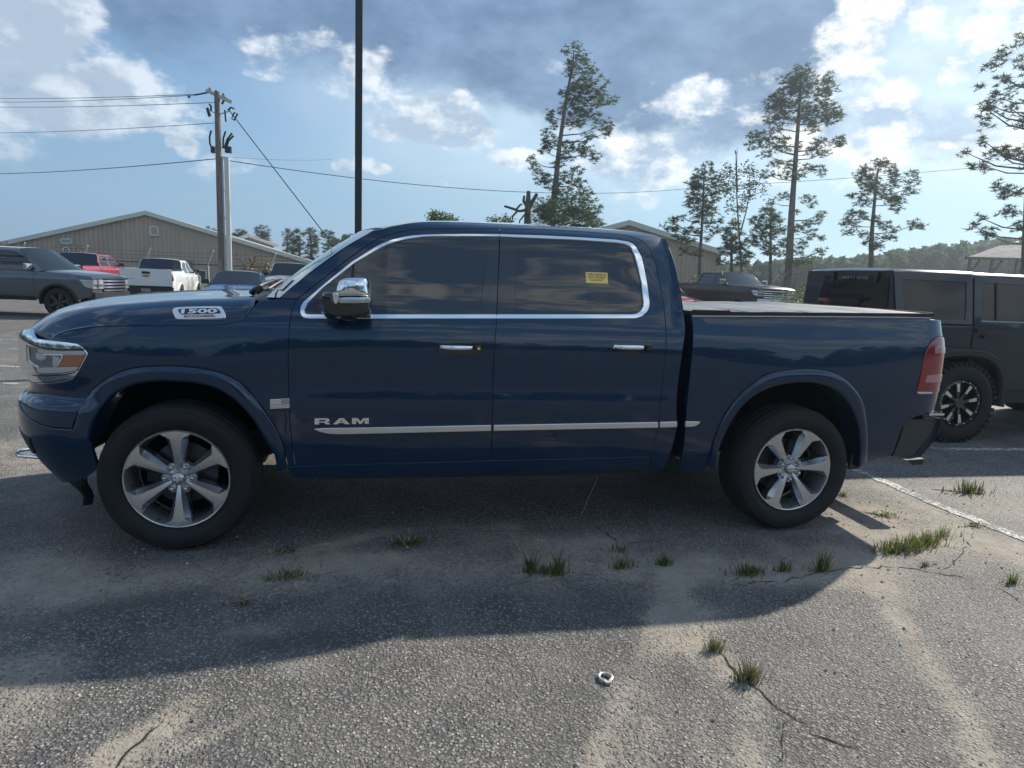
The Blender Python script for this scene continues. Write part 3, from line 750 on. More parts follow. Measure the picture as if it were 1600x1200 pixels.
# air dam and tow hook
mb = MB(); fr = lambda p, q, d: TS.P(p, q, d)
dam = TS.path([(82, 752), (97, 768), (101, 786), (123, 791), (125.5, 780), (122, 768), (126, 752)])
o = panel('air_dam', [(a, z) for a, z in dam], TS, M['black'], truck, k=-.02, gap=0, depth=.05); mirror_of(o, truck)
o = panel('air_dam', [(-2.42, .38), (-2.55, .30), (SC, .30), (SC, .45), (-2.45, .45)], TS, M['black'], truck, k=-.04, gap=0, depth=.03); mirror_of(o, truck)
mb = MB(); hk = [at(62, 700, y=.50), at(40, 702, y=.50), at(30, 704, y=.50), at(25.5, 708, y=.50), at(30, 712, y=.50), at(42, 713, y=.50), at(64, 715, y=.50)]
mb.tube(hk, .011, 8); mb.build('tow_hook', M['chrome'], truck, True)
mb = MB(); mb.tube([h+np.array([0, 1.0, 0]) for h in hk], .011, 8); mb.build('tow_hook', M['chrome'], truck, True)

# ---- tail
tl = panel('tail_light', TS.path([(1467, 526), (1461, 529), (1455, 534), (1450, 542), (1447, 550), (1442, 570), (1437, 592), (1433, 608), (1432.5, 613), (1456, 613.4), (S, SE+.05, .92), (S, SE+.05, 1.27)]), TS, M['red'], truck, k=.006, gap=.001, depth=.02, step=.03)
def lamp2(name, pts, m, k): return panel(name, TS.path(pts, k), TS, m, tl, k=k, gap=0, depth=.003, step=.03)
lamp2('reverse_lens', [(1462, 542), (1468.5, 540.5), (S, SE, 1.20), (S, SE, 1.165), (1467.5, 552), (1461, 552.5)], M['redpale'], .010)
lamp2('reverse_lens', [(1449, 587), (1464, 585.5), (S, SE, 1.025), (S, SE, .98), (1462, 597), (1446, 598)], M['redpale'], .010)
lamp2('chrome_strip', [(1433, 612.6), (1457, 612.9), (1457, 615), (1436, 615.3)], M['satin'], .009)
mirror_of(tl, truck)
o = panel('tailgate', [(SE+.012, .80), (S1-.002, .80), (S1-.002, 1.39), (SE+.012, 1.39)], TS, BMAT, truck, k=0, gap=.001); mirror_of(o, truck)
# rear bumper
RBx = lambda px, py, y: at(px, py, y=y)
prof = [(1421, 655), (1414, 658), (1408, 676), (1401, 696), (1394, 713), (1410, 716.5), (1420, 717), (1437, 714), (1464, 681), (1470.5, 664), (1472, 654)]
pr3 = [at(px, py, y=.045) for px, py in prof]
mb = MB(); ysx = [(.045, 1.0, 0), (.03, .985, .006), (.06, 1.0, 0)]
lay = [(.07, .94), (.045, .985), (.04, 1.0), (1.0, 1.03), (1.96, 1.0), (1.955, .985), (1.93, .94)]
c0 = np.mean(pr3, 0); rows = []
for y, sc in lay:
    rows.append([np.array([c0[0]+(p[0]-c0[0])*sc+(.05 if y == 1.0 else 0), y, c0[2]+(p[2]-c0[2])*sc]) for p in pr3])
n = len(pr3); V = [v for r_ in rows for v in r_]
F = [(i*n+j, (i+1)*n+j, (i+1)*n+(j+1) % n, i*n+(j+1) % n) for i in range(len(rows)-1) for j in range(n)]+[tuple(range(n)), tuple(range((len(rows)-1)*n, len(rows)*n))]
mb.add(V, F); rbump = mb.build('rear_bumper', M['bumper'], truck, True, 35)
mb = MB()
for (y0, y1) in ((.04, .45), (.45, 1.55), (1.55, 1.96)):
    a = at(1452, 650, y=.05); b = at(1469, 652, y=.05)
    mb.box(((a[0]+b[0])/2+.01, (y0+y1)/2, a[2]+.012), (b[0]-a[0]+.03, (y1-y0)-.01, .014))
mb.build('bumper_step_pad', M['chrome'], truck)
for y in (.09, .22):
    mb = MB(); mb.box((at(1449, 645, y=.08)[0]+.015, y, .79), (.04, .03, .03)); mb.build('bumper_bolt', M['satin'], rbump)
mb = MB(); hp = [at(1408, 716, y=.30), at(1418, 723.5, y=.30), at(1432, 723, y=.30), at(1436, 714, y=.30)]
mb.prism([(p[0], p[2]) for p in hp], .25, 1.75, lambda p, q, d: np.array([p, d, q])); mb.build('tow_hitch', M['black'], truck)

# ---- bed: rails, cover and inside
rail_px = [(1081, 494.5), (1180, 494.8), (1300, 495.5), (1400, 496.3), (1453, 497.5)]
r0 = [TS.P(*TS.pix(px, py)) for px, py in rail_px]
for sgn in (0, 1):
    P = []
    for (dy, dz) in ((-.002, -.012), (-.003, -.004), (.003, .002), (.03, .004), (.075, .004), (.085, -.004), (.086, -.05)):
        P.append([np.array([p[0], (p[1]+dy) if not sgn else 2-(p[1]+dy), p[2]+dz]) for p in resample(r0, 12)])
    grid('bed_rail', np.stack([np.array(q) for q in P], 0), M['satin'] if False else BMAT, truck, auto=80)
    mb = MB()
    for a, b in zip(r0[:-1], r0[1:]):
        ya, yb = a[1]-.002, b[1]-.002
        if sgn: ya, yb = 2-ya, 2-yb
        mb.bar((a[0], ya, a[2]+.003), (b[0], yb, b[2]+.003), .007, .006)
    mb.build('rail_moulding', M['chrome'], truck)
# folding cover: four panels with a black edge channel
ca = at(1084, 489.5, y=.13); cb = at(1449, 492.0, y=.13); cz0, cz1 = ca[2], cb[2]
zc = lambda x: cz0+(cz1-cz0)*(x-ca[0])/(cb[0]-ca[0])
nseg = 4; xs4 = np.linspace(ca[0]-.03, cb[0]+.03, nseg+1)
cov = thing('tonneau_cover'); cov.parent = truck; ORG_keep = ORG[0]
for i in range(nseg):
    x0, x1 = xs4[i]+.004, xs4[i+1]-.004
    U = np.linspace(0, 1, 7); Vv = np.linspace(0, 1, 15); P = np.zeros((7, 15, 3))
    for a_, u in enumerate(U):
        for b_, v in enumerate(Vv):
            x = x0+(x1-x0)*u; y = .125+1.75*v
            P[a_, b_] = (x, y, zc(x)+.012+.006*math.sin(v*math.pi)-.006*(abs(2*u-1)**6)+.0015*math.sin(9*v+3*u+i))
    grid('cover_panel', P, M['vinyl'], cov)
for y in (.118, 1.882):
    mb = MB()
    mb.bar((xs4[0], y, zc(xs4[0])+.000), (xs4[-1], y, zc(xs4[-1])+.000), .022, .022)
    mb.bar((xs4[0]+.02, y-.0, zc(xs4[0])+.016), (xs4[0]+.26, y, zc(xs4[0]+.26)+.014), .03, .014)
    mb.build('cover_channel', M['black'], cov)
for xe in (xs4[-1], xs4[0]):
    mb = MB(); mb.bar((xe, .12, zc(xe)+.004), (xe, 1.88, zc(xe)+.004), .03, .024); mb.build('cover_end_bar', M['black'], cov)
# dark innards so nothing shows through the shut lines
mb = MB()
mb.box((-.12, 1.0, .86), (2.08, 1.76, .86)); mb.box((.06, 1.0, 1.45), (1.55, 1.36, .62))
mb.box((-2.02, 1.0, .98), (1.1, 1.0, .48)); mb.box((-2.50, 1.0, .80), (.34, 1.1, .5))
mb.box((2.0, 1.0, .98), (1.80, 1.10, .62)); mb.box((1.30, 1.0, .90), (.36, 1.72, .72)); mb.box((2.66, 1.0, .92), (.46, 1.72, .60)); mb.box((2.0, 1.0, 1.28), (1.8, 1.72, .14))
mb.build('inner_shell', M['void'], truck)
mb = MB(); mb.box((1.095, 1.0, .92), (.02, 1.86, .92)); mb.build('bed_front_wall', BMAT, truck)
# fender to cowl filler, sides of engine bay
mb = MB(); mb.box((-1.30, 1.0, 1.15), (.36, 1.70, .42)); mb.build('bulkhead', M['void'], truck)
mb = MB()
for y in (.48, 1.52):
    mb.box((.25, y, .50), (5.2, .09, .15))
for x in (-1.836, -.9, .3, 1.2, 2.6): mb.box((x, 1.0, .48), (.10, 1.1, .12))
mb.tube([(-.9, .62, .42), (.8, .66, .40), (1.3, .66, .44), (1.9, .62, .60), (2.75, .60, .48)], .035, 8)
mb.lathe([(0, -.3), (.10, -.3), (.11, -.25), (.11, .25), (.10, .3), (0, .3)], (.9, .68, .42), 'x', 14)
mb.build('chassis', M['black'], truck)
mb = MB(); mb.tube([(1.836, .3, .41), (1.836, 1.7, .41)], .045, 10); mb.lathe([(0, -.14), (.10, -.12), (.15, -.04), (.15, .04), (.10, .12), (0, .14)], (1.836, 1.0, .41), 'y', 16)
mb.build('rear_axle', M['black'], truck, True)
# mud guard behind rear wheel, running board under the cab
o = side('mud_guard', [(1343, 700), (1354, 705), (1352, 722), (1340, 733), (1326, 733), (1330, 715)], M['black'], k=-.03, depth=.02, gap=0)
for y in (.17, 1.83):
    mb = MB(); mb.box((-.12, y, .375), (2.0, .14, .03)); mb.build('running_board', M['black'], truck)
# ---- door handles
def handle(x0, x1, yc, keyhole):
    a = TS.P(*TS.pix(x0, yc)); b = TS.P(*TS.pix(x1, yc-.8)); L = b[0]-a[0]
    base = MB(); z = (a[2]+b[2])/2; y = (a[1]+b[1])/2
    hd = thing('door_handle'); hd.parent = truck
    # recess
    pl = rounded([(a[0]-.012, z-.012), (a[0]+.03, z-.040), (b[0]-.05, z-.036), (b[0]+.008, z-.022), (b[0]+.010, z+.018), (b[0]-.04, z+.030), (a[0]+.02, z+.028), (a[0]-.008, z+.012)], 3, True)
    panel('handle_recess', pl, TS, M['gloss'], hd, k=.0015, gap=0, depth=.003)
    top = z+.016; bot = z-.014
    rows = []
    for u in np.linspace(0, 1, 13):
        x = a[0]+L*u*.80; arch = math.sin(min(1, max(0, u))*math.pi)**.45
        row = []
        for t in np.linspace(0, 2*math.pi, 11)[:-1]:
            row.append((x, y-.008-.030*arch+.010*math.cos(t)*.9, z+.001+.0145*math.sin(t)*(.75+.25*arch)))
        rows.append(row)
    P = np.array(rows); P = np.concatenate([P, P[:, :1]], 1)
    grid('handle_bar', P, M['chrome'], hd)
    mb = MB(); mb.box((b[0]-L*.085, y-.014, z+.001), (L*.15, .026, .026)); mb.build('handle_bezel', M['gloss'] if not keyhole else M['gloss'], hd)
    if keyhole:
        mb = MB(); mb.lathe([(0, -.031), (.008, -.031), (.010, -.026), (.010, -.02)], (b[0]-L*.075, y, z), 'y', 14); mb.build('key_cylinder', M['chrome'], hd, True)
    mirror_of(hd, truck)
handle(687, 752, 543.5, True)
handle(958, 1018, 542.8, False)

# ---- mirror: head swept in layers outboard of the door
def pillow(name, prof, layers, m, parent, auto=45):
    """prof: [(x,z)] ring; layers: [(y, scale, dx, dz)] from the door outward"""
    c = np.mean(np.array(prof), 0); rows = []
    for (y, sc, dx, dz) in layers:
        rows.append([np.array([c[0]+(p[0]-c[0])*sc+dx, y, c[1]+(p[1]-c[1])*sc+dz]) for p in prof])
    n = len(prof); mb = MB(); V = [v for r_ in rows for v in r_]
    F = [(i*n+j, (i+1)*n+j, (i+1)*n+(j+1) % n, i*n+(j+1) % n) for i in range(len(rows)-1) for j in range(n)]+[tuple(range(n)), tuple(range((len(rows)-1)*n, len(rows)*n))]
    mb.add(V, F); return mb.build(name, m, parent, True, auto)
def pxz(pts, y): return [(at(px, py, y=y)[0], at(px, py, y=y)[2]) for px, py in pts]
mir = thing('side_mirror'); mir.parent = truck
YM = -.20
cap = rounded(pxz([(524, 458), (526.5, 446), (531, 438), (540, 434.3), (556, 433.2), (569, 433.6), (574.5, 437), (577, 450), (577.5, 463), (560, 463.5), (540, 463.5), (527, 463.5)], YM), 3, True)
pillow('mirror_cap', cap, [(-.03, .96, .004, 0), (-.10, 1.0, .002, 0), (-.17, 1.0, 0, 0), (-.205, .97, 0, 0), (-.225, .90, -.002, -.002), (-.238, .76, -.004, -.004), (-.244, .5, -.006, -.004), (-.246, .2, -.006, -.004)], M['chrome'], mir)
low = rounded(pxz([(502.5, 462), (505, 457), (512, 455.5), (520, 457), (527, 463), (560, 463), (578, 462.5), (579.5, 478), (579, 488), (572, 492), (545, 494.5), (520, 493.5), (508, 487), (503, 476)], YM), 3, True)
pillow('mirror_shell', low, [(.04, .90, 0, 0), (-.03, .97, .002, 0), (-.10, 1.0, .0, 0), (-.17, 1.0, 0, 0), (-.21, .97, 0, 0), (-.228, .88, 0, 0), (-.236, .6, 0, 0)], M['gloss'], mir)
sig = rounded(pxz([(529, 466.5), (536, 464.5), (560, 464.2), (576.5, 464.4), (577, 472.8), (555, 473.6), (535, 474), (530.5, 473)], -.24), 2, True)
pillow('mirror_turn_lamp', sig, [(-.18, 1.0, 0, 0), (-.236, 1.0, 0, 0), (-.243, .96, 0, 0), (-.246, .7, 0, 0)], M['lens'], mir)
cl = rounded(pxz([(519, 460), (524, 457), (531, 464), (527.5, 475), (522, 474.5)], -.23), 2, True)
pillow('mirror_cap_wing', cl, [(-.15, 1, 0, 0), (-.232, 1.0, 0, 0), (-.238, .8, 0, 0)], M['chrome'], mir)
mb = MB(); q = at(512, 486, y=0.0); mb.tube([at(512, 478, y=-.10), at(517, 488, y=-.03), at(524, 494, y=.05)], [.045, .04, .035], 10); mb.tube([at(530, 490, y=-.10), at(545, 495, y=-.02), at(556, 496, y=.05)], [.028, .024, .018], 8)
mb.build('mirror_arm', M['gloss'], mir, True)
gz = np.mean([c_[1] for c_ in cap]); gx = max(c_[0] for c_ in cap)
mb = MB(); mb.box((gx-.002, -.13, gz-.01), (.004, .14, .10)); mb.build('mirror_glass', M['chrome'], mir)
mirror_of(mir, truck)
# triangle strut in the front corner of the side glass
side('quarter_strut', [(549, 433.5), (551, 414), (553.5, 412), (552.3, 433.5)], M['black'], k=-.006, gap=0, depth=.005)

# ---- badges
def frame_at(px, py, k=.004):
    a, z = TS.pix(px, py); n = TS.N(a, z); n = n if n[1] < 0 else -n
    return TS.P(a, z, k), n
# wide slab letters R A M
LET = {
 'R': ([[(0, 0), (0, 1), (1.55, 1), (1.85, .85), (1.85, .50), (1.62, .36), (2.0, 0), (1.42, 0), (1.12, .30), (.55, .30), (.55, 0)]], [[(.55, .50), (.55, .74), (1.28, .74), (1.36, .68), (1.36, .56), (1.28, .50)]]),
 'A': ([[(0, 0), (.82, 1), (1.38, 1), (2.15, 0), (1.52, 0), (1.38, .20), (.78, .20), (.63, 0)]], [[(.92, .38), (1.25, .38), (1.09, .66)]]),
 'M': ([[(0, 0), (0, 1), (.72, 1), (1.08, .48), (1.44, 1), (2.16, 1), (2.16, 0), (1.62, 0), (1.62, .62), (1.2, 0), (.96, 0), (.54, .62), (.54, 0)]], [])}
def flat_poly(outer, holes, to3, th, name, m, parent):
    bm = bmesh.new()
    for pp in [outer]+holes:
        vs = [bm.verts.new((q[0], q[1], 0)) for q in pp]
        for i in range(len(vs)): bm.edges.new((vs[i], vs[(i+1) % len(vs)]))
    bmesh.ops.triangle_fill(bm, edges=bm.edges[:], use_beauty=True)
    r = bmesh.ops.extrude_face_region(bm, geom=bm.faces[:])
    for v in r['geom']:
        if isinstance(v, bmesh.types.BMVert): v.co.z += th
    bmesh.ops.recalc_face_normals(bm, faces=bm.faces[:])
    V = [to3(v.co.x, v.co.y, v.co.z) for v in bm.verts]; bm.verts.index_update()
    F = [[v.index for v in f.verts] for f in bm.faces]; bm.free()
    return mk(name, V, F, m, parent, False)
bad = thing('name_badge'); bad.parent = truck
x0_, n0 = frame_at(492, 662.5); x1_, n1 = frame_at(576.5, 661.6); top_, _ = frame_at(577, 652.5)
H = top_[2]-x1_[2]; Wd = x1_[0]-x0_[0]; tot = 2.0+2.15+2.16+.26*2; sx = Wd/tot; xx = 0.0
for ch, wl_ in (('R', 2.0), ('A', 2.15), ('M', 2.16)):
    for outer in LET[ch][0]:
        flat_poly(outer, LET[ch][1], lambda p, q, d, xx=xx: np.array([x0_[0]+(xx+p)*sx, x0_[1]-.001-d, x0_[2]+q*H+(x1_[2]-x0_[2])*(xx+p)/tot]), .007, 'letter', M['chrome'], bad)
    xx += wl_+.26
# hood-side plate 1500
bp = thing('engine_badge'); bp.parent = truck
def hoodpt(px, py, k=0.0):
    d = ray(px, py); best = None
    Hq = HP[:, :16]; pr = project(Hq.reshape(-1, 3)); i = np.argsort(((pr-[px, py])**2).sum(1))[:3]
    p = Hq.reshape(-1, 3)[i[0]]
    return p
c_ = hoodpt(310, 488); a_ = hoodpt(285, 489); b_ = hoodpt(335, 487); up_ = hoodpt(310, 482)-hoodpt(310, 496)
ex = b_-a_; ex /= np.linalg.norm(ex); ey = up_-ex*np.dot(up_, ex); ey /= np.linalg.norm(ey); ez = np.cross(ex, ey)
if ez[1] > 0: ey = -ey; ez = np.cross(ex, ey)
def on_hood(px, py, k=0.0):
    d = ray(px, py); t = np.dot(c_+ez*.006-CAM, ez)/np.dot(d, ez); return CAM+t*d+ez*k
def plate(name, pts, m, k, th, parent):
    mb = MB(); n = len(pts); V = [on_hood(px, py, k+th) for px, py in pts]+[on_hood(px, py, k-.012) for px, py in pts]
    mb.add(V, [tuple(range(n))]+[(i, (i+1) % n, n+(i+1) % n, n+i) for i in range(n)])
    return mb.build(name, m, parent)
plate('badge_plate', [tuple(q) for q in rounded([(271, 483), (277, 480.3), (310, 479), (342, 478.6), (347, 481), (352, 490), (351.5, 494.5), (346, 497), (312, 498), (279, 498.2), (273.5, 495.5), (269.5, 486)], 2, True)], M['plate'], 0, .001, bp)
plate('badge_field', [(278, 484), (284, 482.8), (310, 482), (338, 481.8), (342, 484), (345.5, 488), (344, 490), (310, 491.2), (283, 491.6), (280.5, 489)], M['gloss'], .0015, .001, bp)
e1 = on_hood(335, 486.4)-on_hood(285, 487.4); e2 = on_hood(311, 480)-on_hood(311, 492)
text_on('badge_number', '1500', on_hood(311.5, 486.8, .004), e1, e2, M['whitep'], bp, np.linalg.norm(on_hood(311, 483.3)-on_hood(311, 490.2)), np.linalg.norm(on_hood(284, 487)-on_hood(340, 486)), .002, .03)
text_on('badge_lettering', 'ECODIESEL', on_hood(313, 494.2, .0025), e1, e2, M['ink'], bp, np.linalg.norm(on_hood(311, 492.7)-on_hood(311, 495.9)), np.linalg.norm(on_hood(288, 494)-on_hood(338, 493.6)), .001, .02)
# flag plate on the fender
fb = thing('flag_badge'); fb.parent = truck
fo = TS.path([(422, 624.3), (452, 622.8), (452.5, 638), (422.3, 639.8)], .003)
panel('flag_field', fo, TS, M['black'], fb, k=.003, gap=0, depth=.003)
for i in range(7):
    ya, yb = i/7, i/7+.085
    pl_ = [(422+30*0, 0)]
    def pt(u, v): return (422+30.3*u, 624.3-1.5*u+v*(15.4))
    u1 = .58 if i < 4 else 1.0
    panel('flag_stripe', TS.path([pt(0, ya), pt(u1, ya), pt(u1, yb), pt(0, yb)], .005), TS, M['chrome'] if i < 4 else M['satin'], fb, k=.005, gap=0, depth=.002)
panel('flag_canton', TS.path([pt(.60, .02), pt(.99, .02), pt(.99, .5), pt(.60, .5)], .005), TS, M['rim_dark'], fb, k=.005, gap=0, depth=.002)
panel('flag_stripe', TS.path([pt(.60, 0), pt(1, 0), pt(1, .03), pt(.60, .03)], .006), TS, M['chrome'], fb, k=.006, gap=0, depth=.002)
# the orange notice stuck on the rear side glass
st_ = thing('window_notice'); st_.parent = truck
so = TS.path([(915.2, 425), (949.2, 426.2), (950, 443), (915.8, 442)], -.009)
panel('notice_paper', so, TS, M['yellow'], st_, k=-.010, gap=0, depth=.001)
def wpt(px, py, k=-.008): return TS.P(*TS.pix(px, py, k), k)
e1 = wpt(945, 434)-wpt(920, 433.2); e2 = wpt(932, 427)-wpt(932, 441)
hh = lambda n_: np.linalg.norm(wpt(932, 430)-wpt(932, 430+n_)); ww = lambda n_: np.linalg.norm(wpt(918, 433)-wpt(918+n_, 433))
for txt, px, py, h_, w_ in (('THIS VEHICLE', 932.2, 428.9, 3.0, 29), ('NOT FOR SALE', 932.3, 432.9, 2.8, 26.5)):
    text_on('notice_lettering', txt, wpt(px, py, -.0085), e1, e2, M['ink'], st_, hh(h_), ww(w_), .0004, .01)

for y_, hw_, h_ in ((436.0, 11.5, .8), (438.3, 9.0, .9)):      # small print too fine to read: broken rules of ink
    for k in range(7):
        u0 = -hw_+2*hw_*k/7; u1 = u0+2*hw_/7*.78
        panel('notice_small_print', TS.path([(932.4+u0, y_-h_/2), (932.4+u1, y_-h_/2+.05), (932.4+u1, y_+h_/2), (932.4+u0, y_+h_/2-.05)], -.0088), TS, M['ink'], st_, k=-.0088, gap=0, depth=.0004)

# ---- wheels
def rot_y(P, a):
    c, s_ = math.cos(a), math.sin(a); P = np.asarray(P, float)
    return np.stack([P[..., 0]*c+P[..., 2]*s_, P[..., 1], -P[..., 0]*s_+P[..., 2]*c], -1)
def make_wheel(parent, R=.405, rr=.272, width=.275, spoke_deg=0.0):
    """built round its own hub centre, outer face toward -y at y=0"""
    keep = ORG[0]; ORG[0] = np.zeros(3)
    w = thing('wheel'); w.parent = parent
    mb = MB()
    pf = [(rr-.004, .012), (rr+.006, -.004), (rr+.022, -.020), (rr+.05, -.031), (rr+.075, -.033), (rr+.095, -.028), (rr+.098, -.0265), (rr+.103, -.0275), (R-.020, -.014), (R-.012, -.004), (R-.006, .010),
          (R-.002, .028), (R-.009, .031), (R-.009, .036), (R, .040), (R+.001, .080), (R-.008, .083), (R-.008, .089), (R+.001, .092), (R+.001, .13), (R-.008, .133), (R-.008, .139), (R+.001, .142), (R+.001, .18), (R-.008, .183), (R-.008, .189), (R, .192), (R-.006, .215), (R-.03, .232), (rr+.06, .245), (rr, .22)]
    mb.lathe(pf, (0, 0, 0), 'y', 96)
    mb.build('tyre', M['rubber'], w, True, 35)
    mb = MB()
    mb.lathe([(rr, .010), (rr+.001, -.004), (rr-.004, -.010), (rr-.010, -.008), (rr-.014, .004), (rr-.018, .020), (rr-.022, .06), (rr-.03, .16), (rr-.01, .21)], (0, 0, 0), 'y', 96)
    mb.lathe([(0, .030), (.060, .030), (.086, .034), (.090, .048), (.085, .085), (0, .09)], (0, 0, 0), 'y', 36)
    rim_o = mb.build('rim', M['rim'], w, True, 35)
    # spokes: flat blade, flared foot and two sunk flanks
    for k in range(6):
        a = math.radians(spoke_deg+90+60*k)
        st = [  # r, half width of ridge, y of ridge, half width of flank, y of flank
            (.040, .006, .024, .016, .030), (.062, .009, .018, .021, .034), (.10, .013, .008, .030, .034), (.15, .019, .002, .040, .034), (.195, .025, -.003, .050, .030), (.222, .030, -.006, .055, .022), (.236, .044, -.007, .060, .008), (.252, .066, -.008, .068, -.004), (rr-.006, .078, -.008, .080, -.006)]
        sec = []
        for (r_, w1, y1, w2, y2) in st:
            sec.append([(r_, .10, -w2*.9), (r_, y2+.012, -w2), (r_, y2, -w2), (r_, y1+.003, -w1-.0015), (r_, y1, -w1), (r_, y1-.0015, 0), (r_, y1, w1), (r_, y1+.003, w1+.0015), (r_, y2, w2), (r_, y2+.012, w2), (r_, .10, w2*.9)])
        P = np.array(sec)            # (radial, y, tangential)
        r_ = np.sqrt(np.maximum(P[..., 0]**2-P[..., 2]**2*.9, .0004)) if False else P[..., 0]-P[..., 2]**2/(2*np.maximum(P[..., 0], .05))*smooth01(P[..., 0], .2, .26)
        X = np.stack([r_*math.cos(a)-P[..., 2]*math.sin(a), P[..., 1], r_*math.sin(a)+P[..., 2]*math.cos(a)], -1)
        V = X.reshape(-1, 3); n, m_ = X.shape[:2]
        F = [(i*m_+j, (i+1)*m_+j, (i+1)*m_+j+1, i*m_+j+1) for i in range(n-1) for j in range(m_-1)]
        fm = [0 if 3 <= (f % (m_-1)) <= 6 else 1 for f in range(len(F))]
        o = mk('spoke', V, F, None, w, True, None, mats=[M['rim'], M['rim_dark']], fmat=fm)
        b = bmesh.new(); b.from_mesh(o.data); bmesh.ops.recalc_face_normals(b, faces=b.faces); b.to_mesh(o.data); b.free()
        o.data.set_sharp_from_angle(angle=math.radians(22))
    # lug nuts half way between spokes
    for k in range(6):
        a = math.radians(spoke_deg+60+60*k+60); c = (math.cos(a)*.0698, 0, math.sin(a)*.0698)
        mb = MB(); mb.lathe([(.022, .040), (.021, .031), (.016, .033), (.014, .036)], c, 'y', 16); mb.build('lug_pocket', M['rim'], w, True)
        mb = MB(); mb.lathe([(0, .004), (.006, .005), (.0115, .010), (.0125, .018), (.0125, .036)], c, 'y', 12); mb.build('lug_nut', M['rim_dark'], w, True, 50)
    mb = MB(); mb.lathe([(0, .0035), (.024, .0045), (.031, .008), (.034, .014), (.035, .032)], (0, 0, 0), 'y', 28); cap = mb.build('hub_cap', M['rim_dark'], w, True, 50)
    # ram's head mark on the cap: brow, muzzle and two curled horns
    mb = MB()
    for sgn in (-1, 1):
        pts = [(sgn*.003, 0, .012), (sgn*.011, 0, .016), (sgn*.020, 0, .012), (sgn*.023, 0, .003), (sgn*.018, 0, -.006), (sgn*.011, 0, -.005), (sgn*.011, 0, .003)]
        mb.tube([np.array(q)+np.array([0, .0015, 0]) for q in pts], [.003, .0035, .0035, .003, .0028, .0022, .0012], 6)
    mb.prism([(-.006, .012), (.006, .012), (.005, -.004), (.0035, -.016), (-.0035, -.016), (-.005, -.004)], -.001, .004, lambda p, q, d: np.array([p, d, q]))
    mb.build('cap_emblem', M['chrome'], w, True, 40)
    # brake disc and caliper behind
    mb = MB(); mb.lathe([(.04, .13), (.175, .13), (.175, .155), (.04, .155)], (0, 0, 0), 'y', 36); mb.build('brake_disc', M['disc'], w, True, 30)
    mb = MB(); mb.box((.155*math.cos(2.9), .14, .155*math.sin(2.9)), (.07, .07, .16)); mb.build('brake_caliper', M['black'], w)
    mb = MB(); mb.lathe([(.0, .19), (.25, .19)], (0, 0, 0), 'y', 36); mb.build('backing_plate', M['void'], w)
    mb = MB(); mb.tube([(.03*0-.10, .012, -.228), (-.103, -.008, -.222)], .004, 6); mb.build('valve_stem', M['black'], w)
    ORG[0] = keep
    return w
def place_wheel(w, x, y, z, rz=0.0):
    w.location = np.array([x, y, z])-ORG[0]; w.rotation_euler = (0, 0, rz)
wf = make_wheel(truck); place_wheel(wf, -1.836, 0.0, .405)
wr = make_wheel(truck, spoke_deg=-25); place_wheel(wr, 1.836, 0.0, .405)
def copy_wheel(w, parent):
    c = w.copy(); COL.objects.link(c); c.parent = parent
    for ch in w.children:
        d = ch.copy(); COL.objects.link(d); d.parent = c
    return c
w2 = copy_wheel(wf, truck); place_wheel(w2, -1.836, 2.0, .405, math.pi)
w2 = copy_wheel(wr, truck); place_wheel(w2, 1.836, 2.0, .405, math.pi)
ORG[0] = np.zeros(3)
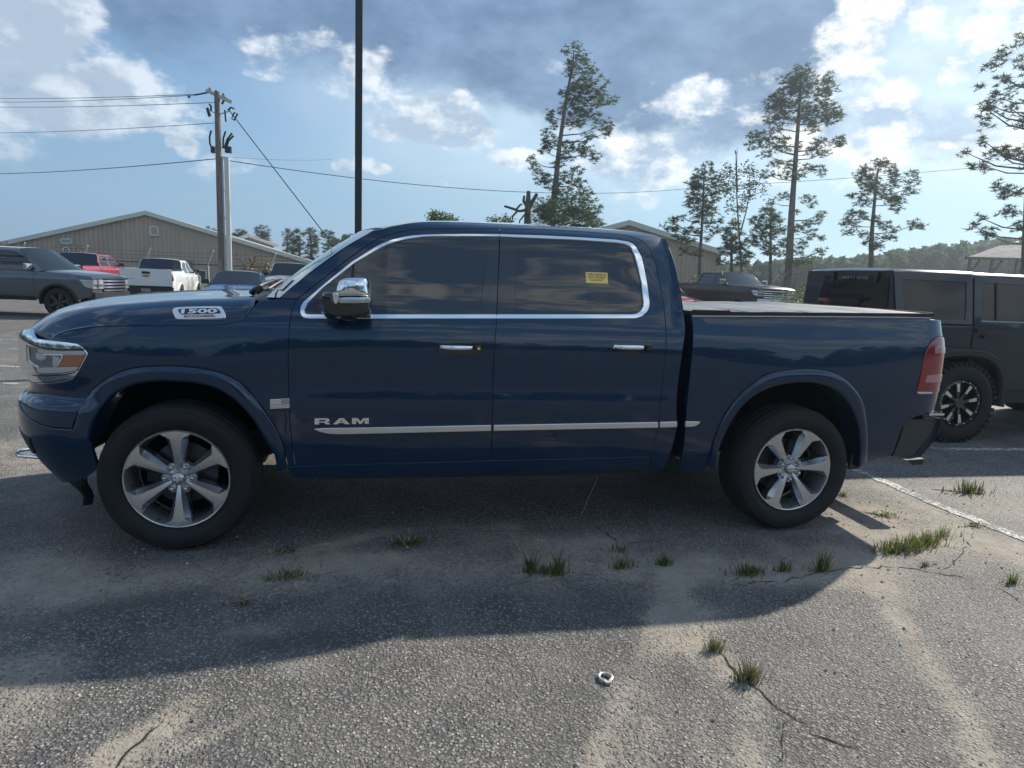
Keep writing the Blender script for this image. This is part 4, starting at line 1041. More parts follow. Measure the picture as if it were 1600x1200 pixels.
# ================================================================== ground
GY = np.unique(np.r_[np.linspace(-5, 2.0, 141), np.linspace(2, 12, 60), 12+np.geomspace(.3, 800, 36), -5-np.geomspace(.3, 500, 26)])
GX = np.unique(np.r_[np.linspace(-5, 6, 185), 6+np.geomspace(.1, 650, 46), -5-np.geomspace(.1, 650, 46)])
def ground_z(x, y):
    return 0.0
XX, YY = np.meshgrid(GX, GY, indexing='ij')
V = np.stack([XX, YY, .28*smooth01(YY, 12, 28)*smooth01(XX, 0, 8)], -1).reshape(-1, 3)
nx_, ny_ = XX.shape
F = np.array([(i*ny_+j, (i+1)*ny_+j, (i+1)*ny_+j+1, i*ny_+j+1) for i in range(nx_-1) for j in range(ny_-1)])
def asphalt(g, b):
    co = coords(g)
    big = g.noise(co, .55, 5, .6, .4)
    mid = g.noise(co, 2.6, 6, .62, .3)
    a_s = g.t.nodes.new('ShaderNodeAttribute'); a_s.attribute_name = 'sand'
    a_d = g.t.nodes.new('ShaderNodeAttribute'); a_d.attribute_name = 'tar'
    a_g = g.t.nodes.new('ShaderNodeAttribute'); a_g.attribute_name = 'green'
    wco = g.v('ADD', co, g.v('MULTIPLY', g.comb(g.noise(co, 60., 2, .5), g.noise(g.v('ADD', co, (7., 3., 1.)), 60., 2, .5), 0.0), (.018, .018, 0)))
    v1 = g.voro(wco, 86.0); v2 = g.voro(wco, 185.0); v3 = g.voro(wco, 330.)
    stone = g.m('SUBTRACT', 1.0, g.m('MULTIPLY', v1.outputs['Distance'], 1.25), clamp=True)
    stone2 = g.m('SUBTRACT', 1.0, v2.outputs['Distance'], clamp=True)
    sc = g.t.nodes.new('ShaderNodeSeparateColor'); g.t.links.new(v1.outputs['Color'], sc.inputs[0])
    sc2 = g.t.nodes.new('ShaderNodeSeparateColor'); g.t.links.new(v2.outputs['Color'], sc2.inputs[0])
    hgt = g.m('ADD', g.m('MULTIPLY', g.m('MULTIPLY', stone, g.m('ADD', g.m('MULTIPLY', sc.outputs[0], .9), .25)), .85), g.m('MULTIPLY', g.m('MULTIPLY', stone2, sc2.outputs[1]), .35))
    binder = g.mix(g.ramp(mid, .3, .7), (.066, .065, .063), (.128, .121, .110))
    st = g.mix(sc.outputs[1], (.19, .182, .168), (.35, .325, .285)); st = g.mix(g.ramp(sc.outputs[0], .90, .97), st, (.48, .45, .40))
    agg = g.mix(g.ramp(g.m('MULTIPLY', stone, g.ramp(sc.outputs[2], .0, .55, .45, 1.0)), .22, .60), binder, st)
    agg = g.mix(g.ramp(g.m('MULTIPLY', stone2, sc2.outputs[0]), .42, .72, 0, .6), agg, (.27, .255, .23))
    agg = g.mix(g.ramp(big, .35, .7, 0, .3), agg, (.040, .042, .046))
    # fine sand that fills the hollows first
    grit = g.noise(co, 420., 2, .6)
    sand_c = g.mix(g.ramp(g.noise(co, 7., 5, .65), .3, .7), (.33, .282, .228), (.47, .405, .325))
    sand_c = g.mix(g.ramp(grit, .35, .7), g.mix(.35, sand_c, (.12, .10, .085)), sand_c)
    lvl = g.m('ADD', a_s.outputs['Fac'], g.m('MULTIPLY', g.m('SUBTRACT', mid, .5), .5))
    lvl = g.m('ADD', lvl, g.m('MULTIPLY', g.m('SUBTRACT', g.noise(co, 17., 5, .65), .5), .35))
    cover = g.ramp(g.m('SUBTRACT', g.m('MULTIPLY', lvl, 1.35), g.m('MULTIPLY', hgt, .85)), .0, .55)
    cover = g.m('MULTIPLY', cover, .78)
    col = g.mix(cover, agg, sand_c)
    col = g.mix(g.m('MULTIPLY', g.ramp(g.m('ADD', a_d.outputs['Fac'], g.m('MULTIPLY', g.m('SUBTRACT', mid, .5), .7)), .2, .8), .75), col, (.030, .033, .037))
    # beyond the lot: grass and pale dirt
    gr = g.mix(g.ramp(g.noise(co, .35, 6, .65), .35, .65), (.045, .065, .022), (.12, .115, .055))
    col = g.mix(g.ramp(g.m('ADD', a_g.outputs['Fac'], g.m('MULTIPLY', g.m('SUBTRACT', big, .5), .3)), .4, .6), col, gr)
    g.put(b.inputs['Base Color'], col)
    b.inputs['Specular IOR Level'].default_value = .35
    g.put(b.inputs['Roughness'], g.ramp(cover, 0., 1., .72, .9))
    hh = g.m('MULTIPLY', hgt, g.m('SUBTRACT', 1.0, g.m('MULTIPLY', cover, .72)))
    hh = g.m('ADD', hh, g.m('MULTIPLY', grit, .10))
    hh = g.m('ADD', hh, g.m('MULTIPLY', g.noise(co, 28., 4, .6), .30))
    set_bump(g, b, hh, .9, .0105)
M['asphalt'] = mat('worn_asphalt', (.08, .08, .08), .85, fn=asphalt)
ground = mk('ground', V, F, M['asphalt'], None, True)
tag(ground, 'worn grey asphalt lot with drifts of tan sand', kind='structure')
# masks ------------------------------------------------------------
def seg_dist(P, pts):
    best = np.full(len(P), 1e9)
    for a, b in zip(pts[:-1], pts[1:]):
        a = np.array(a); b = np.array(b); d = b-a; L = (d@d)+1e-9
        t = np.clip(((P-a)@d)/L, 0, 1); q = a+t[:, None]*d
        best = np.minimum(best, np.hypot(*(P-q).T))
    return best
def gp(px, py): return at(px, py, z=0)[:2]
XY = V[:, :2]
near = (np.abs(XY[:, 0]) < 9) & (XY[:, 1] < 12) & (XY[:, 1] > -5)
sand = np.zeros(len(XY)); tar = np.zeros(len(XY)); P = XY[near]
wob = np.array([noise.noise(Vector((x*1.3, y*1.3, 0)))*.5+noise.noise(Vector((x*4.1, y*4.1, 3)))*.25 for x, y in P])
s = np.zeros(len(P))
# broad drift lying along the near side of the truck
band = np.exp(-((P[:, 1]+.42+.10*np.sin(P[:, 0]*1.1))/.30)**2)
s += .50*band*smooth01(P[:, 0], -2.9, -2.3)*(1-.5*smooth01(P[:, 0], 1.4, 2.2))
s += .30*np.exp(-((P[:, 0]-2.6)/1.2)**2-((P[:, 1]-.1)/.5)**2)
def streak(pts, w, amp):
    global s
    s += amp*.85*np.exp(-(seg_dist(P, [gp(*q) for q in pts])/(w*1.5))**2)*(1+.8*wob)
for pts, w, a in [([(930, 1200), (975, 1080), (1030, 960), (1060, 900)], .045, .55), ([(1010, 1200), (1030, 1080), (1050, 1000), (1075, 940)], .05, .5), ([(1100, 1190), (1095, 1100), (1090, 1010)], .04, .5), ([(1170, 1200), (1150, 1110), (1130, 1040)], .05, .45), ([(1180, 1200), (1190, 1130), (1185, 1080)], .035, .4),
                  ([(1540, 1200), (1500, 1100), (1440, 1030), (1400, 960)], .055, .6), ([(1400, 960), (1370, 900), (1330, 870)], .09, .4), ([(1100, 960), (1110, 1010), (1160, 1060)], .06, .35), ([(0, 1150), (60, 1110), (30, 1060)], .15, .45), ([(200, 1170), (290, 1120), (330, 1080)], .07, .45), ([(270, 1180), (350, 1140), (420, 1100)], .03, .5), ([(160, 1190), (230, 1150), (280, 1100)], .05, .4),
                  ([(1060, 900), (1110, 880), (1180, 900), (1280, 900)], .09, .35), ([(1330, 800), (1450, 790), (1600, 800)], .12, .4), ([(1330, 830), (1500, 840), (1600, 860)], .10, .3), ([(1340, 760), (1450, 765), (1600, 760)], .10, .35), ([(1350, 740), (1450, 800), (1600, 880)], .10, .3),
                  ([(480, 860), (600, 830), (800, 820)], .05, .35), ([(500, 880), (640, 870), (760, 850)], .07, .35), ([(760, 830), (900, 850), (1050, 830)], .10, .3), ([(0, 990), (80, 960), (140, 930)], .10, .25), ([(0, 700), (60, 750), (30, 900)], .25, .35), ([(60, 1040), (140, 1040)], .10, .35), ([(370, 985), (430, 990)], .05, .35), ([(440, 1040), (500, 1030)], .06, .35)]:  # pale ovals near the left edge paint reflected sun into the sand mask
    streak(pts, w, a)
s += .16*(P[:, 1] > 1.8)
s += wob*.30
sand[near] = s
t_ = np.zeros(len(P))
for pts, w, a in [([(0, 980), (150, 950), (300, 930)], .16, .5), ([(400, 1010), (560, 990)], .14, .45), ([(760, 950), (1000, 940)], .09, .3), ([(620, 1130), (900, 1120)], .3, .22), ([(1380, 1000), (1450, 1120), (1600, 1190)], .3, .25), ([(150, 900), (330, 880)], .1, .2)]:
    t_ += a*np.exp(-(seg_dist(P, [gp(*q) for q in pts])/w)**2)
tar[near] = t_
green = smooth01(XY[:, 1]-(.0*XY[:, 0]), 30.5, 33.0)
for nm, arr in (('sand', sand), ('tar', tar), ('green', green)):
    at_ = ground.data.attributes.new(nm, 'FLOAT', 'POINT'); at_.data.foreach_set('value', arr.astype(np.float32))

# painted bay lines, worn thin
def paint_fn(g, b):
    co = coords(g)
    n = g.noise(co, 38., 5, .7); n2 = g.noise(co, 3., 4, .6); v = g.voro(co, 62.)
    f = g.ramp(g.m('ADD', n, g.m('MULTIPLY', n2, .35)), .58, .72)
    g.put(b.inputs['Base Color'], g.mix(f, (.55, .54, .50), (.11, .105, .10)))
    set_bump(g, b, g.m('SUBTRACT', 1.0, v.outputs['Distance']), .7, .006)
M['line'] = mat('worn_line_paint', (.5, .5, .5), .8, fn=paint_fn)
def strip(name, pts, w, z, m, jag=.012, kind='structure', label=None, step=.05):
    pts = resample(pts, max(3, int(sum(np.linalg.norm(np.diff(np.array(pts), axis=0), axis=1))/step)))
    L = []; R_ = []
    for i, p in enumerate(pts):
        d = pts[min(i+1, len(pts)-1)]-pts[max(i-1, 0)]; d = d/(np.linalg.norm(d)+1e-9); nn = np.array([-d[1], d[0]])
        wl = w if not callable(w) else w(i/(len(pts)-1))
        L.append([*(p+nn*(wl/2+random.uniform(-jag, jag))), z]); R_.append([*(p-nn*(wl/2+random.uniform(-jag, jag))), z])
    o = mk(name, L+R_, [(i, i+1, len(L)+i+1, len(L)+i) for i in range(len(L)-1)], m, None, False)
    return tag(o, label, kind=kind)
strip('parking_line', [gp(1322, 728), gp(1380, 752), gp(1450, 783), gp(1530, 815), gp(1640, 858)], .10, .004, M['line'])
strip('parking_line', [gp(1452, 701), gp(1520, 702), gp(1700, 703.5)], .10, .004, M['line'])
for (a, b) in (((-60, 531), (56, 531)), ((-60, 546), (52, 545)), ((-60, 568), (34, 574)), ((-40, 597), (34, 600))):
    strip('parking_line', [gp(*a), gp(*b)], .10, .004, M['line'])

# cracks: ragged dark seams
M['crack'] = mat('crack_dirt', (.018, .016, .014), .95)
def crack(pts, w):
    q = [np.array(gp(*p)) for p in pts]; q = resample(q, max(4, int(sum(np.linalg.norm(np.diff(np.array(q), axis=0), axis=1))/.035)))
    q = [p+np.array([random.gauss(0, .010), random.gauss(0, .010)]) for p in q]
    n = len(q)
    strip('asphalt_crack', q, lambda t: w*(.25+abs(math.sin(t*math.pi*5+w*99))*.75)*math.sin(math.pi*min(.97, max(.03, t)))**.5, .003, M['crack'], .002, step=.03)
crack([(1290, 893), (1345, 886), (1420, 888), (1470, 897), (1530, 908)], .012)
crack([(1345, 800), (1372, 805), (1402, 812)], .03)
crack([(1455, 765), (1490, 768), (1535, 772)], .03)
crack([(1270, 1145), (1300, 1158), (1345, 1170)], .016)
crack([(1095, 970), (1120, 1015), (1160, 1060), (1180, 1080), (1230, 1120), (1290, 1150)], .009)
crack([(1530, 908), (1575, 925), (1605, 950)], .007)
crack([(930, 822), (950, 838), (968, 850)], .012)
crack([(830, 895), (870, 893), (930, 900)], .006)
crack([(1100, 905), (1140, 915), (1180, 912), (1240, 905), (1290, 893)], .006)
crack([(640, 838), (700, 828), (800, 832), (880, 826)], .005)
crack([(1230, 1120), (1215, 1150), (1225, 1195)], .006)
crack([(1470, 897), (1500, 870), (1520, 830)], .006)
crack([(180, 1195), (215, 1160), (255, 1130)], .012)
crack([(968, 850), (1010, 846), (1060, 852)], .005)
# ================================================================== other vehicles
def body_paint(name, col, metal=.3, rough=.35):
    return mat(name, col, rough, metal, .5, 1.0, fn=dusty(col, amount=.22))
def rise(x, y):
    return float(.28*smooth01(y, 12, 28)*smooth01(x, 0, 8))
def simple_wheel(parent, x, y, R, wd, rr, m, n=6, outer=-1, detail=1):
    w = thing('wheel'); w.parent = parent; w.location = (x, y, R); w.rotation_euler = (0, 0, 0 if outer < 0 else math.pi)
    mb = MB(); mb.lathe([(rr, .02), (rr+.01, -.01), (rr+.05, -.025), (R-.05, -.022), (R-.015, .0), (R, .03), (R, wd-.03), (R-.03, wd), (rr, wd)], (0, 0, 0), 'y', 36)
    mb.build('tyre', M['rubber'], w, True, 40)
    mb = MB(); mb.lathe([(rr, .0), (rr-.012, .0), (rr-.02, .03), (rr-.04, .12), (0, .13)], (0, 0, 0), 'y', 36); mb.lathe([(0, .012), (.05, .014), (.06, .03), (.06, .13)], (0, 0, 0), 'y', 16)
    for k in range(n):
        a = 2*math.pi*k/n+.3; t = np.array([-math.sin(a), 0, math.cos(a)]); r_ = np.array([math.cos(a), 0, math.sin(a)])
        V = [r_*.04-t*.02+[0, .02, 0], r_*.04+t*.02+[0, .02, 0], r_*(rr-.01)+t*.045+[0, .012, 0], r_*(rr-.01)-t*.045+[0, .012, 0]]
        V += [v+np.array([0, .04, 0]) for v in V]
        mb.add(V, [(0, 1, 2, 3), (0, 1, 5, 4), (1, 2, 6, 5), (2, 3, 7, 6), (3, 0, 4, 7)])
    mb.build('rim', m, w, False)
    return w
def vehicle(name, spec, paint, loc, az, label, cat, group=None, wheel_m=None):
    p = dict(L=5.3, W=1.88, H=1.8, wb=3.25, ro=1.15, R=.38, z0=.42, zb=1.12, zt=1.15, zh=1.08, zn=.98, xb=1.5, xr1=1.75, xr2=3.0, xw=3.95, kind='pickup', doors=2, rear_slant=.05)
    p.update(spec); L, Wd, H = p['L'], p['W'], p['H']; hw = Wd/2; x0 = -L/2
    X = lambda v: x0+v
    root = thing(name, (loc[0], loc[1], loc[2] if len(loc) > 2 else rise(loc[0], loc[1])), math.pi/2-math.radians(az), label, cat, group)
    zb = p['zb']; zf = H-.06
    offz = spline([.2, p['z0'], (p['z0']+zb)/2-.05, zb-.12, zb-.03, zb+.03, (zb+zf)/2, zf, H], [.14, .045, .0, .002, .025, .05, .05+.13, .05+.24, .05+.36])
    def fn(s, z, k):
        o = offz(z)+.10*smooth01(s, X(L)-.55, X(L))**2+.05*smooth01(-s, -X(.35), -X(0))**2
        return np.stack([s, -(hw-o)-k, z+0*s], -1)
    SF = Surf(fn)
    def pn(nm, poly, m, k=0.0, both=True, holes=(), gap=.006, par=root, step=.16, depth=.02):
        o = panel(nm, poly, SF, m, par, k, gap=gap, step=step, depth=depth, holes=holes)
        if both: mirror_of(o, par)
        return o
    ar = p['R']+.07; xr_, xf_ = X(p['ro']), X(p['ro']+p['wb']); zc = p['R']
    def arch(xc, n=12): return [(xc+ar*math.cos(t), max(p['z0'], zc+ar*math.sin(t))) for t in np.linspace(math.pi-.05, .05, n)]
    zt, zh, zn = p['zt'], p['zh'], p['zn']
    if p['kind'] == 'pickup':
        pn('bed_side', [(X(.04), zt-.04), (X(.0), .75), (X(.03), p['z0']+.08)]+arch(xr_)+[(X(p['xb']), p['z0']), (X(p['xb']), zt)]+[(X(.06), zt)], paint)
        pn('tail_light', [(X(.0), zt-.08), (X(-.005), zt-.42), (X(.09), zt-.42), (X(.12), zt-.08)], M['red'], .008, gap=0, depth=.03)
        cabx = p['xb']+.03
    else:
        pn('rear_quarter', [(X(.03), zt-.02), (X(.0), .75), (X(.03), p['z0']+.05)]+arch(xr_)+[(X(p['xb']), p['z0']), (X(p['xb']), zb), (X(.6), zt+.03), (X(.2), zt)], paint)
        pn('tail_light', [(X(.0), zt-.05), (X(-.005), zt-.25), (X(.15), zt-.22), (X(.25), zt-.06)], M['red'], .008, gap=0, depth=.03)
        cabx = p['xb']
    # doors
    xd = p['ro']+p['wb']-ar-.12
    nd = p['doors']; cuts = [cabx+(xd-cabx)*i/nd for i in range(nd+1)]
    for a, b in zip(cuts[:-1], cuts[1:]):
        d = pn('door', [(X(a), p['z0']+.06), (X(b), p['z0']+.06), (X(b), zb), (X(a), zb)], paint, both=False)
        mb = MB(); q = SF.P(X(a+.14), zb-.14); mb.box(q+np.array([0, -.015, 0]), (.16, .03, .03)); mb.build('door_handle', M['gloss'] if p.get('dark') else M['chrome'], d)
        mirror_of(d, root)
    pn('rocker_panel', [(X(cabx), p['z0']-.04), (X(xd), p['z0']-.04), (X(xd), p['z0']+.06), (X(cabx), p['z0']+.06)], M['black'] if p.get('cladding') else paint)
    pn('front_fender', [(X(xd), p['z0'])]+arch(xf_)+[(X(L-.06), p['z0']+.12), (X(L), zn-.25), (X(L-.02), zn-.02), (X(L-.10), zn+.01), (X((L+p['xw'])/2), (zn+zh)/2+.03), (X(p['xw']), zh+.01), (X(xd), zb+.01)], paint)
    # wheel-arch lips
    for xc in (xr_, xf_):
        ts_ = np.linspace(math.pi+.1, -.1, 20); rows = []
        for (rr_, k) in ((ar+.06, .002), (ar+.045, .03), (ar-.005, .035), (ar-.01, -.10)):
            rows.append([SF.P(xc+rr_*math.cos(t), zc+rr_*math.sin(t), k) for t in ts_])
        o = grid('wheel_arch_lip', np.array(rows), M['black'] if p.get('cladding') else paint, root); mirror_of(o, root)
    # greenhouse frame with openings, glass behind
    gx0, gx1 = X(p['xr1']), X(p['xr2']); bx0 = X(cabx); bx1 = X(p['xw'])
    fr_ = [(bx0, zb), (gx0-.06, zf-.05), (gx0, zf), (gx1, zf), (bx1, zb+.01)]
    top = zf-.07; lo = zb+.03; holes = []
    def edge_x(z, a, b): return a+(b-a)*(z-zb)/(zf-zb)
    inner0 = lambda z: edge_x(z, bx0, gx0)+.12; inner1 = lambda z: edge_x(z, bx1, gx1)-.10
    ng = nd; span0, span1 = inner0(lo), inner1(lo)
    xs_ = [X(c) for c in cuts[1:-1]]
    bounds = [None]+xs_+[None]
    for i in range(ng):
        l0 = inner0(lo) if bounds[i] is None else bounds[i]+.04; l1 = inner0(top) if bounds[i] is None else bounds[i]+.04
        r0_ = inner1(lo) if bounds[i+1] is None else bounds[i+1]-.04; r1_ = inner1(top) if bounds[i+1] is None else bounds[i+1]-.04
        if r1_ < l1+.1: r1_ = l1+.1
        hq = [(l0, lo), (r0_, lo), (r1_, top), (l1, top)]; holes.append(hq)
        pn('side_window', inset(hq, -.01), M['glass'], -.012, gap=0)
    pn('window_frame', fr_, paint if not p.get('dark_frame') else M['gloss'], holes=holes, gap=0)
    E_ = lambda s, z: SF.P(s, z)
    def span(nm, rowsz, m, bul=(0, 0), par=root, n=13, e=2.4):
        P = []
        for i, (s, z) in enumerate(rowsz):
            q = E_(s, z); t = np.linspace(-1, 1, n); b = 1-np.abs(t)**e; u = i/(len(rowsz)-1)
            bx_ = bul[0][0]+(bul[0][1]-bul[0][0])*u; bz_ = bul[1][0]+(bul[1][1]-bul[1][0])*u
            P.append(np.stack([q[0]+bx_*b, q[1]*-t*-1*np.ones(n) if False else -q[1]*t, q[2]+bz_*b], -1))
        return grid(nm, np.array(P), m, par)
    span('roof', [(gx0-.03, zf), (gx0+.1, zf+.015), ((gx0+gx1)/2, zf+.02), (gx1-.1, zf+.012), (gx1, zf)], paint, ((-.04, .06), (.035, .035)))
    span('windscreen', [(gx1, zf-.005), ((gx1+bx1)/2, (zf+zb)/2+.0), (bx1, zb+.01)], M['wind2'], ((.06, .14), (.035, -.01)))
    span('rear_window', [(gx0-.03, zf-.005), ((gx0+bx0)/2-.01, (zf+zb)/2), (bx0, zb)], M['glass'], ((-.04, -.06), (.03, 0.0)))
    hood_rows = [(bx1, zh+.01), ((bx1+X(L))/2, (zn+zh)/2+.03), (X(L-.25), zn+.02), (X(L-.08), zn-.0), (X(L)-.0, zn-.06)]
    span('hood', hood_rows, paint, ((.13, .10), (.075, .05)), e=3)
    # nose
    q = E_(X(L-.01), .7); yn = -q[1]; xn = X(L)
    def nose(nm, y0, y1, z0, z1, m, k=0.0, par=root, t=.05, bow=.10):
        mb = MB(); n = 8; V = []; F = []
        for i in range(n+1):
            y = y0+(y1-y0)*i/n; bx = xn+k+bow*(1-(y/yn)**2)-.03*(abs(y/yn) > .85)
            for zz in (z0, z1):
                V += [(bx, y, zz), (bx-t, y, zz)]
        for i in range(n):
            a = i*4; b = a+4
            F += [(a, b, b+2, a+2), (a+1, a+3, b+3, b+1), (a+2, b+2, b+3, a+3), (a, a+1, b+1, b)]
        F += [(0, 2, 3, 1), (n*4, n*4+1, n*4+3, n*4+2)]
        mb.add(V, F); return mb.build(nm, m, par)
    nose('front_bumper', -yn, yn, p['z0']-.02, zn-.42, M['plate'] if p.get('chrome_bumper') else (M['black'] if p.get('cladding') else paint), .06, t=.2)
    nose('nose_panel', -yn, yn, zn-.43, zn-.02, paint, -.01, t=.08)
    gw = yn*p.get('grille', .62)
    g = nose('grille', -gw, gw, zn-.40, zn-.06, M['void'], .012, t=.05)
    for i in range(4): nose('grille_bar', -gw, gw, zn-.385+i*.085, zn-.345+i*.085, M['plate'] if p.get('chrome_bumper') else M['rim_dark'], .025, par=g, t=.02)
    for sg in (-1, 1):
        a, b = (gw+.01, yn-.01) if sg > 0 else (-yn+.01, -gw-.01)
        h = nose('headlight', a, b, zn-.32, zn-.08, M['lens'], .02, t=.06)
        nose('lamp_rim', a+.02, b-.02, zn-.26, zn-.2, M['lensdark'], .026, par=h, t=.02)
    pn('side_lamp', [(X(L-.30), zn-.09), (X(L-.02), zn-.10), (X(L-.0), zn-.32), (X(L-.18), zn-.28)], M['lens'], .008, gap=0)
    # tail
    q = E_(X(.01), .8); yt = -q[1]
    def tail(nm, y0, y1, z0, z1, m, k=0.0, par=root, t=.05):
        mb = MB(); mb.box((X(0)-k+t/2, (y0+y1)/2, (z0+z1)/2), (t, abs(y1-y0), z1-z0)); return mb.build(nm, m, par)
    tg = tail('tailgate' if p['kind'] == 'pickup' else 'boot_lid', -yt+.03, yt-.03, .72, zt-.01, paint, .004)
    tail('gate_handle', -.14, .14, zt-.20, zt-.11, M['gloss'], .012, par=tg, t=.02)
    if p.get('bowtie'):
        mb = MB(); x_ = X(0)-.014; zc_ = zt-.27
        mb.prism([(-.13, .0), (-.115, .03), (-.045, .03), (-.045, .045), (.045, .045), (.045, .03), (.115, .03), (.13, 0), (.115, -.03), (.045, -.03), (.045, -.045), (-.045, -.045), (-.045, -.03), (-.115, -.03)], 0, .012, lambda a, b, d: np.array([x_-d, -a, zc_+b]))
        mb.build('gate_badge', mat('gold_badge', (.55, .38, .10), .3, .8), tg)
        text_on('gate_lettering', 'COLORADO', (X(0)-.006, .56, zt-.40), (0, -1, 0), (0, 0, 1), M['rim_dark'], tg, .035, .32, .004)
        text_on('gate_lettering', 'LT', (X(0)-.006, -.72, zt-.40), (0, -1, 0), (0, 0, 1), M['rim_dark'], tg, .035, .06, .004)
    rb_ = tail('rear_bumper', -hw+.03, hw-.03, p['z0']+.02, .68, M['black'] if p.get('dark_rear', True) else paint, .10, t=.18)
    tail('number_plate', -.16, .16, .5, .62, M['whitep'] if False else M['rim_dark'], .108, par=rb_, t=.01)
    if p['kind'] == 'pickup':
        mb = MB(); mb.box((X(p['xb']/2), 0, .72), (p['xb']-.04, Wd-.30, .04)); mb.build('bed_floor', M['black'], root)
        for sg in (-1, 1):
            mb = MB(); mb.box((X(p['xb']/2), sg*(hw-.075), zt-.01), (p['xb']-.08, .07, .03)); mb.build('bed_rail', M['black'], root)
        mb = MB(); mb.box((X(cabx)-.0, 0, (zb+.7)/2), (.03, Wd-.16, zb-.7)); mb.build('cab_back', paint, root)
        mb = MB(); mb.box((gx0-.045, 0, zf-.03), (.03, .30, .035)); mb.build('third_brake_light', M['red'], root)
    else:
        span('boot_top', [(bx0, zb), (X(.5), zt+.03), (X(.15), zt), (X(0), zt-.06)], paint, ((0, -.05), (.04, .02)))
    # mirrors
    for sg in (-1, 1):
        m_ = MB(); q = E_(bx1-.32, zb+.06)
        s_ = 1.5 if p.get('tow_mirror') else 1.0
        m_.box((q[0], sg*(-q[1]+.13), q[2]+.06*s_), (.10, .24, .16*s_)); o = m_.build('side_mirror', M['chrome'] if p.get('chrome_mirror') else M['gloss'], root)
        bv = o.modifiers.new('bevel', 'BEVEL'); bv.width = .03; bv.segments = 2
        m_ = MB(); m_.bar((q[0], sg*(-q[1]-.03), q[2]+.0), (q[0], sg*(-q[1]+.06), q[2]+.02), .05); m_.build('mirror_arm', M['gloss'], root)
    # dark mass inside
    mb = MB(); mb.box((X((cabx+p['xw'])/2), 0, (p['z0']+zb)/2), (p['xw']-cabx-.06, Wd-.30, zb-p['z0'])); mb.box(((gx0+gx1)/2, 0, (zb+zf)/2-.02), (gx1-gx0-.1, Wd-.62, zf-zb)); mb.box((X((xd+L)/2)-.05, 0, (p['z0']+zn)/2-.02), (L-xd-.25, Wd-.75, zn-p['z0']-.06))
    mb.box((xr_, 0, .55), (p['xb']-.1, Wd-.75, .28))
    mb.build('inner_shell', M['void'], root)
    for xx in (xr_, xf_):
        for sg in (-1, 1): simple_wheel(root, xx, sg*(hw-.03), p['R'], .24, p['R']*.66, wheel_m or M['rim'], outer=sg)
    return root
def place_by(root, local, world):
    """shift a vehicle so that its local point lands on the world point"""
    a = root.rotation_euler[2]; c, s_ = math.cos(a), math.sin(a)
    root.location.x = world[0]-(local[0]*c-local[1]*s_); root.location.y = world[1]-(local[0]*s_+local[1]*c)

def azd(px): # compass bearing of a picture column
    d = ray(px, 430); return math.degrees(math.atan2(d[0], d[1]))
def floor_at(px, D):
    d = ray(px, 430); d = d/np.hypot(d[0], d[1]); k = (d@CF)
    t = D/((d[0]*CF[0]+d[1]*CF[1])/math.hypot(CF[0], CF[1])); return CAM[:2]+d[:2]*t
pk_white = body_paint('white_car_paint', (.72, .73, .73), 0, .4)
pk_grey = body_paint('slate_grey_paint', (.085, .10, .125), .5, .3)
pk_red = body_paint('red_car_paint', (.36, .012, .022), .3, .3)
pk_blue = body_paint('blue_car_paint', (.03, .10, .26), .4, .3)
pk_black = mat('black_car_paint', (.016, .011, .013), .3, .1, .3, .35)

v = vehicle('pickup_truck', dict(L=5.35, W=1.92, H=1.86, wb=3.27, ro=1.18, R=.40, zb=1.22, zt=1.24, zh=1.20, zn=1.13, xb=1.55, xr1=1.9, xr2=3.35, xw=4.10, cladding=True, dark_frame=False, chrome_mirror=True, z0=.48), pk_grey, (0, 0), 99,
            'slate grey crew cab pickup at the left edge, front wheel turned toward the lot', 'pickup truck', 'pickups parked in the lot', M['gloss'])
place_by(v, (-5.35/2+1.18+3.27, -.96), gp(92, 497))
v['label'] = 'slate grey pickup at the left edge with nose pointing right'
v = vehicle('pickup_truck', dict(L=5.4, W=1.89, H=1.78, wb=3.26, ro=1.13, R=.37, zb=1.18, zt=1.36, zh=1.14, zn=1.05, xb=2.0, xr1=2.25, xr2=3.3, xw=4.05, bowtie=True), pk_white, (0, 0), -4,
            'white pickup seen from behind with gold badge on the tailgate', 'pickup truck', 'pickups parked in the lot', M['gloss'])
place_by(v, (-2.7, 0), floor_at(228, 24.5))
v = vehicle('pickup_truck', dict(L=5.8, W=2.0, H=1.93, wb=3.6, ro=1.2, R=.40, zb=1.30, zt=1.34, zh=1.25, zn=1.15, xb=1.75, xr1=2.0, xr2=3.5, xw=4.35), pk_red, (0, 0), 0,
            'red crew cab pickup parked behind the grey pickup', 'pickup truck', 'pickups parked in the lot')
place_by(v, (-2.9+1.9, 0), floor_at(124, 31))
v = vehicle('parked_car', dict(L=4.6, W=1.82, H=1.44, wb=2.7, ro=.95, R=.33, z0=.32, zb=.93, zt=.98, zh=.90, zn=.76, xb=1.35, xr1=1.35, xr2=2.35, xw=3.35, kind='sedan'), pk_blue, (0, 0), 174,
            'blue sedan facing the lot between the two white trucks', 'car')
place_by(v, (2.3, 0), floor_at(361, 20.5))
v = vehicle('pickup_truck', dict(L=5.6, W=1.98, H=1.86, wb=3.4, ro=1.2, R=.39, zb=1.2, zt=1.25, zh=1.18, zn=1.08, xb=1.7, xr1=2.0, xr2=3.3, xw=4.15, chrome_bumper=False), pk_white, (0, 0), 176,
            'white truck facing the lot, seen just over the windscreen base', 'pickup truck', 'pickups parked in the lot', M['gloss'])
place_by(v, (2.8, 0), floor_at(449, 29.0))
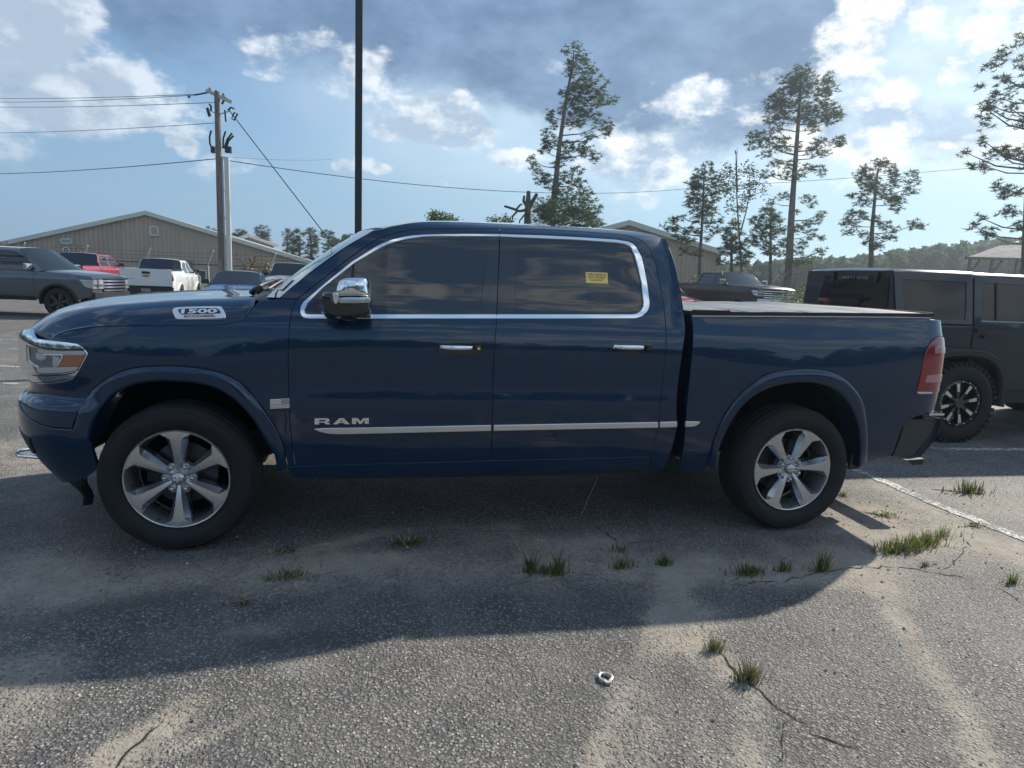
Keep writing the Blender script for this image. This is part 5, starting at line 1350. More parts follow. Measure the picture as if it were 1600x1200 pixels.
v = vehicle('pickup_truck', dict(L=6.1, W=2.06, H=2.02, wb=3.9, ro=1.2, R=.42, zb=1.42, zt=1.45, zh=1.42, zn=1.36, xb=1.9, xr1=2.2, xr2=3.5, xw=4.35, chrome_bumper=True, chrome_mirror=True, tow_mirror=True, grille=.74), pk_black, (0, 0), 180-31+19+3,
            'black heavy duty pickup with wide chrome grille beyond the bed cover', 'pickup truck', 'pickups parked in the lot', M['chrome'])
place_by(v, (3.05, 0), floor_at(1217, 26.5))
v.location.z = rise(v.location.x, v.location.y)
gmc = v
text_on('grille_letters', 'GMC', (3.05+.16, 0, 1.17), (0, 1, 0), (0, 0, 1), M['gloss'], gmc, .13, .62, .03)
v = vehicle('parked_car', dict(L=4.5, W=1.84, H=1.62, wb=2.65, ro=.95, R=.35, z0=.34, zb=1.05, zt=1.08, zh=1.04, zn=.92, xb=1.1, xr1=.7, xr2=2.5, xw=3.3, kind='sedan', chrome_bumper=True), pk_red, (0, 0), 165,
            'small red car peeking out behind the rear of the blue cab', 'car')
place_by(v, (2.2, -.6), floor_at(1068, 27.5))

# ------------------------------------------------------------------ dark off-roader at the right edge
jp = mat('charcoal_paint', (.016, .024, .036), .42, .2, .3, .5, fn=None)
JX, JY0, JY1 = 4.47, 2.32, 3.92
jeep = thing('off_road_suv', (JX+2.2, (JY0+JY1)/2, 0), 0, 'dark charcoal four-door off-roader with black eight-spoke wheels at the right edge', 'off-roader')
ORG[0] = np.array([JX+2.2, (JY0+JY1)/2, 0.0])
def jfn(s, z, k):
    y = JY0+.085*smooth01(z, 1.18, 1.30)*0+np.maximum(z-1.22, 0)*.17
    return np.stack([s, y-k, z+0*s], -1)
JS = Surf(jfn)
def jpix(px, py, k=0.0): return JS.pix(px, py, k)
JL = 8.75
def jpn(nm, poly, m=jp, k=0.0, both=True, holes=(), gap=.004, depth=.02):
    o = panel(nm, poly, JS, m, jeep, k, gap=gap, step=.2, depth=depth, holes=holes)
    if both: mirror_of(o, jeep)
    return o
zr = 1.815
wx, wz, wR = 5.27, .44, .43
def jarch(xc, r=.50): return [(xc+r*math.cos(t), wz+r*math.sin(t)*.98+.03) for t in np.linspace(math.pi, 0, 12)]
rw1 = [jpix(1417, 441), jpix(1516, 441), jpix(1513, 503), jpix(1411, 501)]
win1 = [(4.60+.0, 1.30), (5.30, 1.30), (5.30, 1.66), (4.56, 1.66)]
rq = rounded([(4.63, 1.315), (4.90, 1.305), (5.29, 1.305), (5.35, 1.33), (5.36, 1.50), (5.36, 1.68), (5.32, 1.71), (4.92, 1.71), (4.60, 1.71), (4.565, 1.68), (4.585, 1.50), (4.60, 1.34)], 2, True)
rd = rounded([(5.58, 1.325), (5.75, 1.315), (6.34, 1.315), (6.39, 1.34), (6.39, 1.50), (6.39, 1.68), (6.36, 1.71), (5.92, 1.71), (5.60, 1.71), (5.565, 1.68), (5.555, 1.50), (5.56, 1.35)], 2, True)
fd = rounded([(6.60, 1.315), (6.90, 1.315), (7.34, 1.315), (7.40, 1.34), (7.30, 1.52), (7.18, 1.68), (7.14, 1.71), (6.85, 1.71), (6.60, 1.71), (6.56, 1.68), (6.55, 1.50), (6.56, 1.34)], 2, True)
jpn('hardtop_side', [(4.50, 1.26), (5.44, 1.26), (5.44, zr-.02), (4.46, zr-.02)], holes=[rq])
jpn('quarter_window', inset(rq, -.012), M['glass_dark'], -.01, gap=0)
jpn('rear_door', [(5.46, .62), (6.47, .62), (6.47, zr-.03), (5.46, zr-.03)], holes=[rd]); jpn('door_window', inset(rd, -.012), M['glass_dark'], -.01, gap=0)
jpn('front_door', [(6.49, .62), (7.42, .62), (7.52, 1.26), (7.28, zr-.05), (6.49, zr-.03)], holes=[fd]); jpn('door_window', inset(fd, -.012), M['glass_dark'], -.01, gap=0)
jpn('window_seal', [(5.545, 1.30), (6.40, 1.30), (6.40, 1.307), (5.545, 1.307)], M['steel'], .004, gap=0, depth=.004)
jpn('quarter_glass_bar', [(5.735, 1.30), (5.755, 1.30), (5.755, 1.72), (5.735, 1.72)], M['black'], .002, gap=0, depth=.006)
jpn('rear_body_side', [(4.48, .70), (4.52, .62)]+jarch(wx, .48)+[(5.44, .62) if False else (5.80, .60), (5.44, .80), (5.44, 1.25), (4.48, 1.25)] if False else [(4.47, .66), (4.77, .60)]+[(wx+.49*math.cos(t), wz+.50*math.sin(t)) for t in np.linspace(2.75, 1.22, 9)]+[(5.445, .97), (5.445, 1.25), (4.47, 1.25)])
jpn('rocker_panel', [(5.80, .46), (7.7, .46), (7.7, .62), (5.78, .62)])
jpn('front_body_side', [(7.44, .62), (7.62, .60)]+[(8.22+.49*math.cos(t), wz+.50*math.sin(t)) for t in np.linspace(2.8, .3, 10)]+[(8.80, .80), (8.80, 1.16), (7.54, 1.25)])
# roof, back glass, tailgate
def jgrid(nm, rows, m): return grid(nm, np.array(rows), m, jeep)
rows = []
for x in (4.455, 4.50, 5.42, 5.50, 6.5, 7.25, 7.32):
    z = zr+(.0 if 4.46 < x < 7.3 else -.03)+(.008 if x in (5.42,) else 0); a = JS.P(x, zr-.02)[1]
    rows.append([(x, a+(2*(JY0+JY1)/2-2*a)*t, z+(-.025 if t in (0, 1) else (.0 if t in (.02, .98) else .015*math.sin(t*math.pi)))) for t in (0, .02, .1, .3, .5, .7, .9, .98, 1)])
jm = mat('hardtop_roof', (.10, .105, .11), .35, 0, .5, .5)
jgrid('roof', rows, jm)
for (xa, xb_) in ((4.50, 5.40), (5.48, 7.2)):
    for yk in (.16, .34, .5, .66, .84):
        pass
a0 = JS.P(4.47, 1.26)[1]; a1 = JS.P(4.455, zr-.03)[1]
mb = MB(); mb.add([(4.47, a0, .62), (4.47, JY0+JY1-a0, .62), (4.47, JY0+JY1-a0, 1.25), (4.47, a0, 1.25)], [(0, 1, 2, 3)]); mb.build('tailgate', jp, jeep)
mb = MB(); mb.add([(4.475, a0, 1.25), (4.475, JY0+JY1-a0, 1.25), (4.45, JY0+JY1-a1, zr-.02), (4.45, a1, zr-.02)], [(0, 1, 2, 3)]); mb.build('hardtop_back', jp, jeep)
def back(nm, pts, m, k, th=.01):
    """pts as picture points on the back plane"""
    P = []
    for px, py in pts:
        q = at(px, py, x=4.46); q[0] = 4.475-.025*max(0, (q[2]-1.25))/.56-k; P.append(q)
    n = len(P); mb = MB(); mb.add(P+[q+np.array([th, 0, 0]) for q in P], [tuple(range(n))]+[(i, (i+1) % n, n+(i+1) % n, n+i) for i in range(n)])
    return mb.build(nm, m, jeep)
back('back_glass', [(1291, 430.5), (1391, 432), (1386, 478), (1376, 492), (1279, 486), (1283, 455)], M['glass_dark'], .008)
back('glass_hinge', [(1303, 424), (1307.5, 424), (1306.5, 438), (1303, 441), (1299.5, 440.5), (1303, 436)], M['black'], .03, .03)
back('glass_hinge', [(1372, 425.5), (1377, 425.5), (1373, 441), (1367, 443), (1367, 441), (1371, 438)], M['black'], .03, .03)
text_on('glass_decal', 'LIBERTY EDGE', at(1333.5, 433.5, x=4.445), (0, -1, 0), (0, 0, 1), mat('faded_decal', (.30, .27, .28), .6), jeep, .030, .47, .002)
# seat and clutter shapes seen low in the back window: third brake lamp and spare tyre top
mb = MB(); mb.lathe([(0, -.12), (.30, -.12), (.40, -.08), (.41, .08), (.38, .12), (0, .12)], (4.30, 3.12, .98), 'x', 32); sp_ = mb.build('spare_wheel', M['rubber'], jeep, True, 40)
mb = MB(); mb.box((4.20, 3.12, 1.46), (.05, .16, .035)); mb.bar((4.36, 3.12, 1.30), (4.20, 3.12, 1.46), .03); mb.build('brake_lamp', mat('dull_red', (.25, .05, .04), .4), jeep)
def jtail(y):
    mb = MB(); mb.box((4.46, y, 1.03), (.10, .11, .22)); mb.build('tail_light', M['red'], jeep)
jtail(2.37); jtail(3.87)
mb = MB(); mb.box((4.36, (JY0+JY1)/2, .60), (.20, 1.5, .16)); mb.build('rear_bumper', M['black'], jeep)
# flares, rocker step, wheels
def jflare(xc, a0_=math.pi*.98, a1_=-.12):
    ts_ = np.linspace(a0_, a1_, 22); rows = []
    for (r, k) in ((.60, -.0), (.60, .11), (.575, .145), (.52, .145), (.50, .12), (.50, -.15)):
        rows.append([JS.P(xc+r*math.copysign(abs(math.cos(t))**.72, math.cos(t)), wz+.02+r*.93*abs(math.sin(t))**.72*(1 if math.sin(t) > 0 else -.6), k) for t in ts_])
    o = grid('wheel_flare', np.array(rows), M['black'], jeep, auto=35); mirror_of(o, jeep)
jflare(wx); jflare(8.22)
for yy in (JY0-.06, JY1+.06):
    mb = MB(); mb.prism([(5.80, .44), (5.74, .50), (5.80, .54), (7.70, .54), (7.70, .44)], yy-.07, yy+.07, lambda p_, q_, d: np.array([p_, d, q_])); mb.build('side_step', M['black'], jeep)
mb = MB(); mb.box((6.1, (JY0+JY1)/2, .93), (3.2, 1.42, .62)); mb.box((5.9, (JY0+JY1)/2, 1.5), (2.7, 1.24, .5)); mb.box((8.2, (JY0+JY1)/2, .85), (1.0, 1.0, .5)); mb.build('inner_shell', M['void'], jeep)
mb = MB(); rows = [[(x, JY0+.05+(JY1-JY0-.1)*t, z+.02*math.sin(t*math.pi)) for t in np.linspace(0, 1, 7)] for x, z in ((7.5, 1.24), (8.1, 1.21), (8.7, 1.18), (8.8, 1.10), (8.8, .75))]
jgrid('hood', rows, jp)
rows = [[(x, JY0+in_+(JY1-JY0-2*in_)*t, z) for t in np.linspace(0, 1, 5)] for x, z, in_ in ((7.30, zr-.02, .11), (7.52, 1.25, .03))]
jgrid('windscreen', rows, M['wind2'])
for xx in (wx, 8.22):
    for sg, yy in ((-1, JY0-.14), (1, JY1+.14)):
        w = thing('wheel'); w.parent = jeep; w.location = np.array([xx, yy, wR])-ORG[0]; w.rotation_euler = (0, 0, 0 if sg < 0 else math.pi)
        keep = ORG[0]; ORG[0] = np.zeros(3)
        mb = MB(); R = wR
        mb.lathe([(.255, .02), (.265, -.015), (.30, -.03), (.37, -.03), (R-.03, -.015), (R-.006, .01), (R, .05), (R, .24), (R-.02, .28), (.26, .28)], (0, 0, 0), 'y', 48)
        for k in range(40):
            a = 2*math.pi*k/40; rad = np.array([math.cos(a), 0, math.sin(a)]); t = np.array([-math.sin(a), 0, math.cos(a)])
            mb.box(rad*(R-.008)+np.array([0, .012, 0]), (.035, .07, .036), M3=np.stack([rad, np.array([0, 1., 0]), t], 1))
        mb.build('tyre', M['rubber'], w, True, 35)
        mb = MB(); mb.lathe([(.255, .0), (.245, -.008), (.225, -.004), (.215, .02), (.20, .10), (0, .11)], (0, 0, 0), 'y', 48); mb.lathe([(0, -.01), (.05, -.008), (.062, .01), (.07, .08)], (0, 0, 0), 'y', 20)
        for k in range(8):
            a = 2*math.pi*k/8+.2; t = np.array([-math.sin(a), 0, math.cos(a)]); r_ = np.array([math.cos(a), 0, math.sin(a)])
            V = [r_*.05-t*.012+[0, .012, 0], r_*.05+t*.012+[0, .012, 0], r_*.225+t*.026+[0, .006, 0], r_*.225-t*.026+[0, .006, 0]]; V += [v_+np.array([0, .05, 0]) for v_ in V]
            mb.add(V, [(0, 1, 2, 3), (0, 1, 5, 4), (1, 2, 6, 5), (2, 3, 7, 6), (3, 0, 4, 7)])
        rm = mb.build('rim', M['gloss'], w)
        for k in range(8):
            a = 2*math.pi*k/8+.2; t = np.array([-math.sin(a), 0, math.cos(a)]); r_ = np.array([math.cos(a), 0, math.sin(a)])
            mb = MB(); mb.add([r_*.125-t*.013+[0, .004, 0], r_*.125+t*.013+[0, .004, 0], r_*.218+t*.021+[0, .002, 0], r_*.218-t*.021+[0, .002, 0]], [(0, 1, 2, 3)]); mb.build('spoke_face', M['satin'], w)
        for k in range(16):
            a = 2*math.pi*k/16; mb = MB(); mb.lathe([(0, -.014), (.006, -.012), (.007, -.004)], (.236*math.cos(a), 0, .236*math.sin(a)), 'y', 8); mb.build('rim_bolt', M['satin'], w)
        ORG[0] = keep
# door furniture
for x_ in (5.58, 6.62):
    q = JS.P(x_, 1.14); mb = MB(); mb.box(q+np.array([.10, -.02, 0]), (.22, .03, .03)); o = mb.build('door_handle', M['black'], jeep); mirror_of(o, jeep)
    q = JS.P(x_-.10, 1.20); mb = MB(); mb.box(q+np.array([.06, -.015, 0]), (.14, .03, .035)); o = mb.build('door_hinge', M['black'], jeep); mirror_of(o, jeep)
q = JS.P(4.60, 1.17); mb = MB(); mb.box(q+np.array([0, -.02, 0]), (.03, .03, .03)); mb.bar(q+np.array([0, -.01, 0]), q+np.array([.09, -.02, .03]), .012); o = mb.build('top_latch', M['steel'], jeep)
ORG[0] = np.zeros(3)
# ================================================================== buildings, poles, fence
def ribbed(c1, c2):
    def fn(g, b):
        co = coords(g); n = g.noise(g.v('MULTIPLY', co, (1, 1, .25)), .9, 5, .65)
        g.put(b.inputs['Base Color'], g.mix(g.ramp(n, .3, .7), c1, c2))
    return fn
M['siding'] = mat('tan_metal_siding', (.40, .30, .235), .55, fn=ribbed((.38, .285, .225), (.45, .345, .275)))
M['trim'] = mat('cream_trim', (.62, .60, .54), .5)
M['roofing'] = mat('pale_metal_roof', (.42, .41, .38), .4, .3, fn=mottle((.40, .39, .36), (.50, .48, .44), .6))
def shed(name, label, A, B, apex, zg, depth_v, ribs, vents=(), openings=()):
    """gable wall from A to B (world xy) with eaves and apex heights, body running back along depth_v"""
    A = np.array(A, float); B = np.array(B, float); ap = np.array(apex, float); dv = np.array(depth_v, float)
    root = thing(name, (*((A[:2]+B[:2])/2), zg), 0, label, 'building')
    ORG[0] = np.array([*((A[:2]+B[:2])/2), zg])
    ex = (B[:2]-A[:2]); W_ = np.linalg.norm(ex); ex = ex/W_; nrm = np.array([ex[1], -ex[0]])
    if nrm@(CAM[:2]-A[:2]) < 0: nrm = -nrm
    ta = (ap[:2]-A[:2])@ex
    topz = lambda t: A[2]+(ap[2]-A[2])*t/ta if t < ta else ap[2]+(B[2]-ap[2])*(t-ta)/(W_-ta)
    # wall of separate ribbed sheets
    n = ribs; sheet = None
    for i in range(n):
        t0, t1 = W_*i/n, W_*(i+1)/n; mb = MB()
        tt = np.linspace(t0, t1, 9); V = []; F = []
        for j, t in enumerate(tt):
            k = .06 if j % 4 in (1, 2) else 0.0
            p = A[:2]+ex*t+nrm*k; V += [(p[0], p[1], zg-.2), (p[0], p[1], topz(t))]
            if t0 < ta < t1 and j < 8 and tt[j] <= ta < tt[j+1]: pass
        F = [(2*j, 2*j+2, 2*j+3, 2*j+1) for j in range(8)]
        mb.add(V, F); mb.build('wall_sheet', M['siding'], root)
    def P3(t, z, k): p = A[:2]+ex*t+nrm*k; return np.array([p[0], p[1], z])
    # rake trim
    for (t0, t1) in ((-.5, ta), (ta, W_+.5)):
        a = P3(t0, topz(max(0, t0))+(.0 if t0 >= 0 else -.08), .35); b = P3(t1, topz(min(W_, t1))-(0 if t1 <= W_ else .08), .35)
        mb = MB(); mb.bar(a+np.array([0, 0, .05]), b+np.array([0, 0, .05]), .12, .38); mb.build('rake_trim', M['trim'], root)
    # roof planes
    for (t0, t1) in ((-.6, ta), (ta, W_+.6)):
        za = topz(max(0, t0))+.24-(0 if t0 >= 0 else .1); zb_ = topz(min(W_, t1))+.24-(0 if t1 <= W_ else .1)
        a = P3(t0, za, .4); b = P3(t1, zb_, .4); d3 = np.array([dv[0], dv[1], 0])
        mb = MB(); mb.add([a, b, b+d3, a+d3, a-[0, 0, .1], b-[0, 0, .1], b+d3-[0, 0, .1], a+d3-[0, 0, .1]], [(0, 1, 2, 3), (4, 7, 6, 5), (0, 4, 5, 1), (1, 5, 6, 2), (2, 6, 7, 3), (3, 7, 4, 0)])
        mb.build('roof', M['roofing'], root)
    for t in (0, W_):
        p = P3(t, zg-.2, -.02); q = P3(t, topz(t), -.02); d3 = np.array([dv[0], dv[1], 0])
        mb = MB(); mb.add([p, q, q+d3, p+d3], [(0, 1, 2, 3)]); mb.build('side_wall', M['siding'], root)
    d3 = np.array([dv[0], dv[1], 0]); mb = MB(); mb.add([P3(0, zg-.2, 0)+d3, P3(W_, zg-.2, 0)+d3, P3(W_, topz(W_), 0)+d3, P3(ta, ap[2], 0)+d3, P3(0, topz(0), 0)+d3], [(0, 1, 2, 3, 4)]); mb.build('rear_wall', M['siding'], root)
    return root, P3, A, ex, nrm
def wallpix(P, ex, nrm, px, py):
    """where a picture point meets the gable plane: (t, z)"""
    d = ray(px, py); t = ((P[:2]-CAM[:2])@nrm)/(d[:2]@nrm); q = CAM+d*t
    return (q[:2]-P[:2])@ex, q[2]
A = at_depth(5, 383, 60.0); B = at_depth(480, 410, 66.0); AP = at_depth(230, 334, 62.3)
exv = (B[:2]-A[:2]); exv /= np.linalg.norm(exv); AP[:2] = A[:2]+exv*((AP[:2]-A[:2])@exv); dvv = np.array([-exv[1], exv[0]])*30
wh, P3, A_, ex_, nr_ = shed('metal_warehouse', 'long tan metal warehouse with low gable behind the utility pole', A, B, AP, 0.0, dvv, 34)
def louvre(x0, y0, x1, y1, n, nm='louvre_vent'):
    t0, z1 = wallpix(A_, ex_, nr_, x0, y0); t1, z0 = wallpix(A_, ex_, nr_, x1, y1)
    v_ = MB()
    for (a, b, c, d) in ((t0, z0, t1, z0+.12), (t0, z1-.12, t1, z1), (t0, z0, t0+.12, z1), (t1-.12, z0, t1, z1)):
        v_.box((P3((a+c)/2, (b+d)/2, .14)), (abs(c-a), .10, abs(d-b)), rz=math.atan2(ex_[1], ex_[0]))
    fr = v_.build(nm, M['trim'], wh)
    bk = MB(); bk.box(P3((t0+t1)/2, (z0+z1)/2, .09), (t1-t0-.1, .05, z1-z0-.1), rz=math.atan2(ex_[1], ex_[0])); bk.build('vent_back', M['void'] if nm != 'window' else M['glass'], fr)
    for i in range(n):
        s_ = MB(); s_.box(P3((t0+t1)/2, z0+.12+(z1-z0-.24)*(i+.5)/n, .15), (t1-t0-.2, .05, (z1-z0-.24)/n*.55), rz=math.atan2(ex_[1], ex_[0])); s_.build('slat', M['trim'], fr)
louvre(95, 372, 114.5, 382, 4); louvre(234, 352.5, 249, 369, 7)
louvre(309, 421, 324, 438, 0, 'window')
t0, z0 = wallpix(A_, ex_, nr_, 287, 441); t1, z1 = wallpix(A_, ex_, nr_, 301, 408)
mb = MB(); mb.box(P3((t0+t1)/2, (z0+z1)/2, .1), (t1-t0, .06, z1-z0), rz=math.atan2(ex_[1], ex_[0])); mb.build('door', mat('taupe_door', (.20, .17, .145), .5), wh)
ORG[0] = np.zeros(3)
# round C sign on the wall
t_, z_ = wallpix(A_, ex_, nr_, 104.8, 391.3); c = P3(t_, z_, .25); rr = .29
sg = thing('round_sign', c, 0, 'round white sign with a black letter C on the warehouse wall', 'sign')
ORG[0] = c
n3 = np.array([nr_[0], nr_[1], 0]); e3 = np.array([ex_[0], ex_[1], 0])
def disc(r0, r1, k, nm, m):
    mb = MB(); V = []; n = 28
    for r in (r0, r1):
        for i in range(n): a = 2*math.pi*i/n; V.append(c+e3*r*math.cos(a)+np.array([0, 0, r*math.sin(a)])+n3*k)
    mb.add(V, [(i, (i+1) % n, n+(i+1) % n, n+i) for i in range(n)]); mb.build(nm, m, sg)
disc(0, .30, 0, 'sign_face', M['whitep']); disc(.15, .20, .012, 'letter_ground', M['gloss']); disc(0, .15, .012, 'letter_ground', M['gloss']); 
text_on('letter', 'C', c+n3*.03, e3, (0, 0, 1), M['whitep'], sg, .2, .19, .01, .04)
ORG[0] = np.zeros(3)
# low second roof behind the warehouse
A2 = at_depth(356, 383, 88.0); B2 = at_depth(428, 384, 91.0); AP2 = at_depth(387, 369, 89.3)
ev = B2[:2]-A2[:2]; ev /= np.linalg.norm(ev); AP2[:2] = A2[:2]+ev*((AP2[:2]-A2[:2])@ev)
shed('small_building', 'cream roofed small building just behind the warehouse ridge', A2, B2, AP2, 0.0, np.array([-ev[1], ev[0]])*10, 8)
ORG[0] = np.zeros(3)
# second metal building at the right
A3 = at_depth(838, 388, 52.0); B3 = at_depth(1127, 397, 50.0); AP3 = at_depth(983, 350, 51.0)
ev = B3[:2]-A3[:2]; ev /= np.linalg.norm(ev); AP3[:2] = A3[:2]+ev*((AP3[:2]-A3[:2])@ev)
shed('metal_building', 'tan metal building with pitched roof seen past the rear of the cab', A3, B3, AP3, .28, np.array([-ev[1], ev[0]])*18, 22)
ORG[0] = np.zeros(3)

# utility pole
M['wood'] = mat('weathered_pole_wood', (.16, .13, .105), .85, fn=mottle((.11, .09, .075), (.22, .185, .155), 2., (.8, .9), (12., .3, .02), stretch=(6, 6, .5)))
UD = 30.0
ub = floor_at(347, UD); UP = np.array([ub[0], ub[1], 0.0])
def up(px, py, off=0.0):
    """point at the pole's distance"""
    d = ray(px, py); t = ((UP[:2]-CAM[:2])@CF[:2])/(d[:2]@CF[:2]); return CAM+d*t
pole = thing('utility_pole', UP, 0, 'wooden utility pole with crossarm, cutouts and pale conduits rising past the warehouse', 'utility pole')
ORG[0] = UP
top = up(339, 143); bot = UP.copy()
mb = MB(); mb.tube([bot+[0, 0, -.3], (bot+top)/2, top], [.17, .14, .115], 14); mb.build('pole', M['wood'], pole, True, 60)
pxf = lambda y: 347+(339-347)*(447-y)/(447-143)      # picture column of the pole
for (dx, y0, y1, r, m, nm) in ((5.2, 246, 440, .05, M['steel'], 'conduit'), (11.0, 246, 440, .075, M['trim'], 'conduit'), (14.2, 246, 440, .06, M['trim'], 'conduit')):
    mb = MB(); mb.tube([up(pxf(y0)+dx, y0), up(pxf(y1)+dx, y1)], r, 10); mb.build(nm, m, pole, True)
for y in (245, 297, 340):
    mb = MB(); mb.bar(up(pxf(y)-5, y), up(pxf(y)+14, y+1), .05); mb.build('standoff', M['steel'], pole)
mb = MB(); mb.bar(up(323, 141.5), up(363, 160.5), .14, .14); mb.build('crossarm', mat('pale_crossarm', (.45, .42, .37), .7), pole)
def insul(x, y, h=6):
    mb = MB(); a = up(x, y); b = up(x, y-h); mb.tube([a, a+(b-a)*.5, b], [.05, .07, .05], 8); mb.build('insulator', mat('grey_porcelain', (.16, .18, .19), .3, coat=.5), pole, True)
insul(328, 143); insul(349, 152, 6); insul(338, 146, 5)
def fit(nm, pts, r, m=None): 
    mb = MB(); mb.tube([up(*p) for p in pts], r, 6); mb.build(nm, m or M['black'], pole, True)
fit('dead_end', [(304, 148.5), (312, 147), (325, 144.5)], .035); fit('dead_end', [(294, 151.3), (297, 151)], .05)
for pts in ([(327, 163), (330, 166), (329.5, 173)], [(323, 169), (327, 182)], [(353, 152), (348, 160), (347, 163)]): fit('cutout_fuse', pts, .045)
for pts in ([(324.5, 168), (329, 181)], [(363, 183), (366, 176), (371, 178), (366, 188), (362, 185)], [(356, 172), (361, 168), (366, 170)], [(351, 172), (352, 180), (353, 190)]): fit('cutout_fuse', pts, .038, M['black'])
fit('bracket_arm', [(344, 178), (352, 176), (361, 172)], .03, M['trim'])
fit('bracket_arm', [(338, 178), (329, 173)], .025, M['steel'])
for pts in ([(330, 204), (327.5, 214), (328, 224), (331.5, 233)], [(352.5, 205), (349, 216), (348.5, 232)], [(362.5, 208), (355, 218), (350.5, 232)], [(365, 212), (357, 220), (353.5, 232)]): fit('cable_riser', pts, .04)
for (a, b, c_, d_) in ((330, 229, 336, 239), (352, 229, 361.5, 239)):
    mb = MB(); p = up(a, b); q = up(c_, d_); mb.box((p+q)/2, (abs(q[0]-p[0]), .22, abs(p[2]-q[2]))); mb.build('junction_box', M['black'], pole)
ORG[0] = np.zeros(3)
# wires
M['wire'] = mat('dark_wire', (.03, .032, .035), .7)
def wire(a, b, sag, label, r=.014, n=24):
    a = np.array(a); b = np.array(b); pts = [a+(b-a)*t-np.array([0, 0, sag*4*t*(1-t)]) for t in np.linspace(0, 1, n)]
    keep = ORG[0]; ORG[0] = a.copy(); mb = MB(); mb.tube(pts, r, 5); o = mb.build('overhead_wire', M['wire'], None, True); ORG[0] = keep
    o.location = a; tag(o, label, 'power line', 'power lines')
left = lambda y, D=46.: at_depth(-140, y, D)
wire(up(312, 147), left(148, 60), .25, 'topmost wire running left from the utility pole crossarm')
wire(up(303, 148.7), left(154, 60), .3, 'second wire from the top running left from the crossarm')
wire(up(338, 160), left(162, 60), .25, 'third wire from the top running left from the pole')
wire(up(337, 192), left(204, 60), .3, 'wire left of the pole at the height of the fuses')
wire(up(338, 248), left(268, 60), .4, 'lowest thick wire running left from the pole', .02)
far_r = at_depth(1720, 248, 60.)
wire(up(345, 249), at_depth(1100, 292, 50.), .9, 'long wire sagging right from the pole behind the light pole', .018, 40)
wire(at_depth(1100, 292, 50.), at_depth(1740, 238, 70.), .35, 'wire rising across the right-hand pines', .02, 40)
wire(up(345, 244.5), at_depth(520, 249, 46.), .1, 'short thin wire just above the long right-hand wire', .010)
wire(up(357, 171), at_depth(506, 364, 27.), .0, 'steep guy wire slanting down right from the pole top', .022)
# light pole close behind the cab
lp = floor_at(559.5, 11.5); LP = np.array([lp[0], lp[1], 0]); lpz = 9.0
lt = thing('light_pole', LP, 0, 'dark square steel light pole rising behind the windscreen', 'light pole'); ORG[0] = LP
M['polepaint'] = mat('dark_bronze_paint', (.022, .026, .030), .5, .2)
mb = MB(); mb.box((LP[0], LP[1], lpz/2+.3), (.115, .115, lpz-.6)); mb.build('pole', M['polepaint'], lt)
mb = MB(); mb.lathe([(0, .75), (.25, .75), (.27, .72), (.27, 0), (0, 0)], (LP[0], LP[1], 0), 'z', 20); mb.build('concrete_base', mat('pale_concrete', (.38, .37, .35), .85), lt, True)
mb = MB(); mb.box((LP[0], LP[1]-.3, lpz+.05), (.35, .7, .16)); mb.build('lamp_head', M['polepaint'], lt)
ORG[0] = np.zeros(3)

# chain link fence with leaning barb arms
M['fence'] = mat('fence_steel', (.30, .31, .31), .5, .7); M['fpost'] = mat('white_fence_post', (.62, .62, .60), .5)
def chain_fence(label, a, b, n, h, arm_dir, zg=0.0, mesh_step=.35):
    a = np.array([*a, zg]); b = np.array([*b, zg]); root = thing('chain_link_fence', (*((a[:2]+b[:2])/2), zg), 0, label, 'fence'); ORG[0] = (a+b)/2
    d = b-a; Ln = np.linalg.norm(d); u = d/Ln; ad = np.array([*arm_dir, 0.])
    for i in range(n+1):
        p = a+d*i/n; mb = MB(); mb.tube([p, p+[0, 0, h]], .035, 7); mb.build('fence_post', M['fpost'], root, True)
        mb = MB(); mb.bar(p+[0, 0, h], p+[0, 0, h+.72]+ad*.45, .06, .04); mb.build('barb_arm', M['fpost'], root)
    mb = MB(); mb.tube([a+[0, 0, h], b+[0, 0, h]], .028, 6); mb.build('top_rail', M['wire'], root)
    for k in range(3):
        mb = MB(); o_ = np.array([0, 0, h+.18*(k+1)])+ad*.11*(k+1); mb.tube([a+o_, b+o_], .006, 4); mb.build('barbed_wire', M['wire'], root)
    mb = MB(); m_ = int(Ln/mesh_step)
    for i in range(-int(h/mesh_step), m_):
        for sgn in (1,):
            s0 = i*mesh_step; pts = []
            for (z_, s_) in ((0, s0), (h, s0+h)): pts.append((s_, z_))
            for flip in (0, 1):
                q = []
                for (s_, z_) in pts:
                    z2 = h-z_ if flip else z_
                    q.append((s_, z2))
                (sa, za), (sb, zb_) = q
                if sa < 0: za += (zb_-za)*(-sa)/(sb-sa); sa = 0
                if sb > Ln: zb_ = za+(zb_-za)*(Ln-sa)/(sb-sa); sb = Ln
                if sb <= sa: continue
                mb.bar(a+u*sa+[0, 0, za], a+u*sb+[0, 0, zb_], .006, seg=3)
    o = mb.build('chain_link', M['fence'], root); tag(o, kind='stuff')
    ORG[0] = np.zeros(3)
fz = 34.0
chain_fence('chain link fence with leaning barbed wire arms below the warehouse', floor_at(-60, fz), floor_at(520, fz), 6, 1.6, (.75, -.65))
chain_fence('chain link fence behind the black pickup and green scrub', floor_at(1080, 44.), floor_at(1400, 42.), 5, 1.5, (.7, -.7), .28)

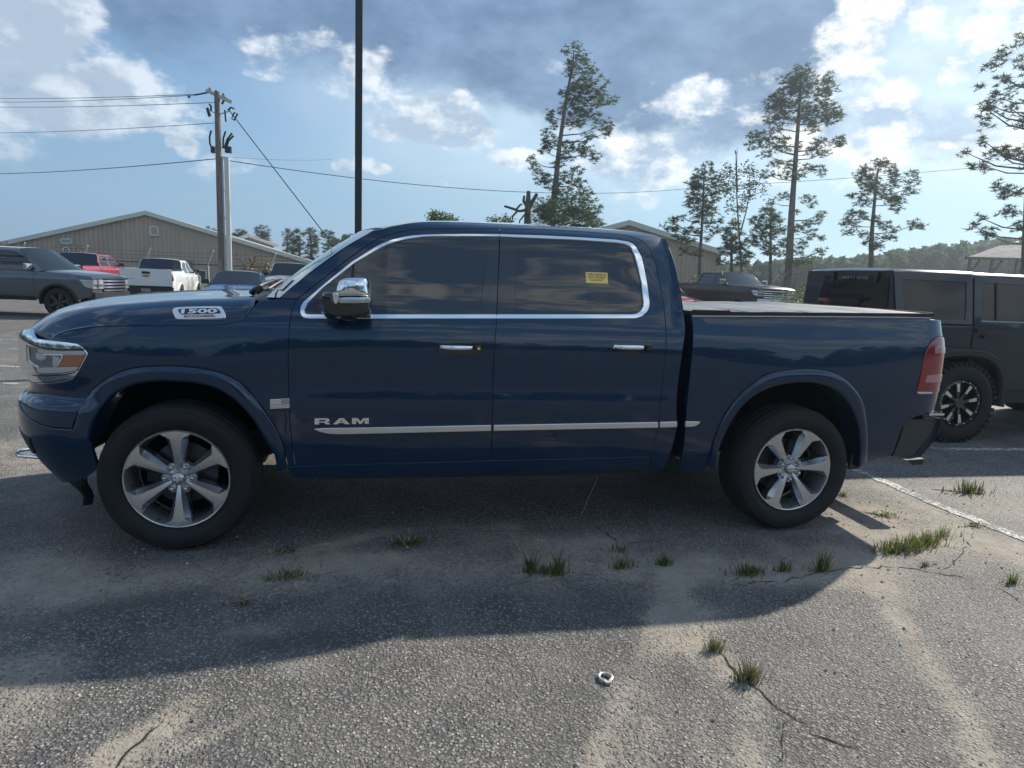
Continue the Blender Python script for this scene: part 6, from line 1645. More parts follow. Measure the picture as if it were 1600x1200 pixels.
# open-sided shelter at the far right
sb = floor_at(1590, 40.0); SB = np.array([sb[0], sb[1], .28])
sh = thing('open_shelter', SB, 0, 'open-sided shelter with shingled roof beyond the off-roader', 'shelter'); ORG[0] = SB
def shp(px, py, D=40.): return at_depth(px, py, D)
P0 = shp(1508, 403, 40.); P1 = shp(1700, 408, 40.); R0 = shp(1562, 383.5, 43.5); R1 = shp(1650, 382, 43.5); Q0 = shp(1520, 401, 47.); Q1 = shp(1700, 404, 47.)
mb = MB(); mb.add([P0, P1, R1, R0], [(0, 1, 2, 3)]); rf_ = mb.build('roof', mat('grey_shingle', (.10, .10, .10), .9, fn=mottle((.07, .07, .07), (.15, .145, .14), 1.5)), sh)
mb = MB(); mb.add([Q0, Q1, R1, R0], [(0, 1, 2, 3)]); mb.build('roof', MATS['grey_shingle'], sh)
mb = MB(); mb.add([P0, R0, Q0], [(0, 1, 2)]); mb.build('roof', MATS['grey_shingle'], sh)
mb = MB(); mb.bar(P0, P1, .10, .16); mb.build('eave_board', M['wood'], sh)
for px in (1516, 1551, 1590, 1640):
    q = shp(px, 405, 40.1); q2 = np.array([q[0], q[1], .2]); mb = MB(); mb.bar(q2, q, .14); mb.build('post', M['wood'], sh)
    mb = MB(); mb.bar(q+[-.0, 0, -1.0], q+[.7, 0, -.05], .09); mb.build('brace', M['wood'], sh)
ORG[0] = np.zeros(3)
# ================================================================== trees
def leafy(c1, c2, c3):
    def fn(g, b):
        co = coords(g); n = g.noise(co, 1.1, 3, .6); n2 = g.noise(co, 9., 2, .6)
        c = g.mix(g.ramp(n, .35, .65), c1, c2); c = g.mix(g.m('MULTIPLY', g.ramp(n2, .5, .75), .6), c, c3)
        g.put(b.inputs['Base Color'], c)
        tr_ = g.t.nodes.new('ShaderNodeBsdfTranslucent'); g.put(tr_.inputs[0], g.mix(1.0, c, (1.25, 1.3, .8), 'MULTIPLY'))
        mx = g.t.nodes.new('ShaderNodeMixShader'); mx.inputs[0].default_value = .45
        out = [n_ for n_ in g.t.nodes if n_.type == 'OUTPUT_MATERIAL'][0]
        g.t.links.new(b.outputs[0], mx.inputs[1]); g.t.links.new(tr_.outputs[0], mx.inputs[2]); g.t.links.new(mx.outputs[0], out.inputs[0])
    return fn
M['needle'] = mat('pine_needles', (.05, .075, .03), .6, 0, .3, fn=leafy((.034, .060, .030), (.058, .092, .042), (.11, .14, .06)))
M['needle_far'] = mat('far_pine_foliage', (.05, .07, .04), .8, 0, .2, fn=leafy((.040, .060, .034), (.070, .095, .050), (.10, .115, .06)))
M['leaf'] = mat('broad_leaf', (.06, .09, .03), .5, 0, .35, fn=leafy((.050, .080, .025), (.085, .12, .04), (.14, .17, .06)))
M['bark'] = mat('pine_bark', (.10, .075, .058), .9, fn=mottle((.065, .050, .040), (.16, .125, .10), 3., (.85, .95), (14., .5, .03)))
M['deadwood'] = mat('dead_wood', (.055, .048, .042), .9, fn=mottle((.035, .030, .027), (.09, .08, .07), 3.))
M['bloom'] = mat('pink_bloom', (.40, .12, .13), .6)
def tuft_geo(c, r, n, out, flat=.75, wid=.15, rng=random):
    """a spray of needle blades round a twig end"""
    V, F = out
    for _ in range(n):
        th = rng.uniform(0, 2*math.pi); ph = math.asin(rng.uniform(-.75, 1))
        d = np.array([math.cos(th)*math.cos(ph), math.sin(th)*math.cos(ph), math.sin(ph)*flat])
        L = r*rng.uniform(.6, 1.15); s = np.cross(d, (rng.uniform(-1, 1), rng.uniform(-1, 1), rng.uniform(-1, 1))); s /= np.linalg.norm(s)+1e-6
        w = r*wid*rng.uniform(.6, 1.3); b = len(V)
        p0 = c+d*r*.06
        V += [tuple(p0-s*w*.5), tuple(p0+s*w*.5), tuple(c+d*L+s*w*.1)]; F.append((b, b+1, b+2))
def leaf_geo(c, r, n, out, size, rng=random):
    V, F = out
    for _ in range(n):
        p = c+np.array([rng.gauss(0, .45), rng.gauss(0, .45), rng.gauss(0, .4)])*r
        a = np.array([rng.uniform(-1, 1), rng.uniform(-1, 1), rng.uniform(-.6, .6)]); a /= np.linalg.norm(a); s = np.cross(a, (rng.uniform(-1, 1), rng.uniform(-1, 1), rng.uniform(-1, 1))); s /= np.linalg.norm(s)+1e-6
        b = len(V); V += [tuple(p-a*size), tuple(p+s*size*.45), tuple(p+a*size), tuple(p-s*size*.45)]; F.append((b, b+1, b+2, b+3))
def pine(label, D, trunk, masses, group=None, r0=.16, tuft=.30, dens=1.0, m='needle', zg=.0, name='pine_tree', cat='pine tree', blades=13, leaf=None, thick=.9, seed=1, extra_limbs=()):
    """trunk: picture points base to top; masses: (px, py, rx, ry) of foliage, all at distance D"""
    rng = random.Random(seed)
    def W3(px, py, dd=0.0): return at_depth(px, py, D+dd)
    tr = [W3(*p) for p in trunk]
    base = np.array([tr[0][0], tr[0][1], zg]); root = thing(name, base, 0, label, cat, group); ORG[0] = base
    pts = [base+[0, 0, -.2]]+rounded(tr, 5); n = len(pts)
    mb = MB(); mb.tube(pts, [max(.02, r0*(1-.88*(i/(n-1))**1.1)) for i in range(n)], 10); mb.build('trunk', M['bark'], root, True, 60)
    out = ([], []); limbs = MB(); sc = D/FPX
    cur = np.array(pts)
    for (px, py, rx, ry) in masses:
        cx = W3(px, py); wx_, wz_ = rx*sc*1.06, ry*sc*1.15
        # limb leaves the trunk a little below the mass
        h = cx[2]-abs(cx[0]-np.interp(cx[2], cur[:, 2], cur[:, 0]))*.28
        h = min(max(h, cur[2, 2]), cur[-1, 2]*.99)
        st = np.array([np.interp(h, cur[:, 2], cur[:, 0]), np.interp(h, cur[:, 2], cur[:, 1]), h])
        dy = rng.uniform(-1, 1)*min(1.8, max(wx_, .6))
        c = cx+np.array([0, dy, 0])
        mid = (st+c)/2+np.array([0, 0, -.08*np.linalg.norm(c-st)])
        reach = np.linalg.norm(c-st)
        if reach > .5 and rng.random() < .6:
            limbs.tube([st, mid, c], [max(.018, r0*.20*min(1, reach/2.5)), .02+.004*reach, .010], 5)
        vol = wx_*wz_
        k = int(max(8, dens*24*vol/(tuft*tuft)))
        for _ in range(k):
            a = rng.uniform(0, 2*math.pi); rr_ = math.sqrt(rng.random())
            q = c+np.array([math.cos(a)*rr_*wx_, rng.uniform(-1, 1)*wx_*thick*.8, math.sin(a)*rr_*wz_])
            if rng.random() < .16:
                jn = c+(q-c)*.15; limbs.bar(jn, q, .016, seg=3, w2=.006)
            if leaf: leaf_geo(q, tuft*1.1, leaf[0], out, leaf[1], rng)
            else: tuft_geo(q, tuft*rng.uniform(.7, 1.2), blades, out, rng=rng)
    for ptsl in extra_limbs: limbs.tube([W3(*p) for p in ptsl], [.05]+[.03]*(len(ptsl)-2)+[.012], 5)
    if limbs.V: tag(limbs.build('limbs', M['bark'], root), kind='stuff')
    tag(mk('crown', out[0], out[1], M[m], root, False), kind='stuff')
    ORG[0] = np.zeros(3)
    return root
GR = 'pines standing beyond the lot'
pine('tall leaning pine with ragged crown behind the middle of the cab', 40, [(862, 432), (864, 330), (868, 290), (874, 230), (884, 160), (893, 110), (897, 80)],
  [(899, 74, 8, 6), (885, 78, 7, 6), (912, 88, 12, 9), (893, 98, 9, 7), (905, 112, 22, 9), (890, 116, 10, 7), (925, 130, 26, 13), (906, 140, 18, 12), (880, 143, 5, 6), (936, 150, 20, 11), (912, 160, 26, 9), (945, 160, 14, 7), (896, 150, 12, 10), (880, 168, 8, 7), (908, 178, 20, 10), (925, 182, 12, 6), (858, 180, 6, 11), (868, 190, 7, 9), (938, 198, 16, 7), (954, 204, 10, 8), (896, 194, 16, 6), (855, 205, 8, 5), (918, 214, 12, 5),
   (862, 220, 12, 10), (848, 226, 6, 8), (886, 228, 14, 9), (905, 230, 14, 8), (920, 236, 14, 9), (932, 246, 8, 8), (850, 238, 8, 8), (884, 246, 14, 6), (875, 256, 14, 5), (832, 250, 6, 9), (838, 264, 9, 7), (845, 280, 11, 8), (856, 278, 8, 8), (884, 276, 14, 8), (900, 268, 10, 6), (868, 292, 16, 9), (898, 290, 12, 7), (910, 282, 10, 6), (915, 300, 14, 9), (878, 308, 18, 10),
   (856, 320, 18, 13), (890, 325, 22, 14), (918, 325, 18, 14), (845, 338, 14, 12), (870, 340, 22, 12), (905, 342, 24, 12), (935, 345, 16, 8)], GR, .24, .27, .62, seed=3)
pine('tallest straight pine with rounded crown and bare middle trunk', 42, [(1232, 432), (1236, 350), (1240, 290), (1246, 210), (1250, 150), (1252, 112)],
  [(1256, 110, 16, 10), (1240, 122, 14, 9), (1262, 126, 20, 11), (1284, 126, 9, 9), (1228, 138, 12, 10), (1246, 142, 18, 12), (1272, 146, 20, 12), (1294, 150, 9, 13), (1216, 152, 12, 10), (1206, 164, 13, 10), (1228, 162, 18, 12), (1252, 166, 20, 11), (1282, 166, 20, 11), (1304, 172, 14, 12), (1210, 176, 16, 10), (1236, 182, 20, 9), (1262, 184, 16, 9), (1288, 186, 18, 9), (1312, 180, 8, 8), (1196, 190, 8, 7), (1276, 198, 14, 6),
   (1190, 212, 17, 9), (1208, 208, 12, 7), (1174, 228, 12, 6), (1192, 226, 14, 6), (1216, 232, 16, 8), (1204, 240, 9, 6), (1226, 216, 12, 5), (1268, 238, 12, 7), (1282, 224, 12, 8), (1300, 224, 12, 7), (1310, 222, 6, 8), (1256, 226, 6, 6), (1286, 240, 10, 5), (1214, 258, 12, 7), (1232, 258, 10, 8), (1204, 270, 10, 7), (1224, 274, 12, 6), (1240, 276, 8, 6), (1262, 262, 10, 6), (1278, 264, 11, 6), (1290, 268, 6, 7),
   (1228, 306, 12, 5), (1214, 314, 7, 4), (1258, 312, 10, 6), (1268, 320, 8, 4), (1250, 330, 7, 5), (1286, 334, 8, 5), (1275, 345, 8, 6), (1262, 350, 8, 7), (1250, 358, 9, 7), (1268, 366, 10, 7), (1284, 372, 7, 5), (1256, 380, 10, 7), (1246, 392, 10, 6), (1276, 394, 11, 6), (1262, 406, 14, 6), (1240, 410, 12, 6)], GR, .26, .27, .62, seed=5)
pine('bushy young pine in front of the tan metal building', 33, [(1092, 432), (1095, 380), (1098, 330), (1100, 280), (1102, 262)],
  [(1102, 260, 7, 7), (1094, 270, 10, 8), (1108, 272, 11, 8), (1086, 284, 12, 9), (1104, 286, 16, 9), (1120, 284, 8, 9), (1078, 298, 11, 9), (1096, 300, 16, 10), (1116, 302, 14, 10), (1128, 296, 6, 8), (1082, 314, 12, 9), (1102, 318, 18, 9), (1122, 318, 10, 8), (1092, 330, 12, 8), (1110, 332, 14, 8), (1070, 338, 8, 6), (1086, 344, 9, 7), (1112, 346, 14, 7), (1040, 346, 8, 5), (1050, 354, 13, 6), (1066, 360, 13, 6), (1082, 362, 12, 6), (1104, 360, 12, 6), (1122, 344, 5, 5), (1060, 372, 12, 5), (1080, 374, 12, 5), (1108, 372, 8, 5), (1074, 392, 10, 6), (1088, 396, 8, 5)], GR, .10, .25, .60, seed=7)
pine('spreading pine standing alone above the off-roader roof', 36, [(1361, 420), (1362, 370), (1366, 320), (1370, 280), (1373, 262)],
  [(1375, 254, 12, 7), (1362, 262, 12, 8), (1384, 264, 14, 9), (1396, 268, 8, 8), (1354, 274, 12, 8), (1372, 278, 18, 9), (1398, 284, 12, 9), (1414, 278, 9, 9), (1350, 290, 12, 9), (1368, 294, 16, 9), (1392, 298, 18, 10), (1416, 294, 11, 10), (1340, 304, 10, 6), (1360, 308, 12, 7), (1384, 314, 18, 7), (1408, 312, 12, 8), (1346, 318, 12, 5), (1330, 334, 10, 6), (1348, 336, 14, 7), (1322, 346, 9, 6), (1342, 348, 14, 6), (1366, 344, 10, 6), (1394, 328, 10, 6), (1382, 350, 12, 5), (1400, 358, 14, 5), (1420, 352, 13, 6), (1438, 354, 10, 6), (1336, 362, 12, 5), (1356, 366, 10, 6), (1376, 372, 12, 5), (1396, 372, 10, 4), (1362, 384, 12, 5), (1344, 378, 8, 5), (1380, 386, 10, 5)], GR, .15, .25, .60, seed=9)
pine('dark lower pine between the young pine and the tallest pine', 36, [(1204, 440), (1204, 400), (1204, 360), (1203, 330)],
  [(1200, 324, 8, 7), (1190, 334, 10, 8), (1210, 336, 11, 7), (1184, 346, 12, 8), (1202, 350, 16, 8), (1220, 342, 9, 6), (1186, 360, 13, 8), (1208, 364, 15, 8), (1226, 358, 9, 7), (1180, 374, 12, 7), (1198, 378, 15, 8), (1218, 380, 11, 7), (1192, 392, 12, 7), (1212, 394, 12, 7)], GR, .12, .26, .75, seed=11)
pine('short dark pine with snapped pale top beside the broadleaf tree', 34, [(1143, 440), (1143, 400), (1144, 360)],
  [(1140, 352, 8, 7), (1134, 362, 9, 8), (1146, 366, 12, 8), (1130, 376, 10, 7), (1148, 382, 14, 8), (1164, 384, 10, 7), (1138, 392, 12, 7), (1158, 396, 12, 7), (1174, 398, 10, 6), (1134, 408, 10, 6), (1152, 408, 14, 7)], GR, .13, .26, .8, seed=13)
pine('huge hazy pine cut off by the right edge of the picture', 24, [(1605, 440), (1606, 380), (1608, 300), (1610, 200), (1614, 80), (1616, 20)],
  [(1598, 62, 16, 10), (1584, 76, 14, 9), (1606, 88, 24, 11), (1572, 92, 12, 8), (1560, 104, 12, 7), (1590, 104, 22, 10), (1556, 122, 8, 7), (1580, 122, 16, 8), (1604, 118, 18, 9), (1550, 132, 6, 5), (1596, 140, 20, 8), (1576, 150, 12, 8), (1560, 160, 12, 7), (1538, 152, 8, 7), (1530, 166, 10, 7), (1524, 176, 8, 6), (1545, 178, 10, 6), (1572, 172, 16, 9), (1600, 166, 20, 11), (1556, 190, 14, 8), (1584, 190, 20, 9), (1606, 196, 16, 10),
   (1514, 224, 6, 8), (1520, 236, 8, 6), (1528, 248, 10, 7), (1548, 240, 12, 8), (1566, 238, 14, 9), (1586, 236, 16, 9), (1606, 240, 14, 9), (1540, 254, 14, 7), (1562, 256, 16, 8), (1588, 260, 16, 7), (1564, 288, 8, 8), (1576, 292, 10, 7), (1592, 296, 14, 7), (1562, 306, 6, 8), (1606, 300, 12, 8), (1540, 338, 9, 6), (1554, 330, 10, 6), (1570, 334, 12, 7), (1590, 330, 14, 7), (1538, 352, 10, 5), (1556, 356, 13, 6), (1580, 356, 12, 5), (1544, 368, 8, 5), (1600, 350, 12, 6), (1562, 368, 10, 4)], GR, .22, .24, .42, seed=17)
pine('slender broadleaf tree with sparse leaves against bright cloud', 38, [(1160, 440), (1156, 380), (1152, 320), (1150, 270), (1150, 236)],
  [(1140, 262, 8, 8), (1150, 270, 10, 8), (1136, 280, 9, 8), (1148, 290, 10, 8), (1162, 262, 8, 7), (1172, 270, 9, 9), (1180, 284, 9, 9), (1168, 292, 9, 8), (1144, 308, 8, 7), (1160, 310, 9, 7), (1176, 306, 9, 7), (1188, 300, 6, 8), (1150, 330, 8, 6), (1164, 326, 8, 6), (1140, 325, 5, 5), (1158, 346, 6, 6)], None, .07, .26, .40, m='leaf', name='broadleaf_tree', cat='tree', leaf=(5, .085), seed=19,
  extra_limbs=([(1158, 360), (1166, 330), (1172, 296), (1170, 262)], [(1152, 300), (1151, 260), (1152, 232)], [(1150, 240), (1148, 234)]))
pine('small leafy treetop showing over the roof ahead of the cab', 30, [(690, 420), (690, 380), (689, 340)], [(680, 338, 10, 5), (690, 342, 14, 6), (704, 344, 12, 5), (678, 346, 10, 5)], None, .06, .2, .9, m='leaf', name='broadleaf_tree', cat='tree', leaf=(6, .07), seed=21)
pine('low green treetop beside the dead stump', 30, [(782, 420), (781, 380), (780, 350)], [(774, 344, 9, 5), (788, 343, 9, 5), (798, 347, 8, 4)], None, .06, .2, .9, m='leaf', name='broadleaf_tree', cat='tree', leaf=(6, .07), seed=23)
pine('golden green bushy pine below the leaning pine', 36, [(870, 432), (872, 370), (874, 330)], [(850, 330, 14, 10), (868, 322, 14, 10), (888, 326, 14, 10), (906, 332, 14, 10), (920, 340, 12, 8), (856, 344, 14, 8), (886, 344, 20, 8), (932, 348, 12, 6)], GR, .09, .24, .8, seed=25, m='needle')
# lopped dead tree
D = 30.
dt = thing('dead_tree', np.array([*floor_at(822, D), 0]), 0, 'lopped dark dead tree with stub branches showing over the roof', 'dead tree'); ORG[0] = np.array(dt.location)
tp = lambda px, py: at_depth(px, py, D)
mb = MB(); mb.tube([np.array(dt.location)-[0, 0, .2], tp(824, 370), tp(825, 320), tp(826, 299)], [.26, .20, .14, .09], 10); mb.build('trunk', M['deadwood'], dt, True, 60)
for pts, r in (([(825, 330), (832, 315), (839, 303)], .11), ([(823, 322), (818, 314), (819, 306)], .08), ([(822, 328), (812, 330), (801, 326), (788, 322)], .07), ([(806, 328), (813, 320), (816, 319)], .05), ([(808, 330), (801, 338), (800, 347)], .05), ([(820, 335), (812, 345), (811, 356)], .04)):
    mb = MB(); mb.tube([tp(*p) for p in pts], [r]+[r*.85]*(len(pts)-2)+[r*.7], 8); mb.build('branch_stub', M['deadwood'], dt, True, 60)
ORG[0] = np.zeros(3)
# trees behind the warehouse
GB = 'trees behind the warehouse'
def conifer(label, px, top, D, h_px, w_px, seed, m='needle_far'):
    ms = []; rng = random.Random(seed)
    n = max(4, int(h_px/9))
    for i in range(n):
        f = i/(n-1); w = w_px*(.25+.75*min(1, f*1.35))*(.9 if f < .85 else .8)
        for k in range(max(1, int(w/9))):
            ms.append((px+rng.uniform(-w, w)*.55, top+6+f*h_px, 8+rng.uniform(-1, 3), 7+rng.uniform(-1, 2)))
    return pine(label, D, [(px, top+h_px+30), (px, top+h_px*.5), (px, top+6)], ms, GB, .18, .55, 1.05, m=m, blades=10, seed=seed)
conifer('small treetop rising just left of the conduits', 331, 357, 78, 16, 6, 31)
conifer('flat dark treetop behind the warehouse ridge end', 375, 362, 95, 14, 18, 33)
conifer('paired pine tops above the cream small roof', 410, 356, 95, 34, 18, 35)
conifer('pointed pine left of the row of four by the windscreen', 449, 361, 80, 42, 17, 37)
conifer('second pine in the row by the windscreen', 468, 361, 80, 44, 13, 39)
conifer('broad third pine in the row by the windscreen', 486, 359, 80, 46, 15, 41)
conifer('fourth pine just under the guy wire foot', 514, 362, 80, 42, 15, 43)
conifer('pine peeping over the windscreen top beside the light pole', 548, 366, 80, 34, 12, 45)

# far wood: one mass of conifer crowns
def far_wood():
    V, F = [], []; rng = random.Random(5)
    def crown(x, y, zg, h, w):
        n = int(34+h*3.0)
        for _ in range(n):
            f = rng.random()**.8; z = zg+h*(.08+.92*f); rad = w*(1-f)**.65*(.55+.5*rng.random())+.15
            a = rng.uniform(0, 2*math.pi); c = np.array([x+rad*math.cos(a), y+rad*math.sin(a), z]); s = w*rng.uniform(.20, .40)
            for k in range(3):
                d = np.array([rng.uniform(-1, 1), rng.uniform(-1, 1), rng.uniform(-.6, .9)]); e = np.cross(d, (rng.uniform(-1, 1), rng.uniform(-1, 1), rng.uniform(-1, 1)))
                e /= np.linalg.norm(e)+1e-6; d /= np.linalg.norm(d); b = len(V)
                V.extend([tuple(c-e*s*.6), tuple(c+e*s*.6), tuple(c+d*s)]); F.append((b, b+1, b+2))
    # right-hand wood, rising toward the right
    for i in range(430):
        px = rng.uniform(1120, 1720); D = rng.uniform(95, 150)
        q = floor_at(px, D)
        ytop = np.interp(px, [1120, 1240, 1330, 1420, 1500, 1560, 1720], [418, 412, 406, 396, 386, 380, 372])+rng.uniform(-5, 9)
        zt_ = at_depth(px, ytop, D)[2]
        crown(q[0], q[1], 0, zt_, rng.uniform(1.6, 3.0))
    for i in range(60):
        px = rng.uniform(500, 860); D = rng.uniform(120, 150); q = floor_at(px, D); crown(q[0], q[1], 0, rng.uniform(7, 9), 2.6)
    # the wood carries on round the lot, behind the viewer
    for i in range(330):
        a = rng.uniform(math.radians(95), math.radians(320)); r = rng.uniform(60, 90)
        crown(CAM[0]+r*math.sin(a), CAM[1]+r*math.cos(a), 0, rng.uniform(5, 11)*(.6+.5*abs(math.sin(3.1*a+1))), rng.uniform(2.0, 3.4))
    o = mk('far_wood', V, F, M['needle_far'], None, False); tag(o, 'hazy line of distant pine wood', 'wood', kind='stuff')
far_wood()
# shrubs and bushes
def bush(label, px, py, D, rx, h, zg, m='leaf', bloom=0, seed=1, sparse=1.0, size=.07):
    rng = random.Random(seed); b = floor_at(px, D); base = np.array([b[0], b[1], zg]); root = thing('bush', base, 0, label, 'bush'); ORG[0] = base
    out = ([], []); fl = ([], []); st = MB()
    for i in range(int(26*sparse*rx*h)+8):
        a = rng.uniform(0, 2*math.pi); r = math.sqrt(rng.random())*rx; q = base+np.array([math.cos(a)*r, math.sin(a)*r*.7, h*(.15+.85*rng.random())*(1-.35*(r/rx)**2)])
        leaf_geo(q, .20, 16, out, size, rng)
        if i % 3 == 0: st.bar(base+np.array([math.cos(a)*r*.25, math.sin(a)*r*.2, 0]), q, .03, seg=3, w2=.01)
        if bloom and q[2] > base[2]+h*.5 and rng.random() < bloom: leaf_geo(q+[0, 0, .1], .12, 12, fl, .05, rng)
    tag(st.build('stems', M['bark'], root), kind='stuff'); tag(mk('foliage', out[0], out[1], M[m], root, False), kind='stuff')
    if fl[0]: tag(mk('blossom', fl[0], fl[1], M['bloom'], root, False), kind='stuff')
    ORG[0] = np.zeros(3)
bush('thin red-flowered shrub rising above the red pickup', 134, 1, 37, 1.1, 2.3, 0, bloom=.7, seed=1, sparse=.5)
bush('red-flowered shrub between the blue sedan and the white truck', 392, 1, 33, 1.2, 2.1, 0, bloom=.6, seed=2, sparse=.8)
bush('low green shrub under the red-flowered one', 402, 1, 30, .8, 1.2, 0, seed=3)
bush('pink-flowered bush at the corner of the tan building', 1108, 1, 31, 1.5, 1.75, .28, bloom=.6, seed=4)
bush('green bush beside the tan building corner', 1130, 1, 34, 1.0, 1.7, .28, seed=5)
bush('pale green scrub just right of the black pickup', 1262, 1, 24, 1.2, 1.5, .28, seed=6, size=.06)
bush('yellow green scrub behind the off-roader back corner', 1282, 1, 27, 1.6, 1.7, .28, seed=7, size=.06)
bush('dense scrub beyond the black pickup grille', 1235, 1, 40, 1.6, 1.6, .28, seed=8, size=.06)
bush('dark sprig at the roof end of the warehouse, left edge', 12, 1, 55, 1.6, 3.1, 0, seed=9, sparse=.6)

# ================================================================== weeds, grit and the loose ring in the foreground
M['grass'] = mat('weed_green', (.07, .10, .03), .6, 0, .3, fn=leafy((.075, .11, .032), (.16, .18, .065), (.30, .27, .13)))
M['straw'] = mat('dry_straw', (.34, .29, .17), .7)
def weed(label, px, py, n, h, spread, seed, dry=.2, w=.0030, low=False, stalks=()):
    rng = random.Random(seed); b = gp(px, py); base = np.array([b[0], b[1], 0]); root = thing('weed_tuft', base, 0, label, 'weed', 'weeds growing in the asphalt cracks'); ORG[0] = base
    g_, s_ = ([], []), ([], [])
    for i in range(int(n*1.7)):
        out = s_ if rng.random() < dry else g_
        a = rng.uniform(0, 2*math.pi); r = abs(rng.gauss(0, .5))*spread; p = base+np.array([math.cos(a)*r*1.3, math.sin(a)*r*.6, 0])
        lean = rng.uniform(.15, .75) if not low else rng.uniform(.7, 1.5); la = a+rng.gauss(0, .7); L = h*rng.uniform(.2, 1.15)*(1.0 if r < spread*.6 else .65)
        dv_ = np.array([math.cos(la), math.sin(la), 0]); sd_ = np.array([-math.sin(la), math.cos(la), 0])*w*rng.uniform(.6, 1.3)
        if rng.random() < .5: sd_ = np.array([w*.8, 0, 0])
        q1 = p+dv_*L*lean*.25+[0, 0, L*.5]; q2 = p+dv_*L*lean*.75+[0, 0, L*(.95 if not low else .5)]
        V, F = out; k = len(V); V += [tuple(p-sd_), tuple(p+sd_), tuple(q1+sd_*.8), tuple(q1-sd_*.8), tuple(q2)]; F += [(k, k+1, k+2, k+3), (k+3, k+2, k+4)]
    if g_[0]: tag(mk('blades', g_[0], g_[1], M['grass'], root, False), kind='stuff')
    if s_[0]: tag(mk('dry_blades', s_[0], s_[1], M['straw'], root, False), kind='stuff')
    for (pts, r) in stalks:
        y0 = base[1]; mb = MB(); mb.tube([at(x_, y_, y=y0) for x_, y_ in pts], [r]+[r*.8]*(len(pts)-2)+[r*.4], 5); mb.build('stalk', M['straw'], root, True)
    ORG[0] = np.zeros(3)
weed('upright left clump of the tall pair near the middle', 830, 895, 60, .13, .035, 1, .1)
weed('upright right clump of the tall pair near the middle', 870, 898, 60, .14, .045, 2, .2)
weed('low scrappy weeds joining the tall pair', 852, 896, 50, .06, .09, 3, .4)
weed('dark flat weed in the shade behind the front wheel', 640, 850, 90, .07, .10, 4, .1, low=True)
weed('flat weed just right of the front tyre', 445, 862, 60, .05, .10, 5, .3, low=True)
weed('spreading flat weed below and right of the front tyre', 448, 903, 110, .055, .14, 6, .35, low=True)
weed('tiny weed low left in the truck shadow', 378, 944, 40, .045, .05, 7, .3, low=True)
weed('small clump right of the tall pair', 972, 888, 50, .08, .06, 8, .3)
weed('thin clump above the small right-hand clump', 966, 862, 40, .07, .05, 9, .3)
weed('round clump with trailing stem under the rear door', 1037, 883, 60, .08, .045, 10, .15)
weed('wide low bright green clump ahead of the rear wheel', 1170, 897, 120, .06, .11, 11, .05)
weed('thin sprig left of the tall seeding clump', 1228, 892, 40, .08, .06, 12, .3)
weed('tall seeding clump in the shadow below the rear wheel', 1284, 893, 60, .14, .055, 13, .15, stalks=(([(1297, 890), (1301, 850), (1304, 810)], .0018), ([(1290, 890), (1285, 850), (1283, 828)], .0015)))
for i, (x_, y_) in enumerate([(1388, 862), (1408, 860), (1428, 856), (1448, 850), (1470, 838)]):
    weed(['leftmost shaded part of the weedy strip behind the rear wheel', 'second clump of the weedy strip behind the rear wheel', 'bushiest sunlit clump of the weedy strip', 'yellowing clump of the weedy strip', 'thin end sprig of the weedy strip'][i], x_, y_, [90, 110, 130, 110, 40][i], .085, .13, 20+i, .25)
weed('ring of flat weed on the slanting bay line', 1523, 822, 60, .05, .08, 30, .3, low=True)
weed('yellow green sprig at the right edge', 1580, 911, 40, .07, .05, 31, .1)
weed('dry clump on the far side of the weedy strip', 1512, 770, 60, .11, .16, 32, .6, w=.006)
weed('dull weed by the tail of the truck', 1440, 722, 50, .07, .12, 33, .4)
weed('upper straw coloured clump in the sunlit foreground', 1117, 1016, 80, .065, .045, 34, .75, w=.0028)
weed('lower bushier straw coloured clump in the sunlit foreground', 1168, 1064, 140, .085, .055, 35, .6, w=.0028)
weed('tiny weed beside the rear tyre', 1316, 775, 30, .05, .06, 36, .2)
weed('flat sprigs in the crack right of the rear wheel', 1385, 805, 70, .04, .16, 37, .5, low=True)
weed('dot of weed in the crack below the tail', 1445, 885, 30, .04, .04, 38, .4)
def stem(label, pts, r, m='straw', y=None):
    y0 = gp(*pts[0])[1]; keep = at(*pts[0], y=y0); ORG[0] = keep
    mb = MB(); mb.tube([at(x_, y_, y=y0) for x_, y_ in pts], [r]+[r*.9]*(len(pts)-2)+[r*.5], 5)
    if len(pts) > 3:
        for k in range(14):
            t = .25+.7*k/14; q = at(pts[0][0]+(pts[-1][0]-pts[0][0])*t, pts[0][1]+(pts[-1][1]-pts[0][1])*t, y=y0); mb.bar(q, q+np.array([random.uniform(-.012, .012), 0, .012]), .002, seg=3)
    o = mb.build('grass_stalk', M[m], None, True); o.location = keep; ORG[0] = np.zeros(3); tag(o, label, 'grass stalk')
stem('lone seeding stalk standing before the rocker panel', [(907, 808), (918, 780), (929, 757), (938, 736)], .0022)
stem('short pale dry stalk leaning left of the tall weeds', [(814, 862), (805, 845), (795, 830)], .0022)
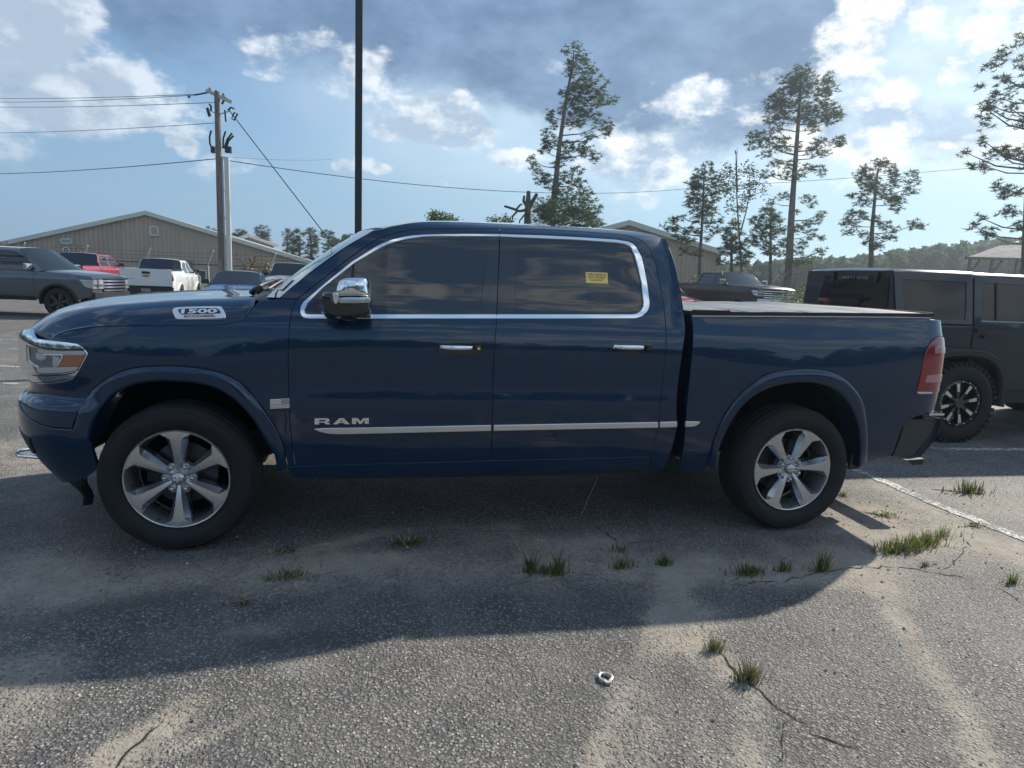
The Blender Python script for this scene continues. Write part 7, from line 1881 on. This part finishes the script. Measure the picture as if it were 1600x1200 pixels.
# the metal ring lying on the asphalt
c = np.array([*gp(946, 1061), .006]); ORG[0] = c
rg = thing('metal_ring', c, .5, 'pale metal buckle ring lying on the sunlit asphalt', 'metal ring')
mb = MB(); pr_ = [(c[0]+.026*math.cos(t), c[1]+.026*math.sin(t), c[2]+.003) for t in np.linspace(math.radians(-60), math.radians(240), 22)]
mb.tube(pr_, .0055, 8); mb.bar(np.array(pr_[0]), c+np.array([.006, -.034, .002]), .012, .009); mb.bar(np.array(pr_[-1]), c+np.array([-.006, -.034, .002]), .012, .009); mb.bar(c+np.array([-.012, -.036, .002]), c+np.array([.012, -.036, .002]), .010, .009)
mb.V = [tuple(v) for v in mb.V]; mb.build('ring', mat('dull_zinc', (.52, .50, .44), .45, .5), rg, True, 40)
rg.rotation_euler = (0, 0, 0)
ORG[0] = np.zeros(3)
# loose stones as one scatter
rng = random.Random(77); V, F = [], []
for i in range(2600):
    x = rng.uniform(-3.5, 5.0); y = rng.uniform(-2.6, 2.4); r = rng.choice([.003, .004, .005, .006, .009])*rng.uniform(.7, 1.3)
    b = len(V); a = rng.uniform(0, 6.28)
    for (dx, dy, dz) in ((1, 0, 0), (0, 1, 0), (-1, .2, 0), (.1, -1, 0), (.2, .1, .9), (-.3, -.2, .7)):
        V.append((x+r*(dx*math.cos(a)-dy*math.sin(a)), y+r*(dx*math.sin(a)+dy*math.cos(a)), max(0, r*dz)))
    F += [(b, b+1, b+4), (b+1, b+2, b+5), (b+1, b+5, b+4), (b+2, b+3, b+5), (b+3, b, b+4), (b+3, b+4, b+5)]
o = mk('loose_gravel', V, F, mat('loose_stone', (.2, .19, .17), .85, fn=mottle((.08, .08, .08), (.38, .35, .30), 30.)), None, False)
tag(o, 'loose stone chips scattered over the asphalt', 'gravel', kind='stuff')

# ================================================================== haze over the far ground
hz = bpy.data.materials.new('haze_air'); hz.use_nodes = True; ht = hz.node_tree; ht.nodes.clear()
ho = ht.nodes.new('ShaderNodeOutputMaterial'); hp_ = ht.nodes.new('ShaderNodeVolumePrincipled')
hp_.inputs['Color'].default_value = (.76, .89, 1.0, 1); hp_.inputs['Density'].default_value = .0009; hp_.inputs['Anisotropy'].default_value = .6
ht.links.new(hp_.outputs[0], ho.inputs['Volume'])
mb = MB(); mb.box((0, 150, 11.2), (1500, 1500, 24.6)); hb = mb.build('haze', hz); tag(hb, 'pale summer haze over the lot and the far wood', 'haze', kind='stuff')
